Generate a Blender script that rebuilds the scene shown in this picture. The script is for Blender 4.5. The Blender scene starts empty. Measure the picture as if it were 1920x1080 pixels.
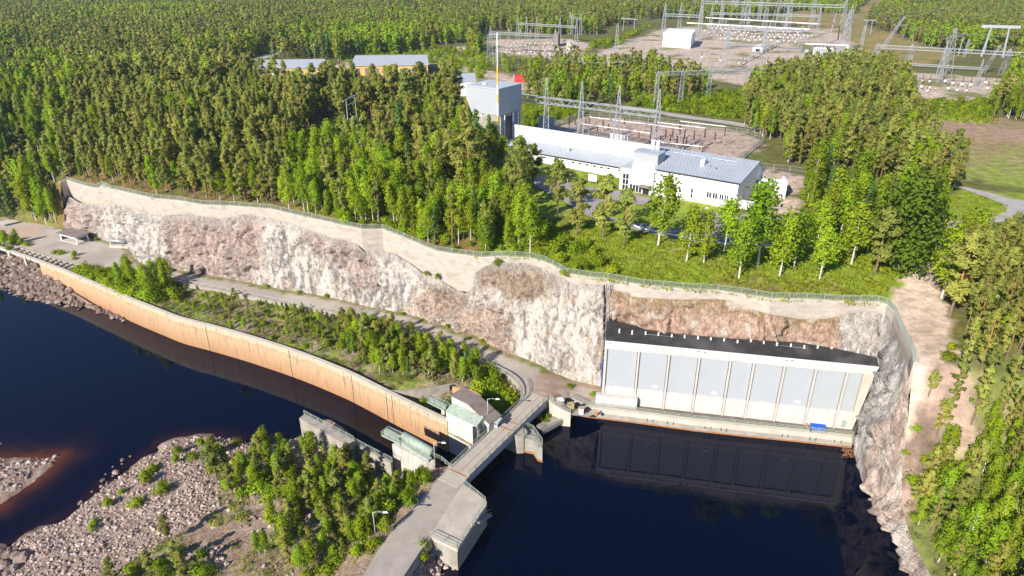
import bpy, math, random
import numpy as np
from mathutils import Vector, noise, geometry, Matrix
R = math.radians
# ------------------------------------------------------------------ camera, sky, sun, exposure
scene = bpy.context.scene
H = 90.0; TH = R(25.7); F = 1280.0          # camera height above the right pool, pitch, focal length (1920 px wide picture)
cam = bpy.data.objects.new('camera', bpy.data.cameras.new('camera'))
scene.collection.objects.link(cam)
cam.data.sensor_width = 36.0; cam.data.lens = 24.0; cam.data.clip_end = 9000; cam.data.clip_start = 1.0
cam.location = (0, 0, H); cam.rotation_euler = (R(90) - TH, 0, 0)
scene.camera = cam
SUN_EL, SUN_AZ = R(31), R(37)               # azimuth of the direction light travels to, clockwise from +Y
world = bpy.data.worlds.new('World'); scene.world = world; world.use_nodes = True
wn = world.node_tree.nodes; wn.clear()
wo = wn.new('ShaderNodeOutputWorld'); wb = wn.new('ShaderNodeBackground'); ws = wn.new('ShaderNodeTexSky')
ws.sky_type = 'NISHITA'; ws.sun_disc = False; ws.sun_elevation = SUN_EL; ws.sun_rotation = SUN_AZ + math.pi
ws.air_density = 0.75; ws.dust_density = 0.0; ws.ozone_density = 6.0
wb.inputs['Strength'].default_value = 0.1
world.node_tree.links.new(ws.outputs[0], wb.inputs[0]); world.node_tree.links.new(wb.outputs[0], wo.inputs[0])
sd = bpy.data.lights.new('sun', 'SUN'); sd.energy = 4.7; sd.angle = R(0.5); sd.color = (1.0, 0.93, 0.82)
sun = bpy.data.objects.new('sun', sd); scene.collection.objects.link(sun)
sdir = Vector((math.sin(SUN_AZ) * math.cos(SUN_EL), math.cos(SUN_AZ) * math.cos(SUN_EL), -math.sin(SUN_EL)))
sun.rotation_euler = sdir.to_track_quat('-Z', 'Y').to_euler(); sun.location = (-60, -60, 200)
vs = scene.view_settings
vs.view_transform = 'Standard'; vs.look = 'None'; vs.gamma = 1.0; vs.exposure = 0.80
scene.cycles.max_bounces = 6; scene.cycles.diffuse_bounces = 2; scene.cycles.glossy_bounces = 3
scene.cycles.transmission_bounces = 3; scene.cycles.transparent_max_bounces = 6
rng = random.Random(7)
COL = scene.collection
# ------------------------------------------------------------------ projection helpers (places measured on the photograph -> metres)
ct, st = math.cos(TH), math.sin(TH)
def ray(py):
    v = (py - 540) / F
    return (st + v * ct) / (ct - v * st)
def P(px, py, z):
    Y = (H - z) / ray(py); Z = Y * ct + (H - z) * st
    return Vector(((px - 960) / F * Z, Y, z))
def PY(px, py, Y):                            # point on the vertical plane at distance Y
    h = ray(py) * Y; Z = Y * ct + h * st
    return Vector(((px - 960) / F * Z, Y, H - h))
def proj(x, y, z):
    Z = y * ct + (H - z) * st; d = (H - z) * ct - y * st
    return 960 + F * x / Z, 540 + F * d / Z
def ip(pl, x):
    if x <= pl[0][0]: return pl[0][1]
    for a, b in zip(pl, pl[1:]):
        if x <= b[0]: return a[1] + (b[1] - a[1]) * (x - a[0]) / (b[0] - a[0] + 1e-9)
    return pl[-1][1]
def sstep(t): t = max(0.0, min(1.0, t)); return t * t * (3 - 2 * t)
def inpoly(x, y, poly):
    c = False; n = len(poly); j = n - 1
    for i in range(n):
        xi, yi = poly[i][0], poly[i][1]; xj, yj = poly[j][0], poly[j][1]
        if (yi > y) != (yj > y) and x < (xj - xi) * (y - yi) / (yj - yi) + xi: c = not c
        j = i
    return c
def segd(p, a, b):
    ax, ay = a[0], a[1]; dx, dy = b[0] - ax, b[1] - ay
    t = max(0, min(1, ((p[0] - ax) * dx + (p[1] - ay) * dy) / (dx * dx + dy * dy + 1e-9)))
    qx, qy = ax + dx * t - p[0], ay + dy * t - p[1]
    return math.sqrt(qx * qx + qy * qy), t
def pld(p, pl):
    best = (1e9, 0, 0)
    for i in range(len(pl) - 1):
        d, t = segd(p, pl[i], pl[i + 1])
        if d < best[0]: best = (d, i, t)
    return best
def resample(pl, step):
    out = [Vector(pl[0])]
    for a, b in zip(pl, pl[1:]):
        a, b = Vector(a), Vector(b); n = max(1, int(round((b - a).length / step)))
        for k in range(1, n + 1): out.append(a.lerp(b, k / n))
    return out
def smooth(pl, it=2):
    pl = [Vector(p) for p in pl]
    for _ in range(it):
        pl = [pl[0]] + [(pl[i - 1] + pl[i] * 2 + pl[i + 1]) / 4 for i in range(1, len(pl) - 1)] + [pl[-1]]
    return pl
def fbm(x, y, z=0.0, o=4): return noise.fractal(Vector((x, y, z)), 1.0, 2.1, o, noise_basis='PERLIN_ORIGINAL')
# ------------------------------------------------------------------ materials
def node_mat(name):
    m = bpy.data.materials.new(name); m.use_nodes = True
    return m, m.node_tree.nodes, m.node_tree.links, m.node_tree.nodes['Principled BSDF']
def tex_pos(n, l, stretch=(1, 1, 1)):
    g = n.new('ShaderNodeNewGeometry'); mp = n.new('ShaderNodeMapping')
    mp.inputs['Scale'].default_value = stretch
    l.new(g.outputs['Position'], mp.inputs['Vector']); return mp.outputs[0]
def mk(name, c1, c2=None, scale=1.0, rough=0.8, bump=0.0, metal=0.0, stretch=(1, 1, 1), c3=None, scale3=0.15, w3=0.5, bscale=None, spec=0.3):
    m, n, l, b = node_mat(name)
    b.inputs['Roughness'].default_value = rough; b.inputs['Metallic'].default_value = metal
    b.inputs['Specular IOR Level'].default_value = spec
    if c2 is None: c2 = tuple(x * 0.78 for x in c1)
    pos = tex_pos(n, l, stretch)
    nz = n.new('ShaderNodeTexNoise'); nz.inputs['Scale'].default_value = scale; nz.inputs['Detail'].default_value = 6; nz.inputs['Roughness'].default_value = 0.65
    l.new(pos, nz.inputs['Vector'])
    rp = n.new('ShaderNodeValToRGB'); rp.color_ramp.elements[0].position = 0.35; rp.color_ramp.elements[1].position = 0.65
    rp.color_ramp.elements[0].color = (*c2, 1); rp.color_ramp.elements[1].color = (*c1, 1)
    l.new(nz.outputs[0], rp.inputs[0]); out = rp.outputs[0]
    if c3:
        n3 = n.new('ShaderNodeTexNoise'); n3.inputs['Scale'].default_value = scale3; n3.inputs['Detail'].default_value = 5
        l.new(pos, n3.inputs['Vector'])
        r3 = n.new('ShaderNodeMapRange'); r3.inputs[1].default_value = 0.5; r3.inputs[2].default_value = 0.68; r3.inputs[4].default_value = w3
        l.new(n3.outputs[0], r3.inputs[0])
        mx = n.new('ShaderNodeMixRGB'); mx.inputs[2].default_value = (*c3, 1)
        l.new(r3.outputs[0], mx.inputs[0]); l.new(out, mx.inputs[1]); out = mx.outputs[0]
    l.new(out, b.inputs['Base Color'])
    if bump:
        bp = n.new('ShaderNodeBump'); bp.inputs['Strength'].default_value = bump; bp.inputs['Distance'].default_value = 0.15
        nb = n.new('ShaderNodeTexNoise'); nb.inputs['Scale'].default_value = bscale or scale * 4; nb.inputs['Detail'].default_value = 5
        l.new(pos, nb.inputs['Vector']); l.new(nb.outputs[0], bp.inputs['Height']); l.new(bp.outputs[0], b.inputs['Normal'])
    return m
def vcol(name, rough=0.9, amt=0.35, scale=0.9, bump=0.4, stretch=(1, 1, 1), bscale=3.0, dist=0.3, crack=0.0):
    m, n, l, b = node_mat(name)
    b.inputs['Roughness'].default_value = rough; b.inputs['Specular IOR Level'].default_value = 0.2
    a = n.new('ShaderNodeAttribute'); a.attribute_name = 'Col'
    pos = tex_pos(n, l, stretch)
    nz = n.new('ShaderNodeTexNoise'); nz.inputs['Scale'].default_value = scale; nz.inputs['Detail'].default_value = 8; nz.inputs['Roughness'].default_value = 0.7
    l.new(pos, nz.inputs['Vector'])
    mr = n.new('ShaderNodeMapRange'); mr.inputs[1].default_value = 0.3; mr.inputs[2].default_value = 0.7
    mr.inputs[3].default_value = 1 - amt; mr.inputs[4].default_value = 1 + amt; l.new(nz.outputs[0], mr.inputs[0])
    mx = n.new('ShaderNodeVectorMath'); mx.operation = 'SCALE'
    l.new(a.outputs['Color'], mx.inputs[0]); l.new(mr.outputs[0], mx.inputs['Scale'])
    out = mx.outputs[0]; hgt = None
    if crack:
        nw = n.new('ShaderNodeTexNoise'); nw.inputs['Scale'].default_value = .8; l.new(pos, nw.inputs['Vector'])
        aw_ = n.new('ShaderNodeVectorMath'); aw_.operation = 'ADD'; l.new(pos, aw_.inputs[0]); l.new(nw.outputs['Color'], aw_.inputs[1])
        vo = n.new('ShaderNodeTexVoronoi'); vo.feature = 'DISTANCE_TO_EDGE'; vo.inputs['Scale'].default_value = crack; l.new(aw_.outputs[0], vo.inputs['Vector'])
        cr_ = n.new('ShaderNodeMapRange'); cr_.inputs[2].default_value = .05; cr_.inputs[3].default_value = .80; cr_.inputs[4].default_value = 1.0; l.new(vo.outputs[0], cr_.inputs[0])
        mc_ = n.new('ShaderNodeVectorMath'); mc_.operation = 'SCALE'; l.new(out, mc_.inputs[0]); l.new(cr_.outputs[0], mc_.inputs['Scale']); out = mc_.outputs[0]
        v2 = n.new('ShaderNodeTexVoronoi'); v2.inputs['Scale'].default_value = crack * 1.3; l.new(aw_.outputs[0], v2.inputs['Vector']); hgt = v2.outputs['Distance']
    l.new(out, b.inputs['Base Color'])
    bp = n.new('ShaderNodeBump'); bp.inputs['Strength'].default_value = bump; bp.inputs['Distance'].default_value = dist
    nb = n.new('ShaderNodeTexNoise'); nb.inputs['Scale'].default_value = bscale; nb.inputs['Detail'].default_value = 6; nb.inputs['Roughness'].default_value = 0.7
    l.new(pos, nb.inputs['Vector']); l.new(bp.outputs[0], b.inputs['Normal'])
    if hgt:
        ad_ = n.new('ShaderNodeMath'); ad_.operation = 'MULTIPLY_ADD'; ad_.inputs[1].default_value = -.35; l.new(hgt, ad_.inputs[0]); l.new(nb.outputs[0], ad_.inputs[2]); l.new(ad_.outputs[0], bp.inputs['Height'])
    else: l.new(nb.outputs[0], bp.inputs['Height'])
    return m
def leafmat(name, c, var=0.25, tr=0.35, hue=0.03, c2=None):
    m = bpy.data.materials.new(name); m.use_nodes = True; n = m.node_tree.nodes; l = m.node_tree.links; n.clear()
    o = n.new('ShaderNodeOutputMaterial'); d = n.new('ShaderNodeBsdfDiffuse'); t = n.new('ShaderNodeBsdfTranslucent'); mx = n.new('ShaderNodeMixShader')
    mx.inputs[0].default_value = tr
    oi = n.new('ShaderNodeObjectInfo'); hs = n.new('ShaderNodeHueSaturation')
    at = n.new('ShaderNodeAttribute'); at.attribute_name = 'tone'
    mc = n.new('ShaderNodeMixRGB'); mc.inputs[1].default_value = (*c, 1); mc.inputs[2].default_value = (*(c2 or tuple(x * 1.5 for x in c)), 1)
    l.new(at.outputs['Fac'], mc.inputs[0])
    h = n.new('ShaderNodeMapRange'); h.inputs[3].default_value = 0.5 - hue; h.inputs[4].default_value = 0.5 + hue; l.new(oi.outputs['Random'], h.inputs[0])
    ml = n.new('ShaderNodeMath'); ml.operation = 'MULTIPLY'; ml.inputs[1].default_value = 7.31; l.new(oi.outputs['Random'], ml.inputs[0])
    fr = n.new('ShaderNodeMath'); fr.operation = 'FRACT'; l.new(ml.outputs[0], fr.inputs[0])
    v = n.new('ShaderNodeMapRange'); v.inputs[3].default_value = 1 - var; v.inputs[4].default_value = 1 + var; l.new(fr.outputs[0], v.inputs[0])
    l.new(h.outputs[0], hs.inputs['Hue']); l.new(v.outputs[0], hs.inputs['Value']); l.new(mc.outputs[0], hs.inputs['Color'])
    l.new(hs.outputs[0], d.inputs[0]); l.new(hs.outputs[0], t.inputs[0])
    l.new(d.outputs[0], mx.inputs[1]); l.new(t.outputs[0], mx.inputs[2]); l.new(mx.outputs[0], o.inputs[0])
    return m
M = {}
M['concrete'] = mk('concrete', (.38, .345, .295), (.28, .25, .21), 0.6, .85, .25, c3=(.22, .19, .16), scale3=.5, w3=.5)
M['pale_concrete'] = mk('pale_concrete', (.56, .50, .43), (.46, .41, .34), 0.5, .85, .2, c3=(.50, .38, .26), scale3=.35, w3=.4, stretch=(1, 1, .5))
M['white_concrete'] = mk('white_concrete', (.56, .535, .505), (.48, .45, .415), 0.7, .8, .1, c3=(.42, .33, .24), scale3=.8, w3=.35)
M['cliff_wall'] = mk('cliff_wall_concrete', (.50, .435, .37), (.37, .315, .26), .8, .9, .4, c3=(.27, .225, .18), scale3=.4, w3=.6, stretch=(1, 1, 2.5))
M['panel'] = mk('grey_panel', (.375, .392, .41), (.355, .372, .39), .3, .55, 0)
M['pilaster'] = mk('pilaster_concrete', (.52, .48, .435), (.44, .40, .355), 1.2, .85, .2, stretch=(1, 1, .3))
M['tar_roof'] = mk('black_roof_felt', (.045, .042, .042), (.025, .023, .023), .5, .75, .1, c3=(.11, .105, .10), scale3=.14, w3=.6)
M['asphalt_deck'] = mk('dark_deck_asphalt', (.19, .15, .125), (.13, .105, .09), .7, .9, .2, c3=(.26, .21, .17), scale3=.2, w3=.5)
M['road'] = mk('road_asphalt', (.40, .345, .295), (.33, .285, .245), .5, .92, .15, c3=(.26, .215, .18), scale3=.12, w3=.5, bscale=12)
M['bridge_deck'] = mk('bridge_deck_concrete', (.47, .41, .345), (.39, .34, .285), 1.0, .9, .15, c3=(.30, .25, .21), scale3=.5, w3=.35)
M['grey_road'] = mk('grey_road_asphalt', (.42, .38, .36), (.35, .315, .30), .5, .92, .1)
M['dark_road'] = mk('car_park_asphalt', (.34, .30, .285), (.27, .24, .225), .4, .92, .1)
M['steel'] = mk('galvanised_steel', (.44, .45, .46), (.33, .34, .36), 1.5, .45, 0, metal=.3)
M['white_metal'] = mk('white_painted_metal', (.82, .82, .82), (.76, .76, .76), .8, .5)
M['green_rail'] = mk('green_painted_rail', (.36, .41, .34), (.28, .33, .27), 2, .6)
M['green_steel'] = mk('pale_green_steel', (.36, .42, .345), (.28, .335, .275), .9, .6, c3=(.22, .23, .18), scale3=1.5, w3=.4)
M['dark'] = mk('dark_metal', (.04, .04, .045), None, 1, .6)
M['glass'] = mk('window_glass', (.03, .035, .04), None, 1, .12, spec=.6)
M['white_wall'] = mk('white_rendered_wall', (.78, .77, .76), (.72, .71, .70), .25, .75, 0, c3=(.62, .60, .57), scale3=.12, w3=.3)
M['grey_metal'] = mk('grey_sheet_metal', (.47, .49, .51), (.43, .45, .47), .4, .5)
M['tower_grey'] = mk('tower_cladding', (.37, .385, .40), (.345, .36, .375), .2, .6)
M['brown_porcelain'] = mk('brown_insulator', (.10, .045, .03), None, 3, .35)
M['brown_roof'] = mk('brown_roof_felt', (.26, .21, .18), (.18, .145, .125), .6, .85, .1)
M['yellow_wall'] = mk('ochre_wall', (.62, .42, .17), (.52, .34, .13), .5, .8)
M['red_paint'] = mk('red_paint', (.60, .06, .04), None, 1, .5)
M['orange_paint'] = mk('orange_paint', (.62, .24, .09), None, 1, .5)
M['yellow_paint'] = mk('yellow_paint', (.72, .50, .06), None, 1, .5)
M['blue'] = mk('blue_tarpaulin', (.01, .10, .55), (.01, .07, .42), 2, .5, .3)
M['wood'] = mk('pale_wood', (.45, .33, .20), (.35, .25, .15), 2, .8)
M['rust'] = mk('rusty_steel', (.38, .19, .09), (.26, .12, .05), 2, .85)
def trunkmat(name, lo, hi, z0, z1, c3=None):
    m, n, l, b = node_mat(name); b.inputs['Roughness'].default_value = .9; b.inputs['Specular IOR Level'].default_value = .1
    tc = n.new('ShaderNodeTexCoord'); sp = n.new('ShaderNodeSeparateXYZ'); l.new(tc.outputs['Object'], sp.inputs[0])
    mr = n.new('ShaderNodeMapRange'); mr.inputs[1].default_value = z0; mr.inputs[2].default_value = z1; l.new(sp.outputs[2], mr.inputs[0])
    mx = n.new('ShaderNodeMixRGB'); mx.inputs[1].default_value = (*lo, 1); mx.inputs[2].default_value = (*hi, 1); l.new(mr.outputs[0], mx.inputs[0])
    nz = n.new('ShaderNodeTexNoise'); nz.inputs['Scale'].default_value = 3; l.new(tc.outputs['Object'], nz.inputs['Vector'])
    m2 = n.new('ShaderNodeMixRGB'); m2.inputs[2].default_value = (*(c3 or tuple(x * .5 for x in lo)), 1)
    r2 = n.new('ShaderNodeMapRange'); r2.inputs[1].default_value = .52; r2.inputs[2].default_value = .62; r2.inputs[4].default_value = .7
    l.new(nz.outputs[0], r2.inputs[0]); l.new(r2.outputs[0], m2.inputs[0]); l.new(mx.outputs[0], m2.inputs[1]); l.new(m2.outputs[0], b.inputs['Base Color'])
    return m
M['pine_bark'] = trunkmat('pine_bark', (.20, .14, .11), (.42, .20, .09), 2, 7)
M['birch_bark'] = trunkmat('birch_bark', (.62, .58, .54), (.50, .46, .42), 3, 10, (.12, .11, .10))
M['spruce_bark'] = trunkmat('spruce_bark', (.16, .12, .10), (.14, .10, .08), 2, 9)
M['pine_leaf'] = leafmat('pine_needles', (.255, .290, .055), .26, .45, .022, (.390, .400, .095))
M['birch_leaf'] = leafmat('birch_leaves', (.240, .345, .020), .26, .48, .018, (.390, .500, .035))
M['spruce_leaf'] = leafmat('spruce_needles', (.090, .165, .040), .25, .35, .02, (.175, .270, .060))
M['bush_leaf'] = leafmat('bush_leaves', (.215, .300, .014), .25, .45, .018, (.360, .450, .026))
M['grass'] = leafmat('grass_blades', (.25, .33, .018), .22, .45, .02, (.42, .46, .05))
M['dry_grass'] = leafmat('heath_growth', (.20, .20, .06), .35, .3, .04, (.33, .27, .12))
# ------------------------------------------------------------------ mesh builder
class MB:
    def __init__(s): s.v = []; s.f = []; s.mi = []; s.c = None
    def face(s, pts, mi=0):
        k = len(s.v); s.v += [tuple(p) for p in pts]; s.f.append(tuple(range(k, k + len(pts)))); s.mi.append(mi)
    def hexa(s, b, t, mi=0):                 # b, t: 4 points each, anticlockwise seen from above
        k = len(s.v); s.v += [tuple(p) for p in b] + [tuple(p) for p in t]
        for q in ((3, 2, 1, 0), (4, 5, 6, 7), (0, 1, 5, 4), (1, 2, 6, 5), (2, 3, 7, 6), (3, 0, 4, 7)):
            s.f.append(tuple(k + i for i in q)); s.mi.append(mi)
        return s
    def prism(s, poly, z0, z1, mi=0):        # poly: xy list; z1 may be a list
        n = len(poly); k = len(s.v)
        a = sum(poly[i][0] * poly[(i + 1) % n][1] - poly[(i + 1) % n][0] * poly[i][1] for i in range(n))
        if a < 0:
            poly = poly[::-1]
            if not isinstance(z1, (int, float)): z1 = z1[::-1]
        zt = [z1] * n if isinstance(z1, (int, float)) else z1
        s.v += [(p[0], p[1], z0) for p in poly] + [(p[0], p[1], z) for p, z in zip(poly, zt)]
        s.f.append(tuple(k + i for i in range(n))[::-1]); s.f.append(tuple(k + n + i for i in range(n))); s.mi += [mi, mi]
        for i in range(n):
            j = (i + 1) % n; s.f.append((k + i, k + j, k + n + j, k + n + i)); s.mi.append(mi)
        return s
    def box(s, c, sx, sy, sz, rz=0, mi=0):   # c: centre of the base
        ca, sa = math.cos(rz), math.sin(rz); q = [(-sx / 2, -sy / 2), (sx / 2, -sy / 2), (sx / 2, sy / 2), (-sx / 2, sy / 2)]
        pts = [(c[0] + x * ca - y * sa, c[1] + x * sa + y * ca) for x, y in q]
        return s.prism(pts, c[2], c[2] + sz, mi)
    def bar(s, a, b, w, h=None, mi=0):       # rectangular bar between two points
        a, b = Vector(a), Vector(b); d = (b - a)
        if d.length < 1e-6: return s
        d.normalize(); up = Vector((0, 0, 1)) if abs(d.z) < .95 else Vector((0, 1, 0))
        x = d.cross(up).normalized() * (w / 2); y = x.cross(d).normalized() * ((h or w) / 2)
        k = len(s.v)
        for p in (a, b): s.v += [tuple(p + x + y), tuple(p - x + y), tuple(p - x - y), tuple(p + x - y)]
        for q in ((0, 1, 2, 3), (7, 6, 5, 4), (0, 4, 5, 1), (1, 5, 6, 2), (2, 6, 7, 3), (3, 7, 4, 0)):
            s.f.append(tuple(k + i for i in q)); s.mi.append(mi)
        return s
    def tube(s, a, b, r0, r1=None, n=8, mi=0, caps=True):
        a, b = Vector(a), Vector(b); d = (b - a).normalized(); r1 = r0 if r1 is None else r1
        up = Vector((0, 0, 1)) if abs(d.z) < .95 else Vector((0, 1, 0)); x = d.cross(up).normalized(); y = x.cross(d)
        k = len(s.v)
        for p, r in ((a, r0), (b, r1)):
            for i in range(n):
                t = 2 * math.pi * i / n; s.v.append(tuple(p + x * (r * math.cos(t)) + y * (r * math.sin(t))))
        for i in range(n):
            j = (i + 1) % n; s.f.append((k + i, k + n + i, k + n + j, k + j)); s.mi.append(mi)
        if caps:
            s.f.append(tuple(k + i for i in range(n))); s.f.append(tuple(k + n + i for i in range(n))[::-1]); s.mi += [mi, mi]
        return s
    def strip(s, pl, w, z0, z1, mi=0):       # a wall of thickness w along polyline pl, from z0 to z1 (numbers or per-point lists)
        pl = [Vector((p[0], p[1], 0)) for p in pl]; n = len(pl)
        z0 = [z0] * n if isinstance(z0, (int, float)) else z0; z1 = [z1] * n if isinstance(z1, (int, float)) else z1
        k = len(s.v)
        for i in range(n):
            d = (pl[min(i + 1, n - 1)] - pl[max(i - 1, 0)]).normalized(); nn = Vector((-d.y, d.x, 0)) * w
            a = pl[i]; b = pl[i] + nn
            s.v += [(a.x, a.y, z0[i]), (a.x, a.y, z1[i]), (b.x, b.y, z1[i]), (b.x, b.y, z0[i])]
        for i in range(n - 1):
            o = k + 4 * i
            for q in ((0, 4, 5, 1), (1, 5, 6, 2), (2, 6, 7, 3), (3, 7, 4, 0)): s.f.append(tuple(o + j for j in q)); s.mi.append(mi)
        s.f.append((k, k + 1, k + 2, k + 3)); o = k + 4 * (n - 1); s.f.append((o + 3, o + 2, o + 1, o)); s.mi += [mi, mi]
        return s
    def build(s, name, mats, parent=None, smooth=False, col=None, attrs=None):
        me = bpy.data.meshes.new(name); me.from_pydata(s.v, [], s.f)
        if not isinstance(mats, (list, tuple)): mats = [mats]
        for m in mats: me.materials.append(m)
        if len(mats) > 1: me.polygons.foreach_set('material_index', s.mi)
        if smooth: me.polygons.foreach_set('use_smooth', [True] * len(me.polygons))
        if col is not None:
            ca = me.color_attributes.new('Col', 'FLOAT_COLOR', 'POINT')
            ca.data.foreach_set('color', [x for c in col for x in (c[0], c[1], c[2], 1.0)])
        me.update()
        o = bpy.data.objects.new(name, me); COL.objects.link(o)
        if parent is not None: o.parent = parent; o.location = -parent.location if parent.get('_abs') else (0, 0, 0)
        return o
def tag(o, label=None, cat=None, group=None, kind=None):
    if label: o['label'] = label
    if cat: o['category'] = cat
    if group: o['group'] = group
    if kind: o['kind'] = kind
    return o
def thing(name, label, cat, loc=(0, 0, 0), group=None):
    """Empty at the thing's base; its parts are built in world coordinates and shifted under it."""
    o = bpy.data.objects.new(name, None); COL.objects.link(o); o.location = loc; o.empty_display_size = .5
    return tag(o, label, cat, group)
def part(mb, name, mat, root, smooth=False, label=None, col=None, parent=None):
    """mb in world coordinates; becomes a child of root (or of the part `parent`)."""
    off = Vector(root.location)
    mb.v = [(x - off.x, y - off.y, z - off.z) for x, y, z in mb.v]
    o = mb.build(name, mat, None, smooth, col)
    o.parent = parent or root
    if label: o['label'] = label
    return o
def copy_thing(root, loc, rz=0.0, sc=1.0, label=None):
    r = root.copy(); COL.objects.link(r); r.location = loc; r.rotation_euler = (0, 0, rz)
    r.scale = (sc, sc, sc) if isinstance(sc, (int, float)) else sc
    if label: r['label'] = label
    for ch in root.children:
        c = ch.copy(); COL.objects.link(c); c.parent = r
        for g in ch.children:
            d = g.copy(); COL.objects.link(d); d.parent = c
    return r
def railing(mb, pts, h=1.1, step=2.5, r=.035, rails=(1.0, .55, .1), mi=0):
    pts = resample([Vector(p) for p in pts], step)
    for p in pts: mb.bar(p, p + Vector((0, 0, h)), r * 2, mi=mi)
    for a, b in zip(pts, pts[1:]):
        for q in rails: mb.bar(a + Vector((0, 0, h * q)), b + Vector((0, 0, h * q)), r * 1.8, mi=mi)
    return mb
def mixc(a, b, t): t = max(0, min(1, t)); return tuple(x + (y - x) * t for x, y in zip(a, b))

# ================================================================== LARGE STRUCTURE
ZW_L = -3.0                                   # left channel level; the right pool is at 0
TOPPX = [(113, 343), (125, 339), (160, 350), (182, 354), (192, 348), (207, 355), (230, 360), (287, 373), (333, 377), (377, 385), (430, 387), (507, 393), (567, 407), (640, 423), (677, 431), (717, 431), (757, 447), (787, 460), (817, 472), (847, 477), (873, 480), (903, 484), (940, 482), (993, 485), (1023, 493), (1050, 507), (1063, 515), (1107, 522), (1140, 525), (1207, 537), (1280, 543), (1347, 547), (1390, 553), (1447, 562), (1513, 563), (1580, 567), (1647, 568), (1663, 573), (1677, 587), (1690, 620), (1710, 660), (1713, 680)]
ZT = [(110, 19), (160, 20.2), (182, 20.7), (192, 22.0), (500, 25.5), (640, 25.5), (717, 25), (757, 24.2), (817, 22.8), (873, 23.3), (903, 24.6), (940, 26), (1140, 27), (1800, 27)]
ROCKPX = [(113, 367), (127, 367), (150, 380), (187, 385), (200, 380), (233, 387), (277, 400), (293, 405), (320, 403), (353, 400), (390, 408), (420, 412), (443, 403), (467, 402), (493, 408), (520, 412), (547, 420), (573, 430), (617, 445), (640, 449), (670, 460), (683, 473), (710, 470), (737, 475), (767, 493), (800, 517), (827, 527), (853, 543), (873, 550), (887, 540), (890, 513), (907, 500), (930, 493), (960, 492), (987, 493), (1017, 503), (1050, 520), (1073, 533), (1113, 533), (1133, 535), (1143, 543), (1177, 549), (1182, 556), (1200, 558), (1233, 560), (1280, 562), (1340, 561), (1370, 563), (1387, 573), (1447, 590), (1500, 598), (1547, 598), (1573, 593), (1590, 587), (1623, 585), (1652, 587)]
BASEPX = [(105, 423), (133, 430), (167, 443), (197, 452), (213, 457), (236, 460), (246, 478), (260, 493), (300, 502), (347, 508), (400, 518), (467, 530), (520, 542), (567, 548), (620, 558), (640, 562), (690, 575), (753, 587), (780, 595), (840, 613), (853, 620), (890, 630), (917, 647), (957, 663), (1007, 682), (1040, 700), (1073, 713), (1120, 724), (1133, 726)]
def zroad(x): return 4.8 - 2.4 * sstep((x - 5) / 12)
TOPW = [P(a, b, ip(ZT, a)) for a, b in TOPPX]
UPZ = 28.5
# crest of the right bank, going towards the camera, and the waterline below it
CREST = [Vector((69.6, 101, 27)), Vector((69.4, 98, 18)), Vector((68.8, 95, 10)), Vector((68.0, 91, 4.2)), Vector((66.9, 85, 2.6)), Vector((65.9, 76, 2.4)), Vector((65.8, 60, 2.4)), Vector((66.4, 30, 2.4)), Vector((67, 5, 2.4))]
LEFTE = [Vector((-900, 150, 4)), Vector((-420, 222, 4.5)), Vector((-230, 232, 4.6)), P(10, 413, 4.7), P(70, 420, 4.7), P(106, 426, 4.8), Vector((-157.5, 226.5, 12))]
NEAR = LEFTE + TOPW + CREST
def upper_h(x, y):
    """height of the upper terrace and the right bank"""
    if x > 62 and y < 104:                       # right bank
        cy = [(-p.y, p.x) for p in CREST]; cz = [(-p.y, p.z) for p in CREST]
        cx = ip(cy, -y); zz = ip(cz, -y)
        h = min(27.0, zz + max(0, x - cx) * (0.92 + 0.1 * fbm(x * .1, y * .1)))
        return h + (.7 * fbm(x * .3, y * .3) + 1.0 * fbm(x * .12, y * .12)) * sstep((x - cx) / 4) * (1 if y < 99 else .3)
    d, i, t = pld((x, y), TOPW)
    zw = TOPW[i].z + (TOPW[i + 1].z - TOPW[i].z) * t
    h = zw + (UPZ - zw) * sstep(d / 30)
    if x < -156:                                 # left end: slopes down to the road
        d2, i2, t2 = pld((x, y), LEFTE)
        hl = 4.6 + (UPZ - 4.6) * sstep(d2 / 75)
        h = hl + (h - hl) * sstep((x + 185) / 27) if x > -185 else hl
        h = min(h, 4.7 + 2.4 * d2)
    r = math.hypot(x, y)
    h += .35 * fbm(x * .06, y * .06) * sstep(d / 12) + (2.5 * fbm(x * .004, y * .004) * sstep((r - 500) / 500))
    return h
# ---- ground classes on the upper terrace, outlines measured on the photograph
def Q(*a): return [(a[i], a[i + 1]) for i in range(0, len(a), 2)]
GRAVEL_PAD = Q(1640, 568, 1668, 565, 1640, 560, 1700, 520, 1730, 485, 1760, 478, 1755, 520, 1765, 560, 1785, 600, 1792, 640, 1768, 674, 1738, 706, 1712, 706, 1700, 660, 1690, 620, 1678, 587)
YARD = Q(1030, 242, 1088, 218, 1180, 224, 1290, 236, 1405, 252, 1428, 262, 1412, 285, 1385, 300, 1300, 330, 1160, 300, 1060, 270)
SUB_MAIN = Q(1045, 118, 1120, 100, 1180, 75, 1240, 56, 1330, 46, 1560, 56, 1600, 90, 1610, 118, 1560, 140, 1420, 165, 1330, 150, 1230, 128, 1150, 138, 1100, 125)
SUB_LEFT = Q(920, 75, 1060, 72, 1110, 82, 1100, 100, 1045, 112, 935, 104)
SUB_RIGHT = Q(1680, 134, 1780, 140, 1890, 148, 1870, 188, 1800, 190, 1690, 180)
HEATH = Q(1700, 190, 1900, 225, 2300, 260, 2300, 350, 1900, 350, 1790, 330, 1760, 260)
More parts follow.
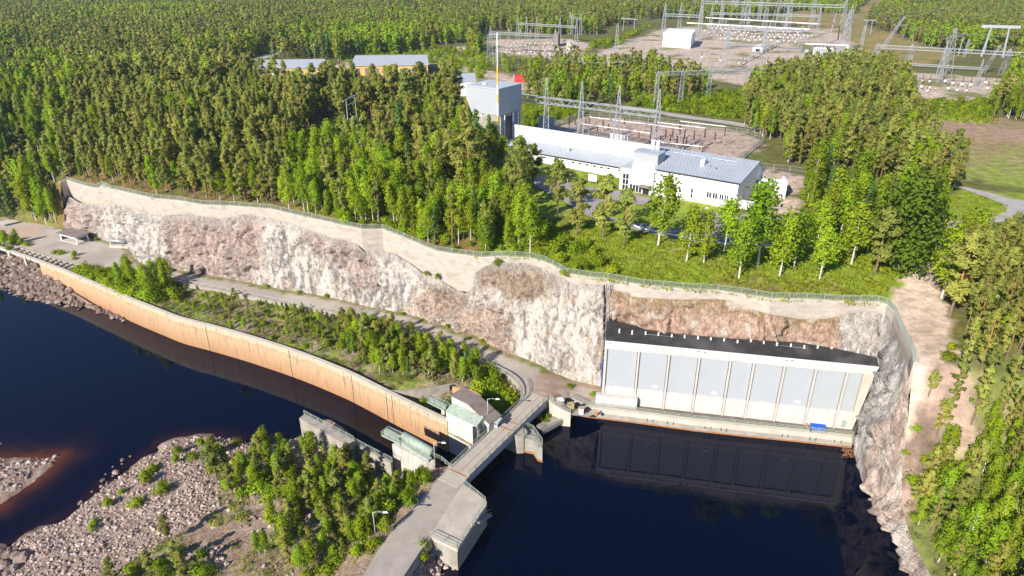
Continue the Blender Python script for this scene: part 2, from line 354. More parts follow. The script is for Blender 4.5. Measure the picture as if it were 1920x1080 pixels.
GRASS = Q(870, 484, 1000, 300, 940, 300, 1190, 335, 1400, 400, 1500, 400, 1700, 400, 1800, 350, 2300, 400, 2300, 520, 1900, 440, 1800, 440, 1740, 480, 1700, 520, 1650, 562, 1500, 560, 1300, 545, 1140, 524, 1050, 505, 990, 485)
LAWN_L = Q(-400, 372, -60, 372, 60, 362, 105, 395, 105, 426, 40, 422, -400, 422)
FIELD_FAR = Q(1500, 18, 1600, 24, 1640, -10, 1560, -20, 1760, -60, 1620, 45, 1700, 75, 1800, 105, 1680, 134, 1600, 120, 1590, 70, 1500, 50, 1440, 28)
OPEN_MID = Q(640, 108, 830, 95, 920, 108, 905, 128, 960, 140, 1000, 155, 960, 175, 830, 160, 800, 125, 650, 125)
DIRT = [Q(640, 120, 700, 108, 730, 108, 660, 128, 640, 145, 600, 150, 620, 125), Q(860, 128, 905, 128, 960, 145, 1010, 158, 985, 175, 930, 150), Q(850, 88, 885, 84, 890, 92, 860, 98), Q(580, 270, 700, 232, 760, 228, 752, 262, 640, 285, 590, 300), Q(1300, 190, 1350, 200, 1380, 210, 1300, 212), Q(1410, 315, 1540, 335, 1520, 365, 1415, 352), Q(1400, 380, 1490, 372, 1500, 395, 1405, 402)]
C_GRAVEL, C_YARD, C_SUB = (.62, .475, .37), (.42, .31, .245), (.54, .42, .335)
C_GRASS, C_FOREST, C_HEATH = (.19, .27, .022), (.13, .115, .04), (.29, .21, .11)
def ground_col(x, y):
    w = 2.2 * (1 + y / 260)
    jx, jy = x + w * fbm(x * .25, y * .25, 3.1), y + w * fbm(x * .25, y * .25, 9.7)
    px, py = proj(jx, jy, UPZ if jy > 105 or jx < 60 else 27)
    n1 = fbm(x * .05, y * .05, 5); n2 = fbm(x * .2, y * .2, 8)
    if inpoly(px, py, GRAVEL_PAD): return mixc(C_GRAVEL, (.52, .39, .29), .5 + n1 + n2 * .5)
    if inpoly(px, py, YARD): return mixc(C_YARD, (.42, .32, .26), .4 + n1 + n2 * .6)
    for q in DIRT:
        if inpoly(px, py, q): return mixc(C_SUB, C_YARD, .4 + n2)
    if inpoly(px, py, SUB_MAIN) or inpoly(px, py, SUB_RIGHT) or inpoly(px, py, SUB_LEFT):
        return mixc(C_SUB, (.20, .20, .07), (n1 * 2.2 + n2 * .7 - .25) * 1.6) if n1 + n2 * .4 > .08 else mixc(C_SUB, (.44, .35, .29), .5 + n2)
    if inpoly(px, py, HEATH): return mixc(mixc(C_HEATH, (.34, .23, .155), .5 + 2 * n1), (.24, .28, .05), .4 + n2 + (py - 290) / 60)
    if inpoly(px, py, LAWN_L): return mixc((.16, .30, .018), (.12, .22, .02), .4 + n2)
    if inpoly(px, py, GRASS):
        brown = sstep((py - 500) / 30) * .8 if px < 1660 else 0
        return mixc(mixc(C_GRASS, (.25, .30, .03), .5 + n2), (.29, .215, .10), brown * (.6 + n1 * 2 + n2) if brown else max(0, n1 * 1.3 - .15))
    if inpoly(px, py, FIELD_FAR): return mixc((.22, .20, .06), (.34, .22, .09), .35 + 1.5 * n1 + n2 * .4)
    if inpoly(px, py, OPEN_MID): return mixc((.18, .24, .03), (.30, .26, .10), .4 + n2 + n1)
    if x > 62 and y < 104:                        # right bank: pale rock low down, soil and moss higher
        cx = ip([(-p.y, p.x) for p in CREST], -y); k = (x - cx)
        return mixc(mixc((.36, .255, .20), (.17, .12, .095), .5 + n2 * 3.0), (.17, .19, .05), (k + 2.5 - 14 * sstep((y - 88) / 7)) / 6 + n1 * 2.8 + n2 * 2.4 + .15)
    d, i, t = pld((x, y), TOPW)
    c = mixc(C_FOREST, (.13, .14, .03), .5 + n1 * 2)
    return mixc((.24, .15, .05), c, d / 14 + n2 + .1)
def sheet(name, boundary, inner, zf, mat, colf=None, kind='structure', label=None, cat=None):
    """one sheet triangulated inside a boundary polygon (xy), heights from zf"""
    pts = [Vector((p[0], p[1])) for p in boundary]; nb = len(pts)
    pts += [Vector(p) for p in inner if inpoly(p[0], p[1], boundary)]
    r = geometry.delaunay_2d_cdt(pts, [(i, (i + 1) % nb) for i in range(nb)], [list(range(nb))], 1, 1e-4)
    mb = MB(); mb.v = [(p.x, p.y, zf(p.x, p.y)) for p in r[0]]; mb.f = []
    for f in r[2]:
        a, b, c = (r[0][i] for i in f[:3])
        mb.f.append(tuple(f) if (b - a).cross(c - a) > 0 else tuple(f)[::-1])
    mb.mi = [0] * len(mb.f)
    o = mb.build(name, mat, None, True, [colf(v[0], v[1]) for v in mb.v] if colf else None)
    if kind: o['kind'] = kind
    return tag(o, label, cat)
def grid_in(x0, x1, y0, y1, s, j=.3):
    out = []; y = y0
    while y < y1:
        x = x0
        while x < x1: out.append((x + rng.uniform(-j, j) * s, y + rng.uniform(-j, j) * s)); x += s
        y += s
    return out
near = [(p.x, p.y) for p in resample(NEAR, 3)]
EDGE = [(p.x, p.y) for p in NEAR] + [(900, 5), (2600, 800), (2600, 3600), (-2600, 3600), (-2600, 800)]   # outline of the upper terrace
def on_terrace(x, y): return inpoly(x, y, EDGE)
upper_b = near + [(900, 5), (2600, 800), (2600, 3600), (-2600, 3600), (-2600, 800)]
inner = []
rr = 55.0
while rr < 3300:
    na = 190
    for k in range(na):
        a = R(-62 + 124 * (k + rng.random() * .6) / na)
        inner.append((rr * math.sin(a), rr * math.cos(a)))
    rr *= 1.0125 if rr < 700 else 1.03
# keep points off the boundary
def offb(p):
    return True
M['ground'] = vcol('terrace_ground', amt=.5, scale=.35, bump=.6, bscale=1.6, dist=.35)
ground = sheet('ground', upper_b, inner, lambda x, y: upper_h(x, y), M['ground'], ground_col)

# ---- cliff and the concrete wall above it
def cliff_loft(name, top, base, rows, amp_f, col_f, mat, seed=0.0, parent=None):
    n = len(top); v = []; f = []
    for i in range(n):
        d = (base[min(i + 1, n - 1)] - base[max(i - 1, 0)]); d.z = 0
        d.normalize(); nn = Vector((d.y, -d.x, 0))           # outward (towards the camera side)
        for j in range(rows + 1):
            t = j / rows; p = top[i].lerp(base[i], t)
            bow = .9 * math.sin(math.pi * t)
            px, py = proj(p.x, p.y, p.z); a = amp_f(px, py, t)
            q = Vector((p.x * .16 + seed, p.y * .16, p.z * .10))
            ridged = 1 - abs(noise.noise(q * 2.0)) * 2
            disp = a * (1.3 * fbm(q.x, q.y, q.z, 5) + .5 * ridged - .2 + .55 * fbm(p.x * .9, p.y * .9, p.z * .5, 4)) + a * .5 * noise.cell(Vector((p.x * .45 + seed + p.z * .15, p.y * .45, p.z * .16 + p.x * .1))) + a * .35 * abs(noise.noise(Vector((p.x * .8 + p.z * .5, p.y * .8, p.z * .25))))
            gv = noise.noise(Vector((p.x * .42 + seed + p.z * .06, p.y * .42, p.z * .07))); disp -= a * .9 * math.exp(-(gv / .07) ** 2)
            edge = min(1, t * 6, (1 - t) * 10) * min(1, i / 3, (n - 1 - i) / 3)
            p = p + nn * (max(disp, -.45) + bow * .6) * edge
            p.z += a * .35 * fbm(q.x * 3, q.y * 3, q.z * 3) * edge
            v.append(p)
    for i in range(n - 1):
        for j in range(rows):
            a = i * (rows + 1) + j; f.append((a, a + 1, a + rows + 2, a + rows + 1))
    mb = MB(); mb.v = [tuple(p) for p in v]; mb.f = f; mb.mi = [0] * len(f)
    cols = [col_f(*proj(*p), p) for p in mb.v]
    return mb, cols
PINK = [Q(100, 360, 150, 380, 190, 388, 180, 470, 100, 440), Q(312, 405, 350, 398, 493, 404, 496, 440, 478, 538, 312, 508), Q(600, 440, 645, 448, 700, 478, 702, 540, 668, 545, 640, 500), Q(560, 425, 610, 440, 640, 470, 620, 500, 580, 460)]
ORANGE = [Q(780, 560, 800, 545, 840, 590, 800, 610, 770, 600), Q(855, 600, 900, 560, 955, 580, 960, 690, 900, 650, 850, 625)]
BROWN = [Q(885, 495, 960, 485, 1040, 512, 1060, 540, 1010, 565, 900, 545), Q(800, 530, 880, 548, 860, 600, 810, 600)]
def zone(px, py, polys, w=9):
    jx = px + w * fbm(px * .03, py * .03, 2, 5) * 2; jy = py + w * fbm(px * .03, py * .03, 6, 5) * 2
    return any(inpoly(jx, jy, q) for q in polys)
def zfrac(px, py, polys):
    k = 0
    for w, o_ in ((7, 0), (14, 3.3), (22, 7.7)):
        jx = px + w * (fbm(px * .04, py * .02, 2 + o_, 5) * 2 + .5 * fbm(px * .3, py * .1, o_)); jy = py + w * fbm(px * .03, py * .03, 6 + o_, 5) * 2
        k += any(inpoly(jx, jy, q) for q in polys)
    return k / 3
def cliff_col(px, py, p):
    n0 = fbm(p[0] * .12, p[1] * .12, p[2] * .05); n1 = fbm(p[0] * .9, p[1] * .9, p[2] * .12, 5); n2 = fbm(p[0] * 1.1, p[1] * 1.1, p[2] * 1.1, 5)
    c = mixc((.56, .495, .43), (.40, .35, .305), .38 + n0 * .8 + n1 * 1.7)
    c = mixc(c, (.20, .19, .185), (n1 - .13 + n0 * .5) * 2.8)
    c = mixc(c, (.42, .29, .18), max(0, (fbm(p[0] * .35 + 7, p[1] * .35, p[2] * .12) - .42) * 2.0)); c = mixc(c, (.62, .57, .52), (fbm(p[0] * .8, p[1] * .8 + 9, p[2] * .25, 5) - .12) * 2.4)
    f = zfrac(px, py, PINK)
    if f: d = mixc((.40, .285, .24), (.27, .18, .155), .45 + n2 * 2.0); d = mixc(d, (.52, .44, .385), n1 * 2.4 - .05); c = mixc(c, d, f * .9)
    f = zfrac(px, py, BROWN)
    if f: c = mixc(c, mixc((.37, .28, .20), (.22, .165, .12), .5 + n2 * 2.2), f)
    f = zfrac(px, py, ORANGE)
    if f: c = mixc(c, mixc((.48, .35, .265), (.36, .27, .22), .5 + n2 * 2.2), f * .9)
    ck = abs(noise.noise(Vector((p[0] * .55 + p[2] * .35, p[1] * .55, p[2] * .3 + p[0] * .15))))
    gv = noise.noise(Vector((p[0] * .42 + p[2] * .06, p[1] * .42, p[2] * .07)))
    if abs(gv) < .03: c = mixc(c, (.15, .125, .105), .6)
    if ck < .035 and f + zfrac(px, py, PINK) > 0: c = mixc(c, (.10, .075, .06), .75)
    if True:
        if py < ip(ROCKPX, px) + 14 + 10 * n0: c = mixc(c, (.30, .265, .235), .45)
    return c
def cliff_amp(px, py, t): return 1.7 if (zone(px, py, PINK, 3) or zone(px, py, BROWN, 3) or zone(px, py, ORANGE, 3)) else .95
def top_at(px, dy=0.0):
    """point on the wall face below the top line at picture column px"""
    for i in range(len(TOPPX) - 1):
        if TOPPX[i][0] <= px <= TOPPX[i + 1][0]:
            t = (px - TOPPX[i][0]) / (TOPPX[i + 1][0] - TOPPX[i][0]); return TOPW[i].lerp(TOPW[i + 1], t)
    return TOPW[-1].copy()
cols_top, cols_base = [], []
px = 113.0
while px <= 1134:
    T = top_at(px); w = PY(px, ip(ROCKPX, px), T.y - .7)
    bx = proj(w.x, w.y, 4.8)[0]
    for _ in range(3):
        B = P(bx, ip(BASEPX, bx), 4.8); B.z = zroad(B.x) - .4; bx = proj(w.x + (B.x - w.x) * .0, B.y, B.z)[0]
    B = P(bx, ip(BASEPX, bx), zroad(w.x)); B.z -= .5
    cols_top.append(w); cols_base.append(B); px += 2.6
cols_base = smooth(cols_base, 2)
e0 = cols_top[-1] + Vector((.6, 5, -.5)); e1 = cols_base[-1] + Vector((.8, 7, 0)); cols_top.append(e0); cols_base.append(e1)
s0 = cols_top[0] + Vector((-3, 4, -2)); s1 = cols_base[0] + Vector((-3, 6, 2)); cols_top.insert(0, s0); cols_base.insert(0, s1)
M['rock'] = vcol('cliff_rock', amt=.42, scale=2.2, bump=1.0, bscale=3.0, dist=.6, stretch=(1, 1, .5), crack=.9)
M['rock2'] = vcol('bay_rock', amt=.45, scale=2.2, bump=1.0, bscale=2.6, dist=.6, stretch=(1, 1, .7), crack=.8)
mb, cc = cliff_loft('cliff', cols_top, cols_base, 64, cliff_amp, cliff_col, M['rock'])
cliff = mb.build('cliff', M['rock'], None, True, cc); tag(cliff, None, None, kind='structure')
# bay rock behind the black roof
BAYB = Q(1136, 597, 1150, 603, 1190, 613, 1207, 620, 1280, 630, 1380, 638, 1500, 645, 1570, 657, 1640, 672)
bt, bb = [], []
px = 1138.0
while px <= 1652:
    T = top_at(px); bt.append(PY(px, ip(ROCKPX, px), T.y - .6)); q = P(px - 2, ip(BAYB, px), 17.6); q.z = 15.5; q.y = min(q.y, T.y - 1.5); bb.append(q); px += 2.6
def bay_col(px, py, p):
    n2 = fbm(p[0] * .9, p[1] * .9, p[2] * .7, 5); n1 = fbm(p[0] * .3 + 4, p[1] * .3, p[2] * .3)
    e = ip(ROCKPX, px); k = (py - e) / max(8, ip(BAYB, px) - e)
    if px > 1575: return mixc((.48, .43, .385), (.31, .275, .245), .4 + n2 * 1.6)
    c = mixc((.50, .34, .26), (.34, .22, .16), .5 + n2 * 1.8)
    c = mixc(c, (.24, .17, .07), sstep((.55 - k + n1) * 2.2) * .75)
    return mixc(c, (.52, .43, .36), (n1 - .12) * 2)
mb, cc = cliff_loft('bay', bt, bb, 30, lambda a, b, t: 1.5 if a < 1570 else .6, bay_col, M['rock2'], 31.0)
o = mb.build('rock_face', M['rock2'], None, True, cc); tag(o, None, None, kind='structure')
# right wall of the bay and the bank cliff down to the pool
rt = [PY(1652, 587, top_at(1652).y - .6)] + [PY(a, b, 0 + y) for a, b, y in ((1663, 590, 121.9), (1673, 613, 117.5), (1688, 653, 108.5), (1703, 683, 102))] + [p + Vector((0, 0, 0)) for p in CREST[1:]]
rb = [Vector((76.5, 123, 1)), Vector((75.0, 120.5, 1)), Vector((73.4, 116, 1)), Vector((69.0, 109, 0)), Vector((66.6, 102, -2)), Vector((66.3, 98, -2)), Vector((66.2, 95, -2)), Vector((66.0, 91, -2)), Vector((65.5, 85, -2)), Vector((64.6, 76, -2)), Vector((64.6, 60, -2)), Vector((65, 30, -2)), Vector((66, 5, -2))]
rt2, rb2 = [], []
for i in range(len(rt) - 1):
    n = max(2, int((rb[i + 1] - rb[i]).length / .55)) if i < 8 else 12
    for k in range(n): rt2.append(rt[i].lerp(rt[i + 1], k / n)); rb2.append(rb[i].lerp(rb[i + 1], k / n))
def bank_col(px, py, p):
    n2 = fbm(p[0] * .8, p[1] * .8, p[2] * .3, 5); n1 = fbm(p[0] * .25, p[1] * .25, p[2] * .1 + 3)
    if p[1] > 103 + 3 * n1: return mixc((.50, .455, .41), (.31, .285, .26), .38 + n2 * 1.7)
    c = mixc((.50, .39, .32), (.27, .20, .165), .42 + n2 * 2.2)
    return mixc(c, (.62, .54, .47), (n1 - .05) * 2.5)
mb, cc = cliff_loft('bank', smooth(rt2, 3), smooth(rb2, 3), 50, lambda a, b, t: 1.35, bank_col, M['rock2'], 77.0)
o = mb.build('rock_bank', M['rock2'], None, True, cc); tag(o, None, None, kind='structure')
# the concrete wall on the cliff top
wl = [p for p in TOPW]
mb = MB(); pts = resample(wl, 1.5); mb.strip(pts, .7, [p.z - 10 if p.x < 74 else p.z - 5 for p in pts], [p.z for p in pts])
cw = thing('retaining_wall', 'long pale concrete wall crowning the top edge of the rock cliff', 'wall', (pts[0].x, pts[0].y, pts[0].z - 4))
part(mb, 'wall_face', M['cliff_wall'], cw)
mb = MB(); mb.strip([p + Vector((0, -.08, 0)) for p in pts], .85, [p.z + .003 for p in pts], [p.z + .22 for p in pts]); part(mb, 'coping', M['pale_concrete'], cw)
# ---- fence on top of it
fp = resample([p + Vector((0, .25, .22)) for p in wl], 3.6)
fence = thing('mesh_fence', 'long green mesh fence running along the top of the cliff wall', 'fence', tuple(fp[0]))
while len(fp) > 100: fp = fp[:1] + fp[2:]
for a in fp:
    m2 = MB(); m2.bar(a, a + Vector((0, 0, 1.35)), .09); part(m2, 'post', M['green_rail'], fence)
m2 = MB(); m3 = MB()
fl = [a + Vector((0, 0, 0)) for a in resample(fp, .9)]
for a, b in zip(fp, fp[1:]):
    m2.bar(a + Vector((0, 0, 1.3)), b + Vector((0, 0, 1.3)), .07); m2.bar(a + Vector((0, 0, .12)), b + Vector((0, 0, .12)), .06)
    k = int((b - a).length / .28)
    for i in range(k): q = a.lerp(b, (i + .5) / k); m3.bar(q + Vector((0, 0, .12)), q + Vector((0, 0, 1.3)), .035)
    for hz in (.4, .7, 1.0): m3.bar(a + Vector((0, 0, hz)), b + Vector((0, 0, hz)), .03)
part(m2, 'rail', M['green_rail'], fence); part(m3, 'mesh_panel', M['green_rail'], fence)

# ---- lower ground: one dark bed, the road and apron, the island
bed = MB(); bed.face([(-1200, -50, -9), (400, -50, -9), (400, 330, -9), (-1200, 330, -9)]); o = bed.build('river_bed', mk('river_bed_mud', (.05, .03, .015)), None); o['kind'] = 'structure'
ROADOUT = [(-60, 452), (0, 452), (60, 470), (110, 486), (147, 495), (190, 500), (233, 506), (290, 520), (333, 528), (400, 541), (500, 561), (567, 574), (640, 588), (707, 603), (767, 626), (827, 650), (880, 670), (923, 689), (960, 703), (981, 717), (986, 730), (980, 748), (975, 757)]
ro = smooth(resample([P(a, b, 4.8) for a, b in ROADOUT], 3), 3)
base_line = [Vector((c.x, c.y + 1.5, 0)) for c in cols_base[1:-1]][::4]
APR = [P(992, 738, 4.8), P(1028, 749, 4.8), P(1052, 768, 4.2), P(1075, 776, 3.4), P(1100, 783, 2.4), P(1126, 772, 2.4), Vector((22, 126, 2.4)), Vector((21.5, 131, 2.4))]
road_b = [(p.x, p.y) for p in ro] + [(p.x, p.y) for p in APR] + [(p.x, p.y) for p in base_line[::-1]] + [(p.x, p.y + 6) for p in LEFTE[5:2:-1]] + [(-260, 236), (-260, 205)]
def road_z(x, y): return zroad(x) + .05 * fbm(x * .2, y * .2)
M['road_v'] = vcol('road_surface', amt=.10, scale=.8, bump=.15, bscale=9, dist=.05)
def road_col(x, y):
    d, i, t = pld((x, y), cols_base); n = fbm(x * .5, y * .5); n1 = fbm(x * .08, y * .08, 3)
    c = mixc((.44, .38, .325), (.35, .30, .255), .45 + n1 * 1.5 + n * .4)
    c = mixc((.27, .205, .13), c, (d - .8 + n * 1.3) / .9)
    if d < 1.3 + n * 2: c = mixc(c, (.14, .17, .03), (n + .15) * 2.5)
    pa, pb = proj(x, y, 4.8)
    if 1000 < pa < 1130 and 700 < pb < 752: c = mixc(c, (.33, .22, .165), .5 + n * 1.5 + fbm(x * .15, y * .5, 5) * 1.5)
    if pa < 80 and pb < 480: c = mixc(c, (.47, .34, .26), .4 + n1 * 2)
    return c
sheet('road', road_b, grid_in(-255, 24, 100, 245, 1.1), road_z, M['road_v'], road_col)
# stone edge below the road side of the island
mb = MB(); mb.strip([(p.x, p.y) for p in ro], -.32, 2.2, [zroad(p.x) + .1 for p in ro])
o = mb.build('kerb_wall', M['concrete'], None); tag(o, 'pale stone and concrete edge wall below the outer side of the road', 'wall')
# orange channel wall
OWALL = [(72, 490), (117, 507), (183, 535), (240, 560), (283, 577), (333, 597), (380, 608), (450, 627), (533, 653), (583, 671), (640, 694), (658, 702), (717, 732), (767, 757), (830, 787), (838, 791)]
ow = smooth(resample([P(a, b, 4.8) for a, b in OWALL], 2.0), 3)
def owall_mat():
    m, n, l, b = node_mat('stained_channel_wall'); b.inputs['Roughness'].default_value = .85; b.inputs['Specular IOR Level'].default_value = .15
    g = n.new('ShaderNodeNewGeometry'); sp = n.new('ShaderNodeSeparateXYZ'); l.new(g.outputs['Position'], sp.inputs[0])
    mp = n.new('ShaderNodeMapping'); mp.inputs['Scale'].default_value = (1, 1, .12); l.new(g.outputs['Position'], mp.inputs[0])
    nz = n.new('ShaderNodeTexNoise'); nz.inputs['Scale'].default_value = .9; nz.inputs['Detail'].default_value = 6; l.new(mp.outputs[0], nz.inputs['Vector'])
    ad = n.new('ShaderNodeMath'); ad.operation = 'MULTIPLY_ADD'; ad.inputs[1].default_value = 2.4; l.new(nz.outputs[0], ad.inputs[0]); l.new(sp.outputs[2], ad.inputs[2])
    rp = n.new('ShaderNodeValToRGB'); e = rp.color_ramp.elements
    mr = n.new('ShaderNodeMapRange'); mr.inputs[1].default_value = -3; mr.inputs[2].default_value = 6.4; l.new(ad.outputs[0], mr.inputs[0])
    e[0].position = .0; e[0].color = (.33, .17, .075, 1); e[1].position = 1; e[1].color = (.46, .39, .31, 1)
    for pos, c in ((.45, (.43, .265, .15)), (.70, (.47, .325, .20)), (.80, (.44, .295, .17)), (.86, (.56, .44, .31)), (.92, (.47, .38, .27))):
        q = rp.color_ramp.elements.new(pos); q.color = (*c, 1)
    l.new(mr.outputs[0], rp.inputs[0])
    n2 = n.new('ShaderNodeTexNoise'); n2.inputs['Scale'].default_value = 2.2; n2.inputs['Detail'].default_value = 5; l.new(mp.outputs[0], n2.inputs['Vector'])
    r2 = n.new('ShaderNodeMapRange'); r2.inputs[1].default_value = .54; r2.inputs[2].default_value = .70; r2.inputs[4].default_value = .7; l.new(n2.outputs[0], r2.inputs[0])
    mx = n.new('ShaderNodeMixRGB'); mx.inputs[2].default_value = (.20, .13, .08, 1); l.new(r2.outputs[0], mx.inputs[0]); l.new(rp.outputs[0], mx.inputs[1])
    l.new(mx.outputs[0], b.inputs['Base Color']); return m
M['owall'] = owall_mat()
wt = thing('channel_wall', 'long curving ochre stained concrete wall between the river and the green island', 'wall', (ow[0].x, ow[0].y, -3))
mb = MB(); mb.strip([(p.x, p.y) for p in ow], .9, -8, 4.8); part(mb, 'wall_face', M['owall'], wt)
mb = MB(); mb.strip([(p.x, p.y - .03) for p in ow], .97, 4.803, 4.93); part(mb, 'coping', M['pale_concrete'], wt)
mb = MB()
for a in ((657, 712), (737, 748), (727, 742), (380, 620), (540, 665)):
    q = P(a[0], a[1], 3.6); d, i, t = pld(q, ow); c = ow[i].lerp(ow[i + 1], t); mb.bar((c.x, c.y - .02, 4.6), (c.x, c.y - .02, -4), .13, .06)
part(mb, 'expansion_joint', M['dark'], wt)
# island ground between channel wall and road
isl = [(p.x, p.y + .3) for p in ow] + [(p.x, p.y) for p in (P(838, 791, 4.8), P(905, 830, 4.8), P(975, 757, 4.8))] + [(p.x, p.y) for p in ro[::-1] if proj(p.x, p.y, 4.8)[0] > 60] + [(p.x, p.y) for p in (P(30, 462, 4.8), P(20, 470, 4.8))]
def isl_z(x, y):
    pa, pb = proj(x, y, 3.9)
    z = 3.7 + .55 * fbm(x * .15, y * .15) + .2 * fbm(x * .7, y * .7)
    z -= 2.8 * sstep((150 - pa) / 60)
    if pa > 700: z -= 1.5 * sstep((pa - 700) / 60) * sstep((pb - 715) / 20)
    return z
def isl_col(x, y):
    n = fbm(x * .5, y * .5, 1, 5); n1 = fbm(x * .1, y * .1, 2)
    c = mixc((.36, .275, .19), (.24, .185, .115), .5 + n * 1.5)
    return mixc(c, (.22, .26, .05), (n1 + n * .7 + .15) * 3)
M['isl'] = vcol('island_ground', amt=.5, scale=1.0, bump=.9, bscale=2.5, dist=.4)
sheet('island_ground', isl, grid_in(-185, 5, 100, 215, 1.0), isl_z, M['isl'], isl_col)
# bottom-left spit
SHORE = [(-200, 1010), (0, 1035), (43, 1007), (90, 980), (127, 960), (157, 940), (187, 910), (233, 887), (240, 873), (287, 843), (303, 823), (353, 815), (410, 813), (450, 822), (500, 828), (533, 826), (567, 812), (600, 790)]
sh = [P(a, b, ZW_L) for a, b in SHORE]
RL = [P(a, b, 4.8) for a, b in ((845, 868), (833, 887), (800, 922), (775, 950), (740, 990), (710, 1030), (680, 1080), (640, 1150), (560, 1300))]
RR = [P(a, b, 4.8) for a, b in ((880, 893), (867, 907), (853, 930), (840, 955), (813, 1003), (790, 1030), (757, 1080), (720, 1160), (650, 1330))]
sp_b = [(p.x, p.y + 4) for p in sh] + [(P(735, 862, 4).x, P(735, 862, 4).y), (P(842, 872, 4.8).x, P(842, 872, 4.8).y)] + [(p.x + .6, p.y) for p in RL[1:]] + [(-160, 25)]
def spit_z(x, y):
    d1, i, t = pld((x, y), sh); a, b = sh[i], sh[i + 1]
    out = (b.x - a.x) * (y - a.y) - (b.y - a.y) * (x - a.x) > 0
    if out: d1 = -d1
    d1 += 1.6 * fbm(x * .13, y * .13, 3) + .9 * fbm(x * .45, y * .45, 5) - .4
    d2 = pld((x, y), RL)[0]
    z = ZW_L + (2.9 * (1 - math.exp(-max(0, d1) / 9)) if d1 > 0 else d1 * .45)
    z = z + (4.55 - z) * sstep((9.0 - d2) / 8.4)
    return z + (.30 * fbm(x * .25, y * .25) + .12 * fbm(x, y)) * sstep(d2 / 2)
def spit_col(x, y):
    d1, i, t = pld((x, y), sh); n = fbm(x * .6, y * .6, 4, 5); n1 = fbm(x * .07, y * .07, 2)
    c = mixc((.44, .335, .275), (.29, .205, .16), .5 + n * 1.8)
    c = mixc(c, (.34, .235, .17), (n1 * 2 + (d1 - 24) / 12)); c = mixc(c, (.17, .19, .045), (fbm(x * .16, y * .16, 8) + n * .4 - .12) * 3 * sstep((d1 - 16) / 12))
    return mixc((.13, .09, .06), c, (d1 + n) / 1.4)
sheet('rubble_bank', sp_b, grid_in(-140, 0, 30, 125, 1.1), spit_z, M['isl'], spit_col)
# small spit on the far left and the riprap slope under the beams
s2 = [P(a, b, ZW_L) for a, b in ((-260, 838), (0, 858), (43, 857), (80, 861), (117, 851), (99, 873), (60, 907), (0, 947), (-260, 1050))]
c2 = P(-60, 900, ZW_L)
def s2z(x, y):
    d = pld((x, y), s2)[0]; inside = inpoly(x, y, [(p.x, p.y) for p in s2]); return ZW_L + (min(.9, d * .16) if inside else -d * .3) + .12 * fbm(x * .7, y * .7)
s2b = [(c2.x + (p.x - c2.x) * 1.15, c2.y + (p.y - c2.y) * 1.25) for p in s2]
sheet('gravel_spit', s2b, grid_in(-170, -60, 70, 115, 1.0), s2z, M['isl'], lambda x, y: mixc((.42, .33, .28), (.27, .17, .12), .35 + fbm(x * .5, y * .5) * 1.5 + (.6 if s2z(x, y) < -2.8 else 0)))
# riprap slope left
rp_top = [P(a, b, 3.6) for a, b in ((-260, 452), (-120, 462), (0, 474), (72, 493), (110, 512), (180, 545), (240, 590), (262, 620))]
rp_bot = [P(a, b, ZW_L) for a, b in ((-260, 498), (-120, 515), (0, 533), (45, 550), (100, 566), (148, 573), (200, 588), (245, 606))]
rip_b = [(p.x, p.y + 14 if i < 3 else p.y) for i, p in enumerate(rp_top[:6])] + [(p.x, p.y - 3) for p in rp_bot[::-1]]
def rip_z(x, y):
    d, i, t = pld((x, y), rp_bot); a, b = rp_bot[i], rp_bot[i + 1]
    out = (b.x - a.x) * (y - a.y) - (b.y - a.y) * (x - a.x) < 0
    return (ZW_L - d * .5 if out else min(3.2, ZW_L + d * .42)) + .3 * fbm(x * .4, y * .4)
sheet('riprap_slope', rip_b, grid_in(-260, -100, 130, 230, 1.3), rip_z, M['isl'], lambda x, y: mixc((.30, .20, .16), (.20, .13, .10), .5 + fbm(x * .5, y * .5)))
# ---- water
def water_mat(name, shallow=False):
    m, n, l, b = node_mat(name); b.inputs['Roughness'].default_value = .03; b.inputs['IOR'].default_value = 1.333; b.inputs['Specular IOR Level'].default_value = .4
    pos = tex_pos(n, l)
    nz = n.new('ShaderNodeTexNoise'); nz.inputs['Scale'].default_value = .35; nz.inputs['Detail'].default_value = 4; l.new(pos, nz.inputs['Vector'])
    bp = n.new('ShaderNodeBump'); bp.inputs['Strength'].default_value = .09; bp.inputs['Distance'].default_value = .12
    l.new(nz.outputs[0], bp.inputs['Height']); l.new(bp.outputs[0], b.inputs['Normal'])
    if shallow:
        a = n.new('ShaderNodeAttribute'); a.attribute_name = 'Col'; l.new(a.outputs['Color'], b.inputs['Base Color'])
    else: b.inputs['Base Color'].default_value = (.0001, .0014, .0100, 1)
    return m
s2xy = [(p.x, p.y) for p in s2]
def wcol(x, y):
    d = pld((x, y), s2)[0]; d += 2.0 * fbm(x * .2, y * .2)
    k = math.exp(-max(0, d) / 1.8); d3 = pld((x, y), sh[:-2])[0]; k2 = .22 * math.exp(-max(0, d3) / 1.0)
    return mixc((.0001, .0014, .0115), (.11, .032, .008), max(k if x < -55 else 0, k2))
wb_l = [(-900, 10), (-10, 10), (-2, 60), (P(905, 830, 0).x, P(905, 830, 0).y), (2, 125), (-10, 150), (-60, 200), (-300, 300), (-900, 300)]
inn = grid_in(-130, -20, 60, 130, 1.5) + grid_in(-400, 0, 20, 250, 12)
wl_o = sheet('river_water', wb_l, inn, lambda x, y: ZW_L, water_mat('river_water', True), wcol)
A1, B1 = P(843, 878, 4.8), P(992, 738, 4.8)
pool_b = [(A1.x, A1.y), (B1.x, B1.y), (10, 121), (20, 127), (85, 127), (95, 100), (95, 5), (-25, 5)] + [(p.x + .3, p.y) for p in RR[::-1][1:-1]] 
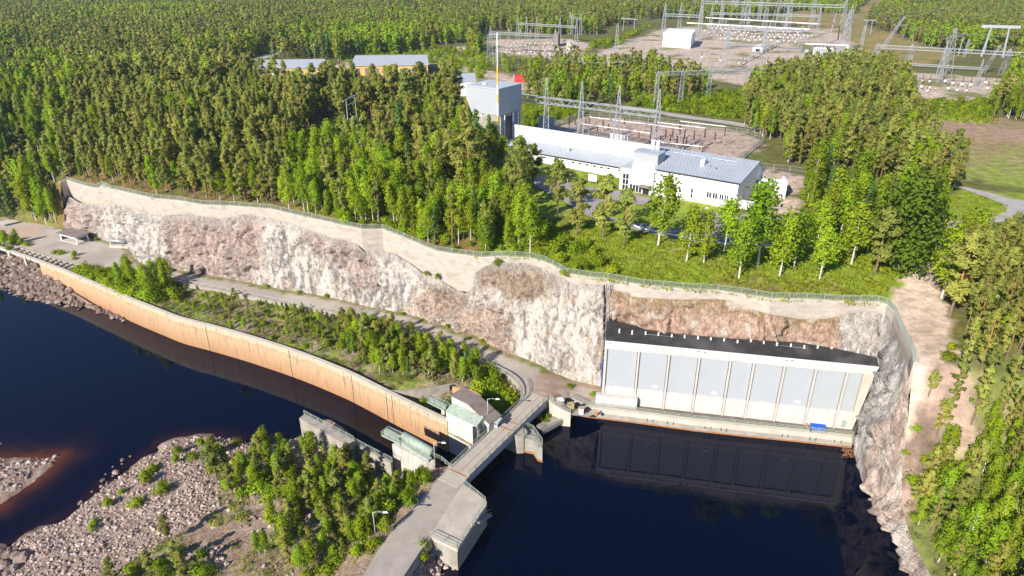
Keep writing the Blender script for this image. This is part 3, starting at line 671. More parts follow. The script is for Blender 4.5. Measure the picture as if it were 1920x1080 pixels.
pw = MB(); r_ = geometry.delaunay_2d_cdt([Vector(p) for p in pool_b], [(i, (i + 1) % len(pool_b)) for i in range(len(pool_b))], [list(range(len(pool_b)))], 1, 1e-4)
for f in r_[2]:
    q = [r_[0][i] for i in f]; q = q if (q[1] - q[0]).cross(q[2] - q[0]) > 0 else q[::-1]; pw.face([(p.x, p.y, 0) for p in q])
o = pw.build('pool_water', water_mat('pool_water'), None); o['kind'] = 'structure'
# ================================================================== INTAKE / GATE HOUSE IN THE BAY
FL, FR = Vector((19.6, 124.5, 0)), Vector((71.4, 114.4, 0)); fd = (FR - FL).normalized(); fn = Vector((-fd.y, fd.x, 0))   # fn points into the rock
def fpx(px, z):                               # point of the front plane under picture column px, at height z
    lo, hi = -5.0, 70.0
    for _ in range(40):
        m = (lo + hi) / 2; q = FL + fd * m
        if proj(q.x, q.y, z)[0] < px: lo = m
        else: hi = m
    q = FL + fd * lo; q.z = z; return q
it = thing('gate_house', 'white concrete gate house with grey panels and black roof in the rock bay', 'gate house', (FL.x, FL.y, 2.4))
L = (FR - FL).length
mb = MB(); mb.prism([tuple((FL + fn * .5).xy), tuple((FR + fn * .5 - fd * 1).xy), tuple((FR + fn * 8 - fd * 1).xy), tuple((FL + fn * 8).xy)], 1.0, 15.9); part(mb, 'back_wall', M['pale_concrete'], it)
mb = MB(); mb.prism([tuple((FL - fn * .1).xy), tuple((FR - fn * .1 + fd * .6).xy), tuple((FR + fn * 1.2 + fd * .6).xy), tuple((FL + fn * 1.2).xy)], 15.9, 17.3); part(mb, 'top_beam', M['white_concrete'], it)
mb = MB(); mb.prism([tuple((FL - fn * .25).xy), tuple((FR - fn * .25 + fd * .7).xy), tuple((FR + fn * .2 + fd * .7).xy), tuple((FL + fn * .2).xy)], 17.3, 17.75); part(mb, 'parapet', M['white_wall'], it)
# roof: falls from the rock to the parapet
bpts = []
for px in range(1138, 1646, 12):
    q = P(px, ip(BAYB, px) - 3, 18.6); bpts.append(q)
mb = MB(); n = len(bpts)
for i in range(n - 1):
    a0 = FL + fd * (L + .6) * (i / (n - 1)) + fn * .2; a1 = FL + fd * (L + .6) * ((i + 1) / (n - 1)) + fn * .2; a0.z = a1.z = 17.5
    b0, b1 = bpts[i], bpts[i + 1]
    mb.hexa([a0 - Vector((0, 0, .3)), a1 - Vector((0, 0, .3)), b1 - Vector((0, 0, .3)), b0 - Vector((0, 0, .3))], [a0, a1, b1, b0])
roof = part(mb, 'roof', M['tar_roof'], it)
PIL = [1138, 1198, 1255, 1311.5, 1370, 1414, 1471.5, 1530.5, 1589]
PILX = [(fpx(p, 15.9) - FL).dot(fd) for p in PIL]; PILX[0] = .35
edges = PILX + [(fpx(1618, 15.9) - FL).dot(fd)]
for i in range(9):
    a, b = edges[i] + .32, edges[i + 1] - .32
    if i == 8: b = edges[9]
    mb = MB(); A, B = FL + fd * a, FL + fd * b
    mb.prism([tuple((A + fn * .15).xy), tuple((B + fn * .15).xy), tuple((B + fn * .55).xy), tuple((A + fn * .55).xy)], 6.6, 15.95)
    pn = part(mb, 'wall_panel', M['panel'], it)
    if i in (1, 3, 6):
        A2 = FL + fd * (a * .45 + b * .55) + Vector((0, 0, 7.6)); m3 = MB(); m3.bar(A2 + fn * .12, A2 + fn * .12 + fd * 1.1, .08, .45)
        part(m3, 'patch', M['white_wall'], it, parent=pn)
for i, s_ in enumerate(edges[:9]):
    A = FL + fd * s_; mb = MB(); w = .2
    mb.prism([tuple((A - fd * w - fn * .3).xy), tuple((A + fd * w - fn * .3).xy), tuple((A + fd * w + fn * .52).xy), tuple((A - fd * w + fn * .52).xy)], 2.3, 15.9); part(mb, 'pilaster', M['pilaster'], it)
mb = MB()
for i in range(9):
    a, b = edges[i] + .27, (edges[i + 1] - .27) if i < 8 else edges[9] + .1
    A, B = FL + fd * a, FL + fd * b; mb.prism([tuple(A.xy), tuple(B.xy), tuple((B + fn * .56).xy), tuple((A + fn * .56).xy)], 2.2, 6.6)
    mb.prism([tuple((A - fn * .06).xy), tuple((B - fn * .06).xy), tuple((B + fn * .3).xy), tuple((A + fn * .3).xy)], 2.2, 4.5)
part(mb, 'plinth', M['white_concrete'], it)
A, B = FL + fd * (edges[9] + .1), FR + fd * .5; mb = MB()
mb.hexa([v.to_3d() if False else Vector((v.x, v.y, 2.2)) for v in (A - fn * .1, B - fn * .1 - fd * 1.6, B + fn * .5 - fd * 1.6, A + fn * .5)], [Vector((v.x, v.y, 15.9)) for v in (A - fn * .1, B - fn * .1, B + fn * .5, A + fn * .5)])
part(mb, 'end_wall', M['pale_concrete'], it)
A = FL - fd * 1.2; B = FL + fd * (edges[1] + .6); mb = MB()
mb.prism([tuple((A - fn * 1.5).xy), tuple((B - fn * 1.5).xy), tuple((B - fn * .32).xy), tuple((A - fn * .32).xy)], 2.0, 4.9)
bx = part(mb, 'low_box', M['white_concrete'], it)
mb = MB(); q = A + fd * 1.4 - fn * 1.53; mb.bar(q + Vector((0, 0, 3.7)), q + fd * .9 + Vector((0, 0, 3.7)), .04, 1.4); part(mb, 'louvre', M['grey_metal'], it, parent=bx)
mb = MB(); q = FL + fd * (edges[9] - 1.6) - fn * .1; mb.bar(q + Vector((0, 0, 3.6)), q + fd * .9 + Vector((0, 0, 3.6)), .1, 1.7); part(mb, 'door', M['green_steel'], it)
# roof posts and their rail
RP = [(1161, 624), (1185, 627), (1210, 629), (1234, 631), (1259, 634), (1283, 636), (1308, 638), (1332, 640), (1357, 642), (1382, 645), (1407, 644), (1431, 647), (1456, 650), (1482, 652), (1507, 655), (1532, 656), (1558, 658), (1584, 660), (1608, 662), (1628, 664)]
prev = None; rl = MB()
for i, (a, b) in enumerate(RP):
    q = P(a, b, 18.0); mb = MB(); mb.bar(q - Vector((0, 0, .25)), q + Vector((0, 0, .95)), .26); part(mb, 'roof_post', M['white_metal'], it)
    if prev is not None and i > 2: rl.bar(prev + Vector((0, 0, .3)), q + Vector((0, 0, .3)), .05)
    prev = q
part(rl, 'roof_rail', M['steel'], it)
for px in (1141, 1307, 1319, 1471, 1482): mb = MB(); q = fpx(px, 17.5); mb.bar(q - fn * .3, q - fn * .3 + fd * .6, .06, .16); part(mb, 'scupper', M['dark'], it)
# deck in front, coping wall over the pool
DK = [(1068, 771), (1100, 782), (1190, 793), (1300, 808), (1400, 819), (1500, 829), (1596, 840)]
dk = [P(a, b, 0) for a, b in DK]
dt = thing('bay_quay', 'long low concrete quay wall with rust coloured foot in front of the gate house', 'quay', (dk[1].x, dk[1].y, 0))
mb = MB(); rs = resample(dk, 2); mb.strip([p.xy for p in rs], .9, -3, [max(2.0, zroad(p.x) - .1) for p in rs]); part(mb, 'wall', M['concrete'], dt)
mb = MB(); mb.strip([(p.x, p.y - .05) for p in rs], 1.0, [max(2.0, zroad(p.x) - .1) - .85 for p in rs], [max(2.0, zroad(p.x) - .1) + .35 for p in rs]); part(mb, 'coping', M['pale_concrete'], dt)
mb = MB(); mb.strip([(p.x, p.y - .1) for p in rs], .5, -.5, .32); part(mb, 'rusty_foot', M['rust'], dt)
mb = MB(); poly = [(p.x, p.y + .9) for p in dk[2:]] + [(70, 112.5), (72.5, 116.5), tuple((FL + fn * .6).xy), (17, 124.5)]
mb.prism(poly, -1, 2.35); part(mb, 'deck', M['asphalt_deck'], dt)
for k in (1152, 1163, 1190, 1201, 1260, 1271, 1290, 1300, 1404, 1415, 1456, 1467, 1502, 1514):
    mb = MB(); q = P(k + 60, ip(DK, k + 60), 0); mb.bar(q + Vector((0, -.12, .9)), q + Vector((0, -.12, 1.7)), .09); part(mb, 'bracket', M['dark'], dt)
rt_ = thing('quay_railing', 'long pale green railing on the quay in front of the gate house', 'railing', (dk[1].x, dk[1].y, 2))
pts = [(p.x, p.y + .5, max(2.3, zroad(p.x) + .2)) for p in resample(dk, 3)]; pr = resample(pts, 3.0)
for p in pr: m2 = MB(); m2.bar(p, p + Vector((0, 0, 1.1)), .09); part(m2, 'post', M['green_rail'], rt_)
m2 = MB()
for a, b in zip(pr, pr[1:]):
    for h in (1.08, .7, .35): m2.bar(a + Vector((0, 0, h)), b + Vector((0, 0, h)), .07)
    k = 9
    for i in range(k): q = a.lerp(b, i / k); m2.bar(q + Vector((0, 0, .1)), q + Vector((0, 0, 1.05)), .03)
part(m2, 'rail', M['green_rail'], rt_)
# blue frame with tarpaulin
A = P(1519, 811, 2.4); B = P(1549, 813, 2.4); C = P(1546, 797, 2.4); D = P(1518, 795, 2.4)
t = thing('tarpaulin_frame', 'bright blue tarpaulin on a low frame on the deck of the gate house', 'tarpaulin', tuple(A))
mb = MB(); u = Vector((0, 0, .45)); mb.hexa([A + u, B + u, C + u, D + u], [A + u * 1.15, B + u * 1.15, C + u * 1.15, D + u * 1.15]); part(mb, 'sheet', M['blue'], t)
for q in (A, B, C, D): m2 = MB(); m2.bar(q, q + Vector((0, 0, .95)), .14); part(m2, 'leg', M['dark'], t)
mb = MB(); A = P(1503, 786, 2.4); B = P(1516, 808, 2.4)
for k in range(4): mb.bar(A + Vector((.15 * k, .1 * k, .1 + .07 * k)), B + Vector((.1 * k, .35 * k, .15 + .1 * k)), .16, .08)
tag(mb.build('plank_pile', M['wood'], None), 'pile of loose wooden planks on the deck left of the blue tarpaulin', 'planks')
mb = MB()
for k in range(60):
    q = P(1585 + rng.uniform(-6, 18), 848 + rng.uniform(-6, 12), 0) ; d = Vector((rng.uniform(-1, 1), rng.uniform(-1, 1), rng.uniform(-.05, .25))) * rng.uniform(.5, 1.4); mb.bar(q + Vector((0, 0, .15)), q + d + Vector((0, 0, .2 + rng.random() * .5)), .06)
tag(mb.build('driftwood_pile', M['rust'], None), 'tangle of brown driftwood in the corner between quay and rock', 'driftwood')
# ---- steel ladder beside the gate house
lt = P(1131, 724, 2.6); lb = Vector((lt.x, lt.y - .1, 2.5)); ltop = PY(1139.5, 528, 134.2)
ld = thing('cliff_ladder', 'tall narrow steel ladder up the cliff beside the gate house', 'ladder', tuple(lb))
for dx in (-.35, .35): m2 = MB(); m2.bar(lb + Vector((dx, -.6, 0)), ltop + Vector((dx, -.9, 0)), .12); part(m2, 'stringer', M['steel'] if dx > 0 else M['dark'], ld)
m2 = MB()
for k in range(72): q = lb.lerp(ltop, k / 71) + Vector((0, -.6 - .3 * k / 71, 0)); m2.bar(q - Vector((.35, 0, 0)), q + Vector((.35, 0, 0)), .08)
part(m2, 'rungs', M['steel'], ld)
for k in range(12):
    m2 = MB(); q = lb.lerp(ltop, (k + .5) / 12); m2.bar(q + Vector((-.5, -.5, 0)), q + Vector((.5, 1.2, 0)), .1); part(m2, 'bracket', M['white_metal'], ld)
m2 = MB(); a = lb.lerp(ltop, .0) + Vector((-.55, -.6, .2)); b = lb.lerp(ltop, .28) + Vector((-.55, -.7, 0)); m2.tube(a, b, .09); part(m2, 'cable_guard', M['blue'], ld)

# ================================================================== BRIDGE
br = thing('road_bridge', 'narrow concrete road bridge with pale green railings over the dark channel', 'bridge', tuple(P(862, 886, 4.8)))
ZD = 4.8
L0, L1, R0, R1 = P(843, 878, ZD), P(996, 736, ZD), P(881, 893, ZD), P(1030, 749, ZD)
dL = (L1 - L0).normalized(); nR = Vector((dL.y, -dL.x, 0))
R0, R1 = L0 + nR * ((R0 - L0).dot(nR)), L1 + nR * ((R1 - L1).dot(nR))
def bl(t, off, z): q = L0.lerp(L1, t) + nR * off; q.z = z; return q
BW = (R0 - L0).length
mb = MB()
for a, b in ((-.12, -.012), (0, .53), (.545, .61), (.622, 1.0)):
    mb.hexa([bl(a, 0, 4.35), bl(a, BW, 4.35), bl(b, BW, 4.35), bl(b, 0, 4.35)][::-1] if False else [bl(a, BW, 4.35), bl(b, BW, 4.35), bl(b, 0, 4.35), bl(a, 0, 4.35)], [bl(a, BW, 4.87), bl(b, BW, 4.87), bl(b, 0, 4.87), bl(a, 0, 4.87)])
part(mb, 'deck', M['bridge_deck'], br)
mb = MB()
for o_ in (0.0, BW - .35): mb.hexa([bl(0, o_ + .35, 4.8), bl(1, o_ + .35, 4.8), bl(1, o_, 4.8), bl(0, o_, 4.8)], [bl(0, o_ + .35, 5.05), bl(1, o_ + .35, 5.05), bl(1, o_, 5.05), bl(0, o_, 5.05)])
part(mb, 'kerb', M['pale_concrete'], br)
mb = MB()
for t in (-.006, .5375, .616): mb.bar(bl(t, 0, 4.84), bl(t, BW, 4.84), .3, .06)
mb.bar(bl(0, BW * .5, 4.85), bl(1, BW * .5, 4.85), .12, .05)
part(mb, 'expansion_joint', M['rust'], br)
mb = MB()
for o_ in (.5, BW - .5): mb.bar(bl(.01, o_, 3.85), bl(.53, o_, 3.85), .15, 1.0); mb.bar(bl(.63, o_, 3.85), bl(.99, o_, 3.85), .15, 1.0)
mb.bar(bl(.01, BW - .3, 3.36), bl(.53, BW - .3, 3.36), .55, .07); mb.bar(bl(.63, BW - .3, 3.36), bl(.99, BW - .3, 3.36), .55, .07)
part(mb, 'steel_girder', M['grey_metal'], br)
def rail_part(root, pts, mat=None, name='railing', step=2.2, h=1.05):
    pr = resample([Vector(p) for p in pts], step); m2 = MB()
    for p in pr: m2.bar(p, p + Vector((0, 0, h)), .08)
    for a, b in zip(pr, pr[1:]):
        for q in (h, h * .66, h * .33): m2.bar(a + Vector((0, 0, q)), b + Vector((0, 0, q)), .075 if q == h else .045)
    return part(m2, name, mat or M['green_rail'], root)
crv = [bl(.62, .12, 5.0), bl(.86, .12, 5.0), P(984, 752, 4.9), P(990, 738, 4.9), P(991, 726, 4.9), P(984, 716, 4.9)]
rail_part(br, [bl(0, .12, 5.0), bl(.61, .12, 5.0)]); rail_part(br, smooth(resample(crv, 1.5), 1)); rail_part(br, [bl(0, BW - .12, 5.0), bl(1, BW - .12, 5.0)])
# pier under the bridge
mb = MB(); q0 = bl(.575, BW + .6, 0); w1 = dL * 1.5
mb.prism([tuple((q0 - w1 + nR * .2).xy), tuple((q0 - w1 * .5 + nR * 1.2).xy), tuple((q0 + w1 * .5 + nR * 1.2).xy), tuple((q0 + w1 + nR * .2).xy), tuple((q0 + w1 - nR * (BW + 1)).xy), tuple((q0 - w1 - nR * (BW + 1)).xy)], -6, 4.3); part(mb, 'pier', M['concrete'], br)
# closed gates below the bridge on the river side, with the abutments
gt = thing('dam_gate', 'dark steel gate leaf closing the channel beneath the road bridge', 'gate', tuple(bl(.1, .3, 0)))
mb = MB(); mb.bar(bl(.0, .9, -1.2), bl(1.0, .9, -1.2), .5, 9.5)
part(mb, 'gate_leaf', mk('weathered_dark_concrete', (.11, .09, .07), (.06, .05, .045), .6, .8, .2), gt)  # one dark mottled tone over the whole leaf
# wing pier with railing right of the bridge
wp = [P(a, b, 3.4) for a, b in ((980, 808), (984, 800), (1000, 806), (1017, 831), (1017, 841), (1008, 838), (1000, 826), (981, 822))]
w = thing('wing_pier', 'pointed concrete pier with green railing beside the right edge of the bridge', 'pier', (wp[0].x, wp[0].y, 0))
mb = MB(); mb.prism([tuple(p.xy) for p in wp], -4, 3.4); part(mb, 'pier_block', M['concrete'], w)
mb = MB(); mb.prism([((p.x - wp[0].x) * 1.02 + wp[0].x, (p.y - wp[0].y) * 1.02 + wp[0].y - .05) for p in wp], -.4, .5); part(mb, 'rusty_foot', M['rust'], w)
rail_part(w, [p + Vector((0, 0, .02)) for p in (wp[0], wp[1], wp[2], wp[3], wp[4])]); rail_part(w, [wp[0], wp[7], wp[6], wp[5], wp[4]])
# boom plank
A, B = P(1012, 806, 1.2), P(1066, 776, 1.2); t = thing('concrete_boom', 'straight concrete boom beam floating across the bay corner right of the bridge', 'beam', tuple(A))
mb = MB(); mb.bar(A, B, 2.3, 1.0); part(mb, 'beam', M['concrete'], t); rail = MB(); o_ = (B - A).normalized().cross(Vector((0, 0, 1))) * .9
pr = resample([A + o_ + Vector((0, 0, .5)), B + o_ + Vector((0, 0, .5))], 2.5)
for p in pr: rail.bar(p, p + Vector((0, 0, .25)), .1)
for a, b in zip(pr, pr[1:]): rail.bar(a + Vector((0, 0, .25)), b + Vector((0, 0, .25)), .08)
part(rail, 'pipe_rail', M['steel'], t)
# abutment wall on the right of the bridge
t = thing('bay_abutment', 'tall pale concrete abutment wall at the far end of the bridge above the dark bay', 'abutment', tuple(P(1031, 752, 0)))
aw = [P(a, b, c) for a, b, c in ((1029, 749, 4.8), (1036, 757, 4.7), (1052, 767, 4.3), (1070, 775, 3.5))]
mb = MB(); mb.strip([p.xy for p in aw], .8, -4, [p.z for p in aw]); part(mb, 'wall', M['pale_concrete'], t)
mb = MB(); mb.strip([(p.x, p.y - .04) for p in aw], .9, [p.z for p in aw], [p.z + .3 for p in aw]); part(mb, 'coping', M['concrete'], t)
rail_part(t, [p + Vector((0, .4, .3)) for p in aw]); 
C0 = B1.xy; mb = MB(); mb.prism([(bl(1.0, 0, 0).x, bl(1.0, 0, 0).y), (bl(1.0, BW, 0).x, bl(1.0, BW, 0).y), (bl(1.0, BW, 0).x + .5, bl(1.0, BW, 0).y + 1), (bl(1.0, 0, 0).x, bl(1.0, 0, 0).y + 1.2)], -4, 4.3); part(mb, 'end_block', M['concrete'], t)
# ---- road running to the bottom of the picture and the platform
cen = [(RL[i] + RR[i]) / 2 for i in range(len(RL))]
mb = MB(); mb.v = []; n = len(RL)
for i in range(n): mb.v += [(RL[i].x, RL[i].y, 4.8), (RR[i].x, RR[i].y, 4.8), (RR[i].x + .2, RR[i].y, 3.0), (RL[i].x - .3, RL[i].y, 3.4)]
for i in range(n - 1):
    o_ = 4 * i; mb.f += [(o_, o_ + 4, o_ + 5, o_ + 1), (o_ + 1, o_ + 5, o_ + 6, o_ + 2), (o_ + 3, o_ + 7, o_ + 4, o_)]
mb.mi = [0] * len(mb.f); mb.f = [f[::-1] for f in mb.f]
o = mb.build('approach_road', M['road'], None); o['kind'] = 'structure'
PLT = [P(a, b, 4.83) for a, b in ((868, 906), (912, 939), (913, 946), (858, 1030), (806, 1006))]
t = thing('concrete_platform', 'pale worn concrete platform with railings beside the road above the pool', 'platform', tuple(PLT[1].xy) + (0,))
mb = MB(); mb.prism([tuple(p.xy) for p in PLT], 4.2, 4.83); part(mb, 'slab', mk('worn_slab', (.52, .46, .39), (.40, .34, .28), .5, .9, .25, c3=(.32, .25, .2), scale3=.25, w3=.6), t)
mb = MB(); mb.prism([tuple(p.xy) for p in [PLT[0] + Vector((-3, 0, 0)), PLT[0], PLT[1] + Vector((-.1, -.1, 0)), PLT[2] + Vector((-.1, 0, 0)), PLT[3] + Vector((-.1, .1, 0)), PLT[4] + Vector((0, .1, 0)), PLT[4] + Vector((-4, 0, 0))]], -6, 4.2); part(mb, 'side_wall', M['concrete'], t)
rail_part(t, [PLT[0], PLT[1] - Vector((.2, .2, 0)), PLT[2] - Vector((.2, 0, 0)), PLT[2].lerp(PLT[3], .5) - Vector((.2, 0, 0))]); rail_part(t, [PLT[2].lerp(PLT[3], .58) - Vector((.2, 0, 0)), PLT[3] - Vector((.2, -.2, 0)), PLT[4] + Vector((0, .2, 0))])
s0 = P(893, 980, 4.7); s1 = P(918, 966, 1.6)
mb = MB()
for k in range(10): q = s0.lerp(s1, (k + .5) / 10); mb.box(q, .42, 1.1, .06, 1.1)
for o_ in (-.5, .5): mb.bar(s0 + Vector((o_ * .6, o_, 0)), s1 + Vector((o_ * .6, o_, 0)), .08, .22); mb.bar(s0 + Vector((o_ * .6, o_, 1)), s1 + Vector((o_ * .6, o_, 1)), .06)
tag(mb.build('steel_stair', M['steel'], None), 'small steel stair leading down from the platform to the pool', 'stair')
# ================================================================== GATE HOISTS
def prism3(mb, pts, zb): mb.prism([tuple(p.xy) for p in pts], zb, [p.z for p in pts]); return mb
t = thing('hoist_abutment', 'stained pale concrete abutment carrying a pale green hoist tube left of the bridge', 'abutment', tuple(P(735, 878, -1)))
pz = 5.4; blk = [P(735, 833, pz), P(799, 866, pz), P(815, 863, pz), P(747, 825, pz)]
mb = MB(); prism3(mb, blk, -6); part(mb, 'block', mk('streaked_concrete', (.60, .56, .50), (.40, .36, .32), .9, .85, .2, stretch=(1, 1, .15), c3=(.20, .18, .15), scale3=1.4, w3=.5), t)
a, b = P(757, 817, 6.3), P(810, 848, 6.3); mb = MB(); mb.tube(a, b, .85, n=20); hb = part(mb, 'hoist_tube', M['green_steel'], t, True)
mb = MB()
for k in range(1, 7): q = a.lerp(b, k / 7); d_ = (b - a).normalized() * .04; mb.tube(q - d_, q + d_, .9, n=20)
part(mb, 'band', M['green_steel'], t, parent=hb)
mb = MB(); mb.bar(blk[0].lerp(blk[3], .6) + Vector((.8, 0, .25)), blk[1].lerp(blk[2], .5) + Vector((0, 0, .25)), .9, .5); part(mb, 'hoist_beam', M['green_steel'], t)
a, b = P(722, 812, 5.6), P(756, 828, 5.6); mb = MB(); mb.bar(a, b, 2.0, .25); part(mb, 'walkway', M['green_steel'], t)
mb = MB(); mb.bar(a + Vector((0, .1, .6)), b + Vector((-.5, .1, .6)), .9, .8); part(mb, 'machine_box', M['green_steel'], t)
pa = (b - a).normalized().cross(Vector((0, 0, 1))).normalized()
rail_part(t, [b + pa, a + pa, a - pa, b - pa], step=1.5)
rail_part(t, [P(812, 857, 5.0), P(828, 864, 4.9), P(842, 876, 4.9)], step=1.5)
# far hoist house
t = thing('hoist_house', 'pale concrete hoist house with brown roof and green lid beside the bridge', 'hoist house', tuple(P(837, 800, -1)))
f0, f1 = P(836, 770, 7.3), P(895, 800, 7.0); fdv = (f1 - f0); fdv.z = 0; fdv.normalize(); fb = Vector((-fdv.y, fdv.x, 0))
mb = MB(); Lh = (f1 - f0).length; 
mb.prism([tuple(f0.xy), tuple(f1.xy), tuple((f1 + fb * 2.2).xy), tuple((f0 + fb * 2.2).xy)], -6, 7.0); part(mb, 'lower_block', M['white_concrete'], t)
g0, g1 = f0 + fb * 2.2, f1 + fb * 2.2 + fdv * .3
mb = MB(); k1 = g0.lerp(g1, .55)
def wz(p, z): return Vector((p.x, p.y, z))
W0, W1, W2 = wz(g0 - fdv * .3, 9.6), wz(g0 + fdv * (Lh * .5), 9.4), wz(g0 + fdv * (Lh + 1.2), 6.9)
D3 = fb * 3.4
mb.prism([tuple(p.xy) for p in (W0, W1, W2, W2 + D3, W1 + D3, W0 + D3)], -4, [9.6, 9.4, 6.9, 6.9, 9.4, 9.6]); part(mb, 'upper_block', M['white_concrete'], t)
u = Vector((0, 0, .22)); e_ = fb * -.25
mb = MB(); A_, B_, C_ = W0 + e_, W1 + e_, W2 + e_ + fdv * .4 + Vector((0, 0, -.1))
for p, q in ((A_, B_), (B_, C_)): mb.hexa([p, q, q + D3 * 1.12, p + D3 * 1.12], [p + u, q + u, q + D3 * 1.12 + u, p + D3 * 1.12 + u])
part(mb, 'roof', M['brown_roof'], t)
mb = MB(); l0, l1 = f0 - fb * .15, f1 - fb * .15; l0.z = l1.z = 7.02
hi = Vector((0, 0, 1.0)); mb.hexa([l0, l1, l1 + fb * 2.3, l0 + fb * 2.3], [l0 + hi * .25, l1 + hi * .25, l1 + fb * 2.3 + hi * 1.1, l0 + fb * 2.3 + hi * 1.1]); part(mb, 'lid', M['green_steel'], t)
mb = MB(); q = f1 - fb * .1 + Vector((0, 0, 0)) - fdv * .5; mb.bar(wz(q, 6.8), wz(q, .5), 1.0, .35); mb.bar(wz(f1 + fb * 1.1 + fdv * .1, 6.9), wz(f1 + fb * 1.1 + fdv * .1, 0), .3, 1.5); part(mb, 'gate_slot', M['dark'], t)
mb = MB(); q = W2 + D3 * .5 + fdv * .05; mb.bar(wz(q, 4.3), wz(q, 6.3), 1.2, .1); mb.bar(wz(W2 + D3 * .9 + fdv * .5, 6.8), wz(W2 + D3 * .3 + fdv * .9, 6.8), .9, .08); part(mb, 'door_canopy', M['grey_metal'], t)
a, b = P(806, 751, 6.8), P(838, 767, 6.8); mb = MB(); mb.bar(a, b, 1.6, .2); mb.bar(a + Vector((0, 0, .5)), b + Vector((0, 0, .5)), .6, .7); part(mb, 'walkway', M['green_steel'], t)
pa = (b - a).normalized().cross(Vector((0, 0, 1))).normalized() * .8; rail_part(t, [b - pa, a - pa, a + pa, b + pa], step=1.5)
mb = MB(); q = P(829, 790, 3); mb.bar(wz(q, -1), wz(q + Vector((.3, .8, 0)), 6.6), .7); part(mb, 'column', M['white_concrete'], t)
st_ = [P(a, b, 5.0) for a, b in ((897, 816), (914, 800), (925, 792), (938, 788), (930, 782), (922, 786))]
mb = MB(); mb.prism([tuple(p.xy) for p in (P(896, 818, 4.8), P(942, 790, 4.8), P(932, 780, 4.8), P(905, 792, 4.8))], 4.3, 4.8); part(mb, 'landing', M['concrete'], t)
rail_part(t, [P(898, 815, 4.85), P(918, 803, 4.85), P(938, 790, 4.85)], step=1.2); rail_part(t, [P(915, 797, 4.85), P(927, 780, 4.85), P(933, 777, 4.85), P(941, 787, 4.85)], step=1.2)
# pier wall left
t = thing('pier_wall', 'short thick concrete pier wall with green railing standing out of the rubble', 'pier wall', tuple(P(562, 800, -1)))
pw_ = [P(561, 784, 4.8), P(570, 777, 4.8), P(735, 858, 4.8), P(735, 872, 4.8), P(647, 833, 4.8)]
pw_ = [P(561, 784, 4.8), P(571, 776, 4.8), P(666, 826, 4.8), P(650, 835, 4.8)]
mb = MB(); prism3(mb, pw_, -6); part(mb, 'wall', M['concrete'], t)
mb = MB(); A_, B_ = P(654, 823, 3.6), P(736, 865, 3.6); mb.strip([A_.xy, B_.xy], -.5, -6, 3.6); part(mb, 'low_wall', M['concrete'], t)
rail_part(t, [P(571, 776, 4.8) + Vector((0, -.2, 0)), P(664, 825, 4.8) + Vector((0, -.2, 0))]); rail_part(t, [A_ + Vector((.2, -.2, 0)), B_ + Vector((0, -.2, 0))])
# low curved walls on the island
cwp = smooth(resample([P(a, b, 3.9) for a, b in ((722, 738), (760, 740), (805, 735), (843, 727))], 2), 2)
mb = MB(); mb.strip([p.xy for p in cwp], .6, .5, 4.6); tag(mb.build('curved_wall', M['concrete'], None), 'low curved grey concrete wall on the island behind the hoist house', 'wall')
cwp = smooth(resample([P(a, b, 3.9) for a, b in ((848, 729), (872, 731), (893, 739), (903, 747))], 2), 2)
mb = MB(); mb.strip([p.xy for p in cwp], .5, .5, 4.3); tag(mb.build('ochre_wall', mk('ochre_concrete', (.55, .34, .18), (.42, .26, .14), 1, .85, .2), None), 'low ochre stained wall among the bushes behind the hoist house', 'wall')
# guard rail along road outer edge
t = thing('road_guard_rail', 'long white steel guard rail on the outer edge of the cliff road', 'guard rail', tuple(ro[30].xy) + (4.8,))
gp = [Vector((p.x, p.y + .3, zroad(p.x) + .1)) for p in ro if proj(p.x, p.y, 4.8)[0] > 235]; gp = resample(gp, 3.0)[::1]
gp = gp[:100]
for p in gp: m2 = MB(); m2.bar(p, p + Vector((0, 0, .75)), .12); part(m2, 'post', M['concrete'], t)
m2 = MB()
for a, b in zip(gp, gp[1:]): m2.bar(a + Vector((0, 0, .7)), b + Vector((0, 0, .7)), .06, .28)
part(m2, 'beam', M['steel'], t)
# lamps
def lamp(base, h, arm, label, col='steel'):
    t = thing('street_lamp', label, 'street lamp', tuple(base)); b = Vector(base)
    mb = MB(); mb.tube(b, b + Vector((0, 0, h)), .10, .07, 8); mb.tube(b + Vector((0, 0, h)), b + Vector((arm * .5, 0, h + .12)), .06); mb.tube(b + Vector((arm * .5, 0, h + .12)), b + Vector((arm, 0, h + .05)), .06)
    part(mb, 'pole', M[col], t, True)
    mb = MB(); mb.hexa([b + Vector(v) for v in ((arm - .1, -.16, h - .04), (arm + .75, -.16, h - .04), (arm + .75, .16, h - .04), (arm - .1, .16, h - .04))], [b + Vector(v) for v in ((arm, -.1, h + .16), (arm + .6, -.1, h + .12), (arm + .6, .1, h + .12), (arm, .1, h + .16))]); part(mb, 'lamp_head', M['white_metal'], t)
lamp(P(705, 1012, 4.7), 5.9, 1.7, 'tall grey lamp post at the left edge of the road near the bottom')
lamp(P(915, 799, 4.8), 6.6, 1.7, 'grey lamp post standing beside the hoist house at the bridge')
lamp(P(816, 872, 4.8), 5.2, 1.5, 'grey lamp post by the green hoist tube left of the bridge')
lamp(P(633, 266, 28), 6.5, .3, 'lone lamp post by the bend of the forest parking road'); lamp(P(1917, 415, 28.3), 6, -.5, 'lamp post beside the asphalt road at the right edge', 'dark')
lamp(P(1313, 432, 28), 6, .6, 'lamp post by the car park in front of the white power station', 'dark'); lamp(P(1063, 368, 28.4), 6.5, .3, 'slim lamp post on the paved strip left of the sign board'); lamp(P(593, 128, 28.5), 14, .2, 'tall light mast behind the left yellow warehouse')
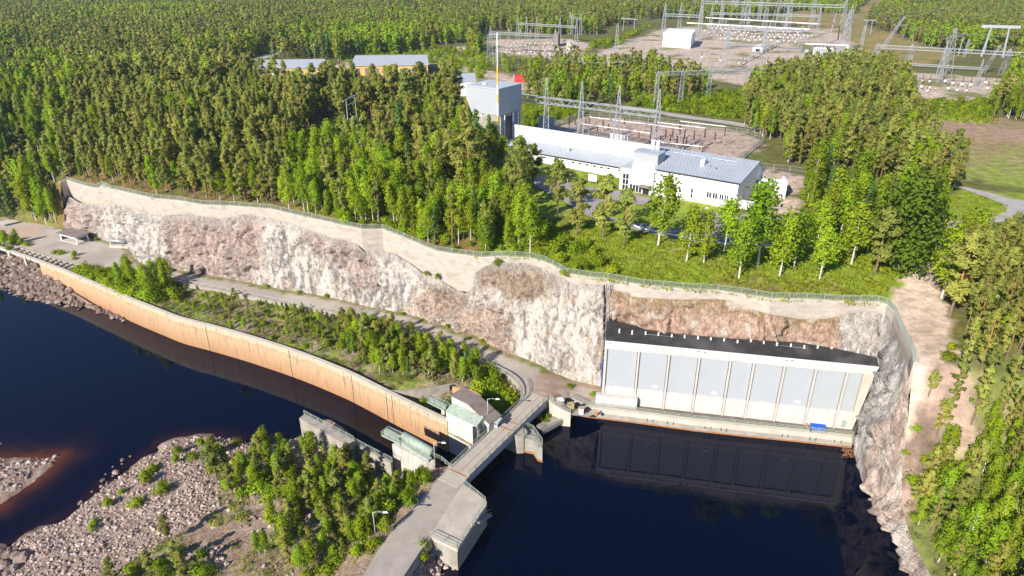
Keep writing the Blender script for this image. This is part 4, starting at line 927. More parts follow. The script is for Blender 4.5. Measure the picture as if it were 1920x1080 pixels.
# beams between wall and road on the left
BM = [(0, 463, 19, 452), (8, 469, 34, 457), (17, 474, 44, 461), (27, 476, 53, 465), (37, 480, 62, 469), (46, 484, 72, 472), (55, 487, 81, 475), (65, 489, 90, 479), (75, 493, 99, 483), (84, 497, 108, 486), (93, 500, 119, 488), (103, 503, 128, 492), (111, 506, 138, 494), (120, 509, 147, 498)]
t = thing('edge_beam', 'long narrow concrete edge beam on columns above the boulder slope', 'beam', tuple(P(40, 478, 2)))
eb = [P(a, b, 4.8) for a, b in ((-120, 425), (0, 465), (72, 490), (80, 493))]
mb = MB(); mb.strip([p.xy for p in eb], 1.0, 4.1, 4.9); part(mb, 'beam', M['pale_concrete'], t)
for a, b in ((13, 471), (43, 481)): q = P(a, b, 4.1); m2 = MB(); m2.bar(q + Vector((0, .5, 0)), q + Vector((0, .5, -5)), .6); part(m2, 'column', M['pale_concrete'], t)
for i, (a, b, c, d) in enumerate(BM):
    mb = MB(); mb.bar(P(a, b, 4.5), P(c, d, 4.5), .42, .6); o = mb.build('cross_beam', M['pale_concrete'], None)
    tag(o, 'narrow concrete cross beam spanning the open pit between edge beam and road', 'beam', 'parallel concrete beams over the pit')
# shelter
s_ = [P(a, b, 7.4) for a, b in ((108, 436), (137, 447), (168, 440), (141, 431))]; q0 = P(142, 452, 4.9)
t = thing('shelter', 'small open shelter with flat brown roof and white frame at the cliff foot', 'shelter', tuple(q0))
sx = [P(112, 450, 4.9), P(146, 459, 4.9), P(170, 450, 4.9), P(140, 442, 4.9)]
mb = MB(); mb.prism([tuple(p.xy) for p in sx], 4.6, 5.05); part(mb, 'floor_slab', M['white_concrete'], t)
cx = sum((p for p in sx), Vector()) / 4
ins = [cx + (p - cx) * .86 for p in sx]
for p in ins: m2 = MB(); m2.bar(wz(p, 5.05), wz(p, 7.3), .28); part(m2, 'post', M['white_metal'], t)
mb = MB(); mb.bar(wz(ins[0], 6.9), wz(ins[1], 6.9), .12, .5); mb.bar(wz(ins[1], 6.9), wz(ins[2], 6.9), .12, .5); part(mb, 'frame', M['white_metal'], t)
mb = MB(); mb.bar(wz(ins[3], 6.0), wz(ins[2], 6.0), .15, 2.1); mb.bar(wz(ins[0], 6.0), wz(ins[3], 6.0), .15, 2.1); part(mb, 'back_wall', M['brown_roof'], t)
mb = MB(); mb.prism([tuple((cx + (p - cx) * 1.12).xy) for p in sx], 7.3, 7.6); part(mb, 'roof', M['brown_roof'], t)
mb = MB(); mb.prism([tuple(P(a, b, 5.6).xy) for a, b in ((0, 416), (6, 421), (36, 414), (12, 411))], 5.2, 5.5); mb.bar(P(12, 411, 5.4), P(36, 415, 5.0), .5, .15)
tag(mb.build('boat_ramp', M['pale_concrete'], None), 'tilted pale slab lying by the lawn at the left edge', 'slab')
# pipe in the niche
A_, B_ = P(205, 447, 7.2), P(239, 450, 7.2); t = thing('niche_tank', 'horizontal pale steel tank in the niche of the cliff foot', 'tank', tuple(P(222, 465, 4.8)))
A_ += Vector((0, -1.5, 0)); B_ += Vector((0, -1.5, 0))
mb = MB(); mb.tube(A_, B_, .55, n=14); part(mb, 'tank', M['steel'], t, True)
for k in (.2, .8): q = A_.lerp(B_, k); m2 = MB(); m2.bar(q, wz(q, 4.8), .3); part(m2, 'leg', M['concrete'], t)
mb = MB(); mb.prism([tuple(p.xy) for p in (P(206, 464, 4.8), P(240, 466, 4.8), P(242, 457, 4.8), P(206, 452, 4.8))], 4.6, 5.6); part(mb, 'base', M['pale_concrete'], t)
# clutter by the bridge head
def boxy(name, px, py, sx, sy, sz, rz, m, label, cat, lid=None, zz=None):
    q = P(px, py, 4.4); q.z = (zz if zz is not None else road_z(q.x, q.y)); t = thing(name, label, cat, tuple(q)); mb = MB(); mb.box(q, sx, sy, sz, rz); part(mb, 'body', M[m], t)
    if lid: mb = MB(); mb.box(q + Vector((0, 0, sz)), sx * 1.12, sy * 1.12, .14, rz); part(mb, 'lid', M[lid], t)
boxy('storage_box', 1050, 757, 1.3, 1.2, 1.6, .3, 'wood', 'wooden storage box with pale lid at the corner of the bridge railing', 'box', 'white_metal')
boxy('storage_box', 1070, 757, 1.2, 1.1, 1.2, .3, 'yellow_wall', 'yellow wooden box between the dark boards near the bridge', 'box', 'wood')
boxy('storage_box', 1090, 763, .8, .8, 1.5, .3, 'white_metal', 'slim white box by the quay railing near the bridge', 'box', 'wood')
for k, (a, b, w_, d_) in enumerate(((1064, 749, 2.0, 1.6), (1083, 753, 1.5, 1.4), (1096, 750, 1.1, .8), (1101, 760, 1.5, .9))):
    q = P(a, b, 4.0); q.z = road_z(q.x, q.y); mb = MB(); mb.box(q + Vector((0, 0, .25)), w_, d_, .12, .9)
    for o_ in (-.3, .3): mb.box(q + Vector((o_, o_ * .5, 0)), .15, .15, .25, .9)
    tag(mb.build('dark_board', M['dark'], None), ['largest dark board lying beside the wooden storage box', 'dark board right of the yellow wooden box', 'smallest dark board furthest from the quay railing', 'dark board nearest to the quay railing'][k], 'board')
q = P(1117, 775, 3.1); mb = MB(); mb.tube(q + Vector((0, -.3, 0)), q + Vector((0, -.15, 0)), .42, n=14); tag(mb.build('life_ring', M['orange_paint'], None), 'orange life ring hanging on the quay railing', 'life ring')
# ================================================================== POWER STATION
U = Vector((-.822, .57, 0)).normalized(); Wd = Vector((-U.y, U.x, 0)) * -1
if Wd.y < 0: Wd = -Wd
HL = Vector((-.2, 238.6, 0)); HR = HL - U * 85.3          # front plane of the high hall
def hp(u, w, z=0): q = HR + U * u + Wd * w; q.z = z; return q   # u: metres from the right end, w: depth behind the hall front
def blk(mb, u0, u1, w0, w1, z0, z1): mb.hexa([hp(u1, w0, z0), hp(u0, w0, z0), hp(u0, w1, z0), hp(u1, w1, z0)], [hp(u1, w0, z1), hp(u0, w0, z1), hp(u0, w1, z1), hp(u1, w1, z1)]); return mb
ps = thing('power_station', 'long white power station hall with grey metal roofs and an entrance block', 'building', tuple(hp(40, -6, 28)))
zr = 38.4
mb = MB(); mb.hexa([hp(85.3, 0, 26), hp(31, 0, 26), hp(31, 12, 26), hp(85.3, 12, 26)], [hp(85.3, 0, zr), hp(31, 0, zr), hp(31, 12, 33), hp(85.3, 12, 33)]); hallw = part(mb, 'hall_wall', M['white_wall'], ps)
mb = MB(); blk(mb, 31, 85.5, -.1, .3, zr, zr + .12); part(mb, 'hall_coping', M['grey_metal'], ps)
def seam_roof(name, e0, e1, r1, r0, n):      # eave left, eave right, ridge right, ridge left
    mb = MB(); u = Vector((0, 0, .2)); mb.hexa([e0 - u, e1 - u, r1 - u, r0 - u], [e0, e1, r1, r0])
    for k in range(n + 1): a = e0.lerp(e1, k / n); b = r0.lerp(r1, k / n); mb.bar(a + Vector((0, 0, .03)), b + Vector((0, 0, .03)), .09, .09)
    return part(mb, name, M['roofm'], ps)
M['roofm'] = mk('standing_seam_roof', (.40, .43, .47), (.35, .38, .42), .25, .45)
# low wing
mb = MB(); blk(mb, 33, 86.5, -6, -.01, 26, 31.8); lw = part(mb, 'wing_wall', M['white_wall'], ps)
seam_roof('wing_roof', hp(87, -6.6, 31.85), hp(33, -6.6, 31.85), hp(33, -.02, 33.7), hp(87, -.02, 33.7), 54)
mb = MB(); blk(mb, 33, 87, -6.75, -6.6, 31.6, 31.85); part(mb, 'gutter', M['dark'], ps)
for px in (1018, 1022, 1041 + 14, 1075, 1088, 1101, 1115, 1128, 1141, 1162, 1176):
    for uu in [k * .1 for k in range(330, 860)]:
        if proj(*hp(uu, -6, 30.6))[0] < px: break
    mb = MB(); blk(mb, uu - .45, uu + .45, -6.06, -5.9, 30.4, 30.9); part(mb, 'window', M['glass'], ps)
mb = MB()
for px in (1015, 1041, 1109): 
    for uu in [k * .1 for k in range(330, 860)]:
        if proj(*hp(uu, -6, 30.6))[0] < px: break
    blk(mb, uu - .07, uu + .07, -6.12, -5.95, 28.4, 31.6)
part(mb, 'downpipe', M['dark'], ps)
for k in range(9): mb = MB(); q = hp(36 + k * 5.9, -.8, 33.45); mb.tube(q, q + Vector((0, 0, .75)), .14); part(mb, 'roof_vent', M['grey_metal'], ps)
mb = MB(); blk(mb, 83.5, 85.2, -6.2, -4.6, 31.9, 34.0); part(mb, 'chimney', M['white_wall'], ps)
mb = MB(); blk(mb, 60, 60.7, -3.2, -2.2, 32.7, 34.2); part(mb, 'chimney', M['grey_metal'], ps)
mb = MB()
for k in range(7): q = hp(38 + k * 6.7, -.06, 36.4); mb.bar(q, q + U * .35, .06, .2)
part(mb, 'hall_vent', M['dark'], ps)
# high right part
fw = -16.2
mb = MB(); mb.hexa([hp(24, fw, 26), hp(0, fw, 24), hp(0, 6, 24), hp(24, 6, 26)], [hp(24, fw, 36.1), hp(0, fw, 36.1), hp(0, 6, 33), hp(24, 6, 33)]); 
mb = MB()
a0, a1 = hp(31, fw, 25), hp(0, fw, 25)
for uu in (0,): pass
def gable(mb, u0, u1, zb):                   # mono pitch body
    pr = [(fw, zb), (fw, 36.1), (0, zr), (7, 34), (7, zb)]; k = len(mb.v)
    for u_ in (u1, u0): mb.v += [tuple(hp(u_, w, z)) for w, z in pr]
    mb.f += [tuple(k + i for i in (0, 1, 2, 3, 4)), tuple(k + 5 + i for i in (4, 3, 2, 1, 0))] + [tuple(k + j for j in (i, (i + 1) % 5 + 0, (i + 1) % 5 + 5, i + 5))[::-1] for i in range(5)]; mb.mi += [0] * 7
    return mb
gable(mb, 0, 31, 24); mw = part(mb, 'main_wall', M['white_wall'], ps)
seam_roof('main_roof', hp(24, fw - .5, 36.2), hp(-.5, fw - .5, 36.2), hp(-.5, 0, zr + .15), hp(31.5, 0, zr + .15), 28)
mb = MB(); u = Vector((0, 0, .15)); mb.hexa([hp(31.5, 0, zr), hp(-.5, 0, zr), hp(-.5, 7, 34), hp(31.5, 7, 34)], [hp(31.5, 0, zr) + u, hp(-.5, 0, zr) + u, hp(-.5, 7, 34) + u, hp(31.5, 7, 34) + u]); part(mb, 'back_roof', M['roofm'], ps)
mb = MB(); blk(mb, -.45, 23.6, fw - .66, fw - .5, 35.95, 36.22); part(mb, 'gutter', M['dark'], ps)
for k in range(5): mb = MB(); q = hp(5 + k * 4.6, -.9, 38.1); mb.tube(q, q + Vector((0, 0, .6)), .13); part(mb, 'roof_vent', M['grey_metal'], ps)
for a, b in ((8.5, -10), (17.5, -5), (10.5, -9)): mb = MB(); q = hp(a, b, 36.6); mb.tube(q, q + Vector((0, 0, .9)), .18); part(mb, 'roof_vent', M['dark'], ps)
mb = MB(); blk(mb, 12.3, 13.4, -9.6, -7.6, 36.6, 39.0); part(mb, 'chimney', M['white_wall'], ps)
rr_ = MB()
for a, b in ((5, 12), (14, 24)): rr_.bar(hp(a, -4, 38.4), hp(b, -4, 38.4), .07)
for k in range(8): rr_.bar(hp(5 + k * 2.6, -4, 37.6), hp(5 + k * 2.6, -4, 38.4), .06)
part(rr_, 'roof_rail', M['white_metal'], ps)
def wins(u0, u1, z0, z1, nx, nz=1, lab='window', wfr=None, plane=fw):
    mb = MB(); blk(mb, u0, u1, plane - .07, plane + .05, z0, z1); f = part(mb, lab, M['white_metal'], ps)
    mb = MB(); dx = (u1 - u0) / nx; dz = (z1 - z0) / nz
    for i in range(nx):
        for j in range(nz): blk(mb, u0 + dx * i + .09, u0 + dx * (i + 1) - .09, plane - .11, plane - .05, z0 + dz * j + .09, z0 + dz * (j + 1) - .09)
    part(mb, 'pane', M['glass'], ps, parent=f)
wins(6.9, 8.3, 30.6, 32.3, 2); wins(5.2, 6.6, 30.6, 32.3, 2); wins(3.5, 4.7, 30.6, 32.3, 2); wins(2.2, 3.3, 30.6, 32.3, 2); wins(.9, 1.6, 30.5, 32.0, 1)
wins(12.2, 12.9, 29.6, 32.4, 1, 2)
for a in (10.5, 6.2, 4.6): wins(a, a + .8, 27.2, 27.9, 1)
mb = MB(); blk(mb, -.05, 17, fw - .1, fw + .02, 24, 29.3); part(mb, 'basement_wall', M['pale_concrete'], ps)
# entrance block with the grey penthouse
ew = -17.0
mb = MB(); blk(mb, 24.0, 34.5, ew, -5.9, 26, 35.0); part(mb, 'entrance_block', M['white_wall'], ps)
mb = MB(); blk(mb, 23.8, 34.8, ew - .15, -5.5, 35.0, 35.2); part(mb, 'entrance_roof', M['grey_metal'], ps)
mb = MB(); blk(mb, 23.9, 24.6, ew - .06, ew + .4, 26, 34.9); part(mb, 'shaded_side_strip', M['grey_metal'], ps)  # grey strip paints in the shade on the entrance block's right side
wins(31.6, 33.6, 28.6, 33.6, 2, 3, 'entrance_glazing', plane=ew); wins(27.3, 31.2, 28.5, 30.8, 4, 1, 'entrance_glazing', plane=ew)
mb = MB(); blk(mb, 24.3, 27.6, ew - 2.2, ew, 30.9, 31.2); part(mb, 'canopy', M['brown_roof'], ps)
mb = MB(); blk(mb, 25, 27, ew - .12, ew + .02, 28.3, 30.6); part(mb, 'door', M['glass'], ps)
mb = MB(); blk(mb, 24.2, 32.0, -14.5, -9.5, 35.2, 39.6); ph = part(mb, 'penthouse', M['tower_grey'], ps)
mb = MB(); blk(mb, 24.0, 32.2, -14.7, -9.3, 39.6, 39.8); part(mb, 'penthouse_roof', M['roofm'], ps, parent=ph)
mb = MB()
for a in (27.0, 28.6): q = hp(a, -8.6, 36); mb.tube(q, q + Vector((0, 0, 6.2)), .5, n=10); mb.bar(q + Vector((-.7, 0, 6.2)), q + Vector((.7, 0, 6.2)), 1.3, .15)
part(mb, 'exhaust_stack', M['white_metal'], ps)
mb = MB(); q = hp(29, -15.6, 35.2); mb.tube(q, q + Vector((0, 0, .9)), .16); part(mb, 'roof_vent', M['dark'], ps)
# surge tower
tw = thing('gate_tower', 'tall grey clad tower with chamfered overhang at the left end of the power station', 'tower', (-4.4, 232, 28))
T0 = Vector((-4.4, 232.0, 0))
def tp(u, w, z): q = T0 + U * u + Wd * w; q.z = z; return q
mb = MB(); k = len(mb.v)
prof = [(0, 42.6), (13.8, 42.6), (16.2, 47), (16.2, 51.2), (0, 51.2)]
prof = [(0, 42.6), (11.6, 42.6), (13.8, 46.8), (13.8, 51.2), (0, 51.2)]
for w in (0, 13.5): mb.v += [tuple(tp(u_, w, z)) for u_, z in prof]
mb.f += [(0, 1, 2, 3, 4), (9, 8, 7, 6, 5)] + [((i + 1) % 5, i, i + 5, (i + 1) % 5 + 5) for i in range(5)]; mb.mi = [0] * 7
part(mb, 'upper_block', M['tower_grey'], tw)
mb = MB(); q = [tp(11.4, .25, 24), tp(.25, .25, 24), tp(.25, 13.2, 24), tp(11.4, 13.2, 24)]; mb.hexa(q, [wz(p, 42.6) for p in q]); part(mb, 'lower_block', M['concrete'], tw)
mb = MB(); mb.hexa([tp(14.1, -.2, 51.2), tp(-.2, -.2, 51.2), tp(-.2, 13.7, 51.2), tp(14.1, 13.7, 51.2)], [tp(14.1, -.2, 51.5), tp(-.2, -.2, 51.5), tp(-.2, 13.7, 51.5), tp(14.1, 13.7, 51.5)]); part(mb, 'roof', M['grey_metal'], tw)
mb = MB(); mb.hexa([tp(.2, 3.5, 26), tp(.02, 3.5, 26), tp(.02, 8, 26), tp(.2, 8, 26)], [tp(.2, 3.5, 41.5), tp(.02, 3.5, 41.5), tp(.02, 8, 41.5), tp(.2, 8, 41.5)]); part(mb, 'gate_door', M['dark'], tw)
mb = MB()
for w in (3.2, 8.3, 11.5): mb.bar(tp(0, w, 28), tp(0, w, 42.3), .5)
mb.bar(tp(-.2, -.2, 28), tp(-.2, -.2, 42.4), .9)
part(mb, 'corner_column', M['white_metal'], tw)
mb = MB()
for u_ in (4.5, 7.2, 10): mb.bar(tp(u_, .1, 41.4), tp(u_ + .9, .1, 42.4), .3)
part(mb, 'bracket', M['white_metal'], tw)
q = tp(9, 4, 51.5); mb = MB(); mb.box(q, .9, .9, .7); part(mb, 'roof_hatch', M['white_metal'], tw)
ma = thing('radio_mast', 'slim yellow and white mast rising in front of the grey tower', 'mast', (-4.9, 230.9, 28))
z = 28.2; k = 0
segs = [(28, 40, 'steel'), (40, 43, 'yellow_paint'), (43, 47, 'white_metal'), (47, 50, 'yellow_paint'), (50, 53, 'white_metal'), (53, 58.5, 'yellow_paint'), (58.5, 69, 'white_metal')]
for a, b, m_ in segs: mb = MB(); mb.tube((-4.75, 230.8, a), (-4.75, 230.8, b), .26 if b < 60 else .15, n=8); part(mb, 'mast_section', M[m_], ma)
# annexes right of the station, low walls, container
def prm(name, pxs, z0, z1, m, label, cat, zz=28.0):
    mb = MB(); mb.prism([tuple(P(a, b, zz).xy) for a, b in pxs], z0, z1); o = mb.build(name, M[m], None); return tag(o, label, cat)
t = thing('annex', 'low white annex with flat roof at the right end of the power station', 'building', tuple(P(1420, 372, 28)))
mb = MB(); q = [P(1419, 371, 28), P(1466, 374, 28)]; d_ = (q[1] - q[0]).normalized(); n_ = Vector((-d_.y, d_.x, 0)); mb.prism([tuple(q[0].xy), tuple(q[1].xy), tuple((q[1] + n_ * 5).xy), tuple((q[0] + n_ * 5).xy)], 25, 32.2); part(mb, 'walls', M['white_wall'], t)
mb = MB(); mb.prism([tuple((q[0] - n_ * .2).xy), tuple((q[1] - n_ * .2 + d_ * .2).xy), tuple((q[1] + n_ * 5.2 + d_ * .2).xy), tuple((q[0] + n_ * 5.2).xy)], 32.2, 32.5); part(mb, 'roof', M['white_metal'], t)
mb = MB(); mb.prism([tuple((q[1] + d_ * .1 - n_ * .8).xy), tuple((q[1] + d_ * .6 - n_ * .8).xy), tuple((q[1] + d_ * .6 + n_ * 6).xy), tuple((q[1] + d_ * .1 + n_ * 6).xy)], 25, 33.3); part(mb, 'fin_wall', M['white_wall'], t)
mb = MB(); a, b = P(1408, 388, 27), P(1496, 408, 27); mb.strip([a.xy, b.xy], .6, 24, 28.6); tag(mb.build('terrace_wall', M['pale_concrete'], None), 'low pale retaining wall below the annex right of the power station', 'wall')
t = thing('container', 'white container with open frame at the lower corner of the power station', 'container', tuple(P(1393, 404, 27)))
q = P(1381, 399, 27.2); d_ = -U; mb = MB(); mb.hexa([q, q + d_ * 4.6, q + d_ * 4.6 + Wd * 2.4, q + Wd * 2.4], [p + Vector((0, 0, 3.2)) for p in (q, q + d_ * 4.6, q + d_ * 4.6 + Wd * 2.4, q + Wd * 2.4)]); part(mb, 'body', M['white_metal'], t)
mb = MB(); q2 = q + d_ * 4.65; mb.bar(q2 + Wd * .3 + Vector((0, 0, 1.5)), q2 + Wd * 2.1 + Vector((0, 0, 1.5)), .06, 2.6); part(mb, 'door', M['grey_metal'], t)
a, b = P(1286, 378, 28.4), P(1313, 398, 27.2); mb = MB()
for k in range(14): mb.box(a.lerp(b, k / 13), .5, 2.2, .2, -.7)
tag(mb.build('garden_stair', M['concrete'], None), 'flight of outdoor steps on the lawn before the power station', 'stairs')
a, b = P(1103, 344, 28.6), P(1118, 347, 28.6); t = thing('sign_board', 'white information board on two posts on the lawn before the low wing', 'sign', tuple(a))
mb = MB(); mb.bar(a + Vector((0, 0, 2.0)), b + Vector((0, 0, 2.0)), .12, 2.0); pnl = part(mb, 'panel', M['white_metal'], t)
m2 = MB(); f_ = Vector((-.08, -.09, 0)); m2.bar(a.lerp(b, .12) + f_ + Vector((0, 0, 2.55)), a.lerp(b, .38) + f_ + Vector((0, 0, 2.55)), .03, .28); part(m2, 'logo_mark', M['blue'], t, parent=pnl)
m2 = MB(); m2.bar(a.lerp(b, .82) + f_ + Vector((0, 0, 2.2)), a.lerp(b, .9) + f_ + Vector((0, 0, 2.2)), .03, .5); part(m2, 'emblem', M['grey_metal'], t, parent=pnl)
for k in (.08, .92): m2 = MB(); q = a.lerp(b, k); m2.bar(q + Vector((.05, .1, -.5)), q + Vector((.05, .1, 2.9)), .12); part(m2, 'post', M['steel'], t)
# roads and parking on the terrace
def drape(name, pxs, m, dz=.06, step=2.5, zz=None):
    poly = [P(a, b, zz or UPZ).xy for a, b in pxs]; xs = [p.x for p in poly]; ys = [p.y for p in poly]
    bd = [p.xy for p in resample([Vector((p.x, p.y, 0)) for p in poly + poly[:1]], step)][:-1]
    return sheet(name, [(p.x, p.y) for p in bd], grid_in(min(xs), max(xs), min(ys), max(ys), step), lambda x, y: upper_h(x, y) + dz + .12, m)
drape('car_park', Q(1000, 330, 1040, 336, 1060, 345, 1110, 352, 1172, 362, 1222, 372, 1206, 386, 1150, 378, 1126, 380, 1116, 392, 1135, 405, 1200, 420, 1250, 428, 1330, 440, 1320, 425, 1300, 400, 1330, 398, 1380, 405, 1420, 400, 1485, 412, 1500, 430, 1490, 462, 1430, 460, 1380, 458, 1296, 453, 1200, 434, 1100, 405, 1060, 380, 1000, 350), M['dark_road'])
drape('access_road', Q(1790, 349, 1815, 352, 1870, 366, 1900, 374, 1960, 382, 2200, 395, 2200, 418, 1960, 413, 1876, 417, 1820, 428, 1773, 430, 1772, 418, 1818, 412, 1862, 408, 1888, 394, 1880, 383, 1850, 372), M['grey_road'])
drape('gravel_track', Q(1160, 199, 1200, 203, 1302, 219, 1370, 228, 1440, 240, 1446, 248, 1400, 240, 1366, 233, 1300, 225, 1200, 209, 1160, 205), M['grey_road'])
drape('forest_car_park', Q(575, 282, 640, 262, 700, 236, 752, 232, 745, 250, 690, 268, 640, 278, 600, 290), M['grey_road'])
drape('parking_strip', Q(600, 244, 650, 232, 700, 215, 790, 205, 800, 212, 740, 222, 700, 228, 640, 246), M['dark_road'])
drape('far_track', Q(410, 122, 470, 112, 515, 98, 560, 84, 600, 74, 602, 77, 560, 89, 520, 103, 470, 118, 410, 128), M['grey_road'], step=6)
gr = thing('car_park_guard_rail', 'low white guard rail between the car park and the row of birches', 'guard rail', tuple(P(1200, 434, 28)))
gp = resample([P(a, b, 28.2) for a, b in ((1180, 424), (1200, 434), (1292, 453), (1360, 461), (1450, 466))], 3.5)
for p in gp: p.z = upper_h(p.x, p.y)
for p in gp: m2 = MB(); m2.bar(p, p + Vector((0, 0, .7)), .14); part(m2, 'post', M['steel'], gr)
m2 = MB()
for a, b in zip(gp, gp[1:]): m2.bar(a + Vector((0, 0, .65)), b + Vector((0, 0, .65)), .07, .3)
part(m2, 'beam', M['white_metal'], gr)
# site fence right of the yard
def site_fence(pts, label, h=2.4, step=4.0):
    gp = resample([P(a, b, UPZ) for a, b in pts], step)
    for p in gp: p.z = upper_h(p.x, p.y)
    t = thing('site_fence', label, 'fence', tuple(gp[0])); m2 = MB()
    for p in gp[:100]: m3 = MB(); m3.bar(p, p + Vector((0, 0, h)), .14); part(m3, 'post', M['steel'], t)
    for a, b in zip(gp, gp[1:]):
        for q in (.1, h * .5, h): m2.bar(a + Vector((0, 0, q)), b + Vector((0, 0, q)), .05)
        for k in range(10): q = a.lerp(b, k / 10); m2.bar(q, q + Vector((0, 0, h)), .035)
    part(m2, 'mesh_panel', M['steel'], t)
site_fence(((1420, 318), (1480, 325), (1542, 334)), 'grey mesh fence in the grass right of the power station')
site_fence(((1392, 300), (1412, 284), (1432, 268)), 'grey mesh fence slanting along the right end of the switchyard')
site_fence(((1040, 240), (1088, 219), (1180, 225), (1290, 238), (1400, 254), (1430, 264)), 'long mesh fence around the back of the near switchyard')
# ================================================================== ELECTRICAL
def lattice(mb, base, h, w0, w1, n, r=.06, lean=None, brace=True):
    b = Vector(base); top = b + Vector((0, 0, h)) if lean is None else b + Vector(lean)
    def c(t, sx, sy): w = (w0 + (w1 - w0) * t) / 2; q = b.lerp(top, t); return q + Vector((sx * w, sy * w, 0))
    cs = ((-1, -1), (1, -1), (1, 1), (-1, 1))
    for s in cs: mb.bar(c(0, *s), c(1, *s), r * 2)
    if brace:
        for k in range(n):
            for i in range(4):
                s, s2_ = cs[i], cs[(i + 1) % 4]; a, bb_ = (s, s2_) if k % 2 else (s2_, s)
                mb.bar(c(k / n, *a), c((k + 1) / n, *bb_), r * 1.2)
    return mb
def truss(mb, a, b, w, n, r=.06):
    a, b = Vector(a), Vector(b); d = (b - a).normalized(); sd_ = d.cross(Vector((0, 0, 1))).normalized() * (w / 2); up = Vector((0, 0, w / 2))
    cs = (sd_ + up, -sd_ + up, -sd_ - up, sd_ - up)
    for c in cs: mb.bar(a + c, b + c, r * 2)
    for k in range(n):
        p, q = a.lerp(b, k / n), a.lerp(b, (k + 1) / n)
        for i in range(4): c1, c2_ = cs[i], cs[(i + 1) % 4]; mb.bar(p + (c1 if k % 2 else c2_), q + (c2_ if k % 2 else c1), r * 1.2)
    return mb
def spike(mb, p, h, r=.1): mb.tube(p, Vector(p) + Vector((0, 0, h)), r, r * .3, 5)
def gantry(name, feet, ztop, zbeam, w, label, bw=1.6, r=.09, ext=0.0, n=10, lab_parts=True):
    t = thing(name, label, 'gantry', tuple(feet[0]))
    for f in feet:
        m2 = MB(); lattice(m2, f, zbeam - f.z, w * 1.5, w * .8, n, r); lattice(m2, (f.x, f.y, zbeam), ztop - zbeam, w * .8, .15, 5, r * .9); part(m2, 'lattice_mast', M['steel'], t)
    d_ = (feet[-1] - feet[0]); L_ = d_.length; d_.normalize(); a = feet[0] - d_ * ext; a.z = zbeam; b = feet[-1].copy(); b.z = zbeam
    m2 = MB(); truss(m2, a, b, bw, max(6, int(L_ / (bw * 1.1))), r); part(m2, 'cross_beam', M['steel'], t)
    return t
g0_ = Vector((47.5, 225, 28)); g1_ = Vector((.6, 257, 28))
feet = [g1_.lerp(g0_, k / 4) for k in range(5)]
gantry('gantry', feet, 52.5, 44.6, 1.6, 'near lattice gantry of five masts standing behind the white power station', 2.0, .09, 4.0, 12)
# bus bars of the near yard
BUS = [((1105, 219), (1285, 242), 35.8), ((1232, 229), (1323, 240), 35.8), ((1275, 227), (1361, 237.5), 35.8), ((1090, 232), (1220, 250), 35.8), ((1240, 267), (1318, 275), 33)]
BUSL = ['longest raised white bus bar on brown insulators across the near switchyard', 'raised bus bar ending in the middle of the near switchyard', 'raised bus bar furthest right at the back of the near switchyard', 'raised bus bar nearest the hall wall on the left of the yard', 'short low bus bar close behind the roof of the station']
for (a, b, z), lb_ in zip(BUS, BUSL):
    A_, B_ = P(*a, z), P(*b, z); t = thing('bus_bar', lb_, 'bus bar', (A_.x, A_.y, UPZ)); m2 = MB(); m2.tube(A_, B_, .13); part(m2, 'pipe', M['white_metal'], t)
    for q in resample([A_, B_], 11.5):
        m2 = MB(); m2.tube(wz(q, UPZ - .3), wz(q, z - 3.4), .14); s2_ = part(m2, 'support', M['steel'], t)
        m2 = MB(); m2.tube(wz(q, z - 3.4), wz(q, z), .22, .18, 8); part(m2, 'insulator', M['brown_porcelain'], t, parent=s2_)
# standing equipment
def insul_proto(h1, h2, r, name='insulator_post', head=False, lab='', cat='insulator'):
    t = thing(name, lab, cat, (0, 0, 0)); m2 = MB(); m2.tube((0, 0, -.3), (0, 0, h1), r * .8, n=6); m2.box((0, 0, -.1), r * 5, r * 5, .3); part(m2, 'support', M['steel'], t)
    m2 = MB(); m2.tube((0, 0, h1), (0, 0, h1 + h2), r * 1.3, r, 6)
    for k in range(4): m2.tube((0, 0, h1 + h2 * (k + .5) / 4 - .04), (0, 0, h1 + h2 * (k + .5) / 4 + .04), r * 2, n=6)
    part(m2, 'insulator', M['brown_porcelain'], t)
    if head: m2 = MB(); m2.box((0, 0, h1 * .6), r * 6, r * 5, 1.0); part(m2, 'cabinet', M['white_metal'], t)
    return t
ip1 = insul_proto(1.6, 2.6, .16, lab='brown insulator post on a steel support in the near switchyard'); ip1['group'] = 'insulator posts of the near switchyard'
spots = [(1237, 272), (1247, 262), (1256, 268), (1260, 260), (1268, 275), (1279, 282), (1286, 274), (1311, 284), (1316, 278), (1319, 272), (1300, 268), (1130, 243), (1140, 246), (1067, 240), (1078, 238), (1082, 245), (1098, 240), (1103, 246), (1120, 250), (1300, 262), (1339, 268), (1197, 262), (1170, 236)]
first = True
for a, b in spots:
    q = P(a, b + 4, UPZ); q.z = upper_h(q.x, q.y)
    if first: ip1.location = q; first = False
    else: copy_thing(ip1, q, 0, rng.uniform(.85, 1.2))
for k, (a, b, c, d) in enumerate(((1120, 262, 1130, 252), (1152, 262, 1160, 252))): pass
for px_, py_, lb_ in ((1026, 232, 'blue grey curved shield wall beside the first gantry mast'), (1166, 262, 'blue grey shield wall before the middle of the switchyard')):
    q = P(px_, py_, 34) if py_ < 240 else P(px_, py_, 34); mb = MB(); mb.box((q.x, q.y + 6, 28), 7, .4, 7.5 if py_ < 240 else 6.5, -.6); tag(mb.build('shield_wall', M['grey_metal'], None), lb_, 'wall')
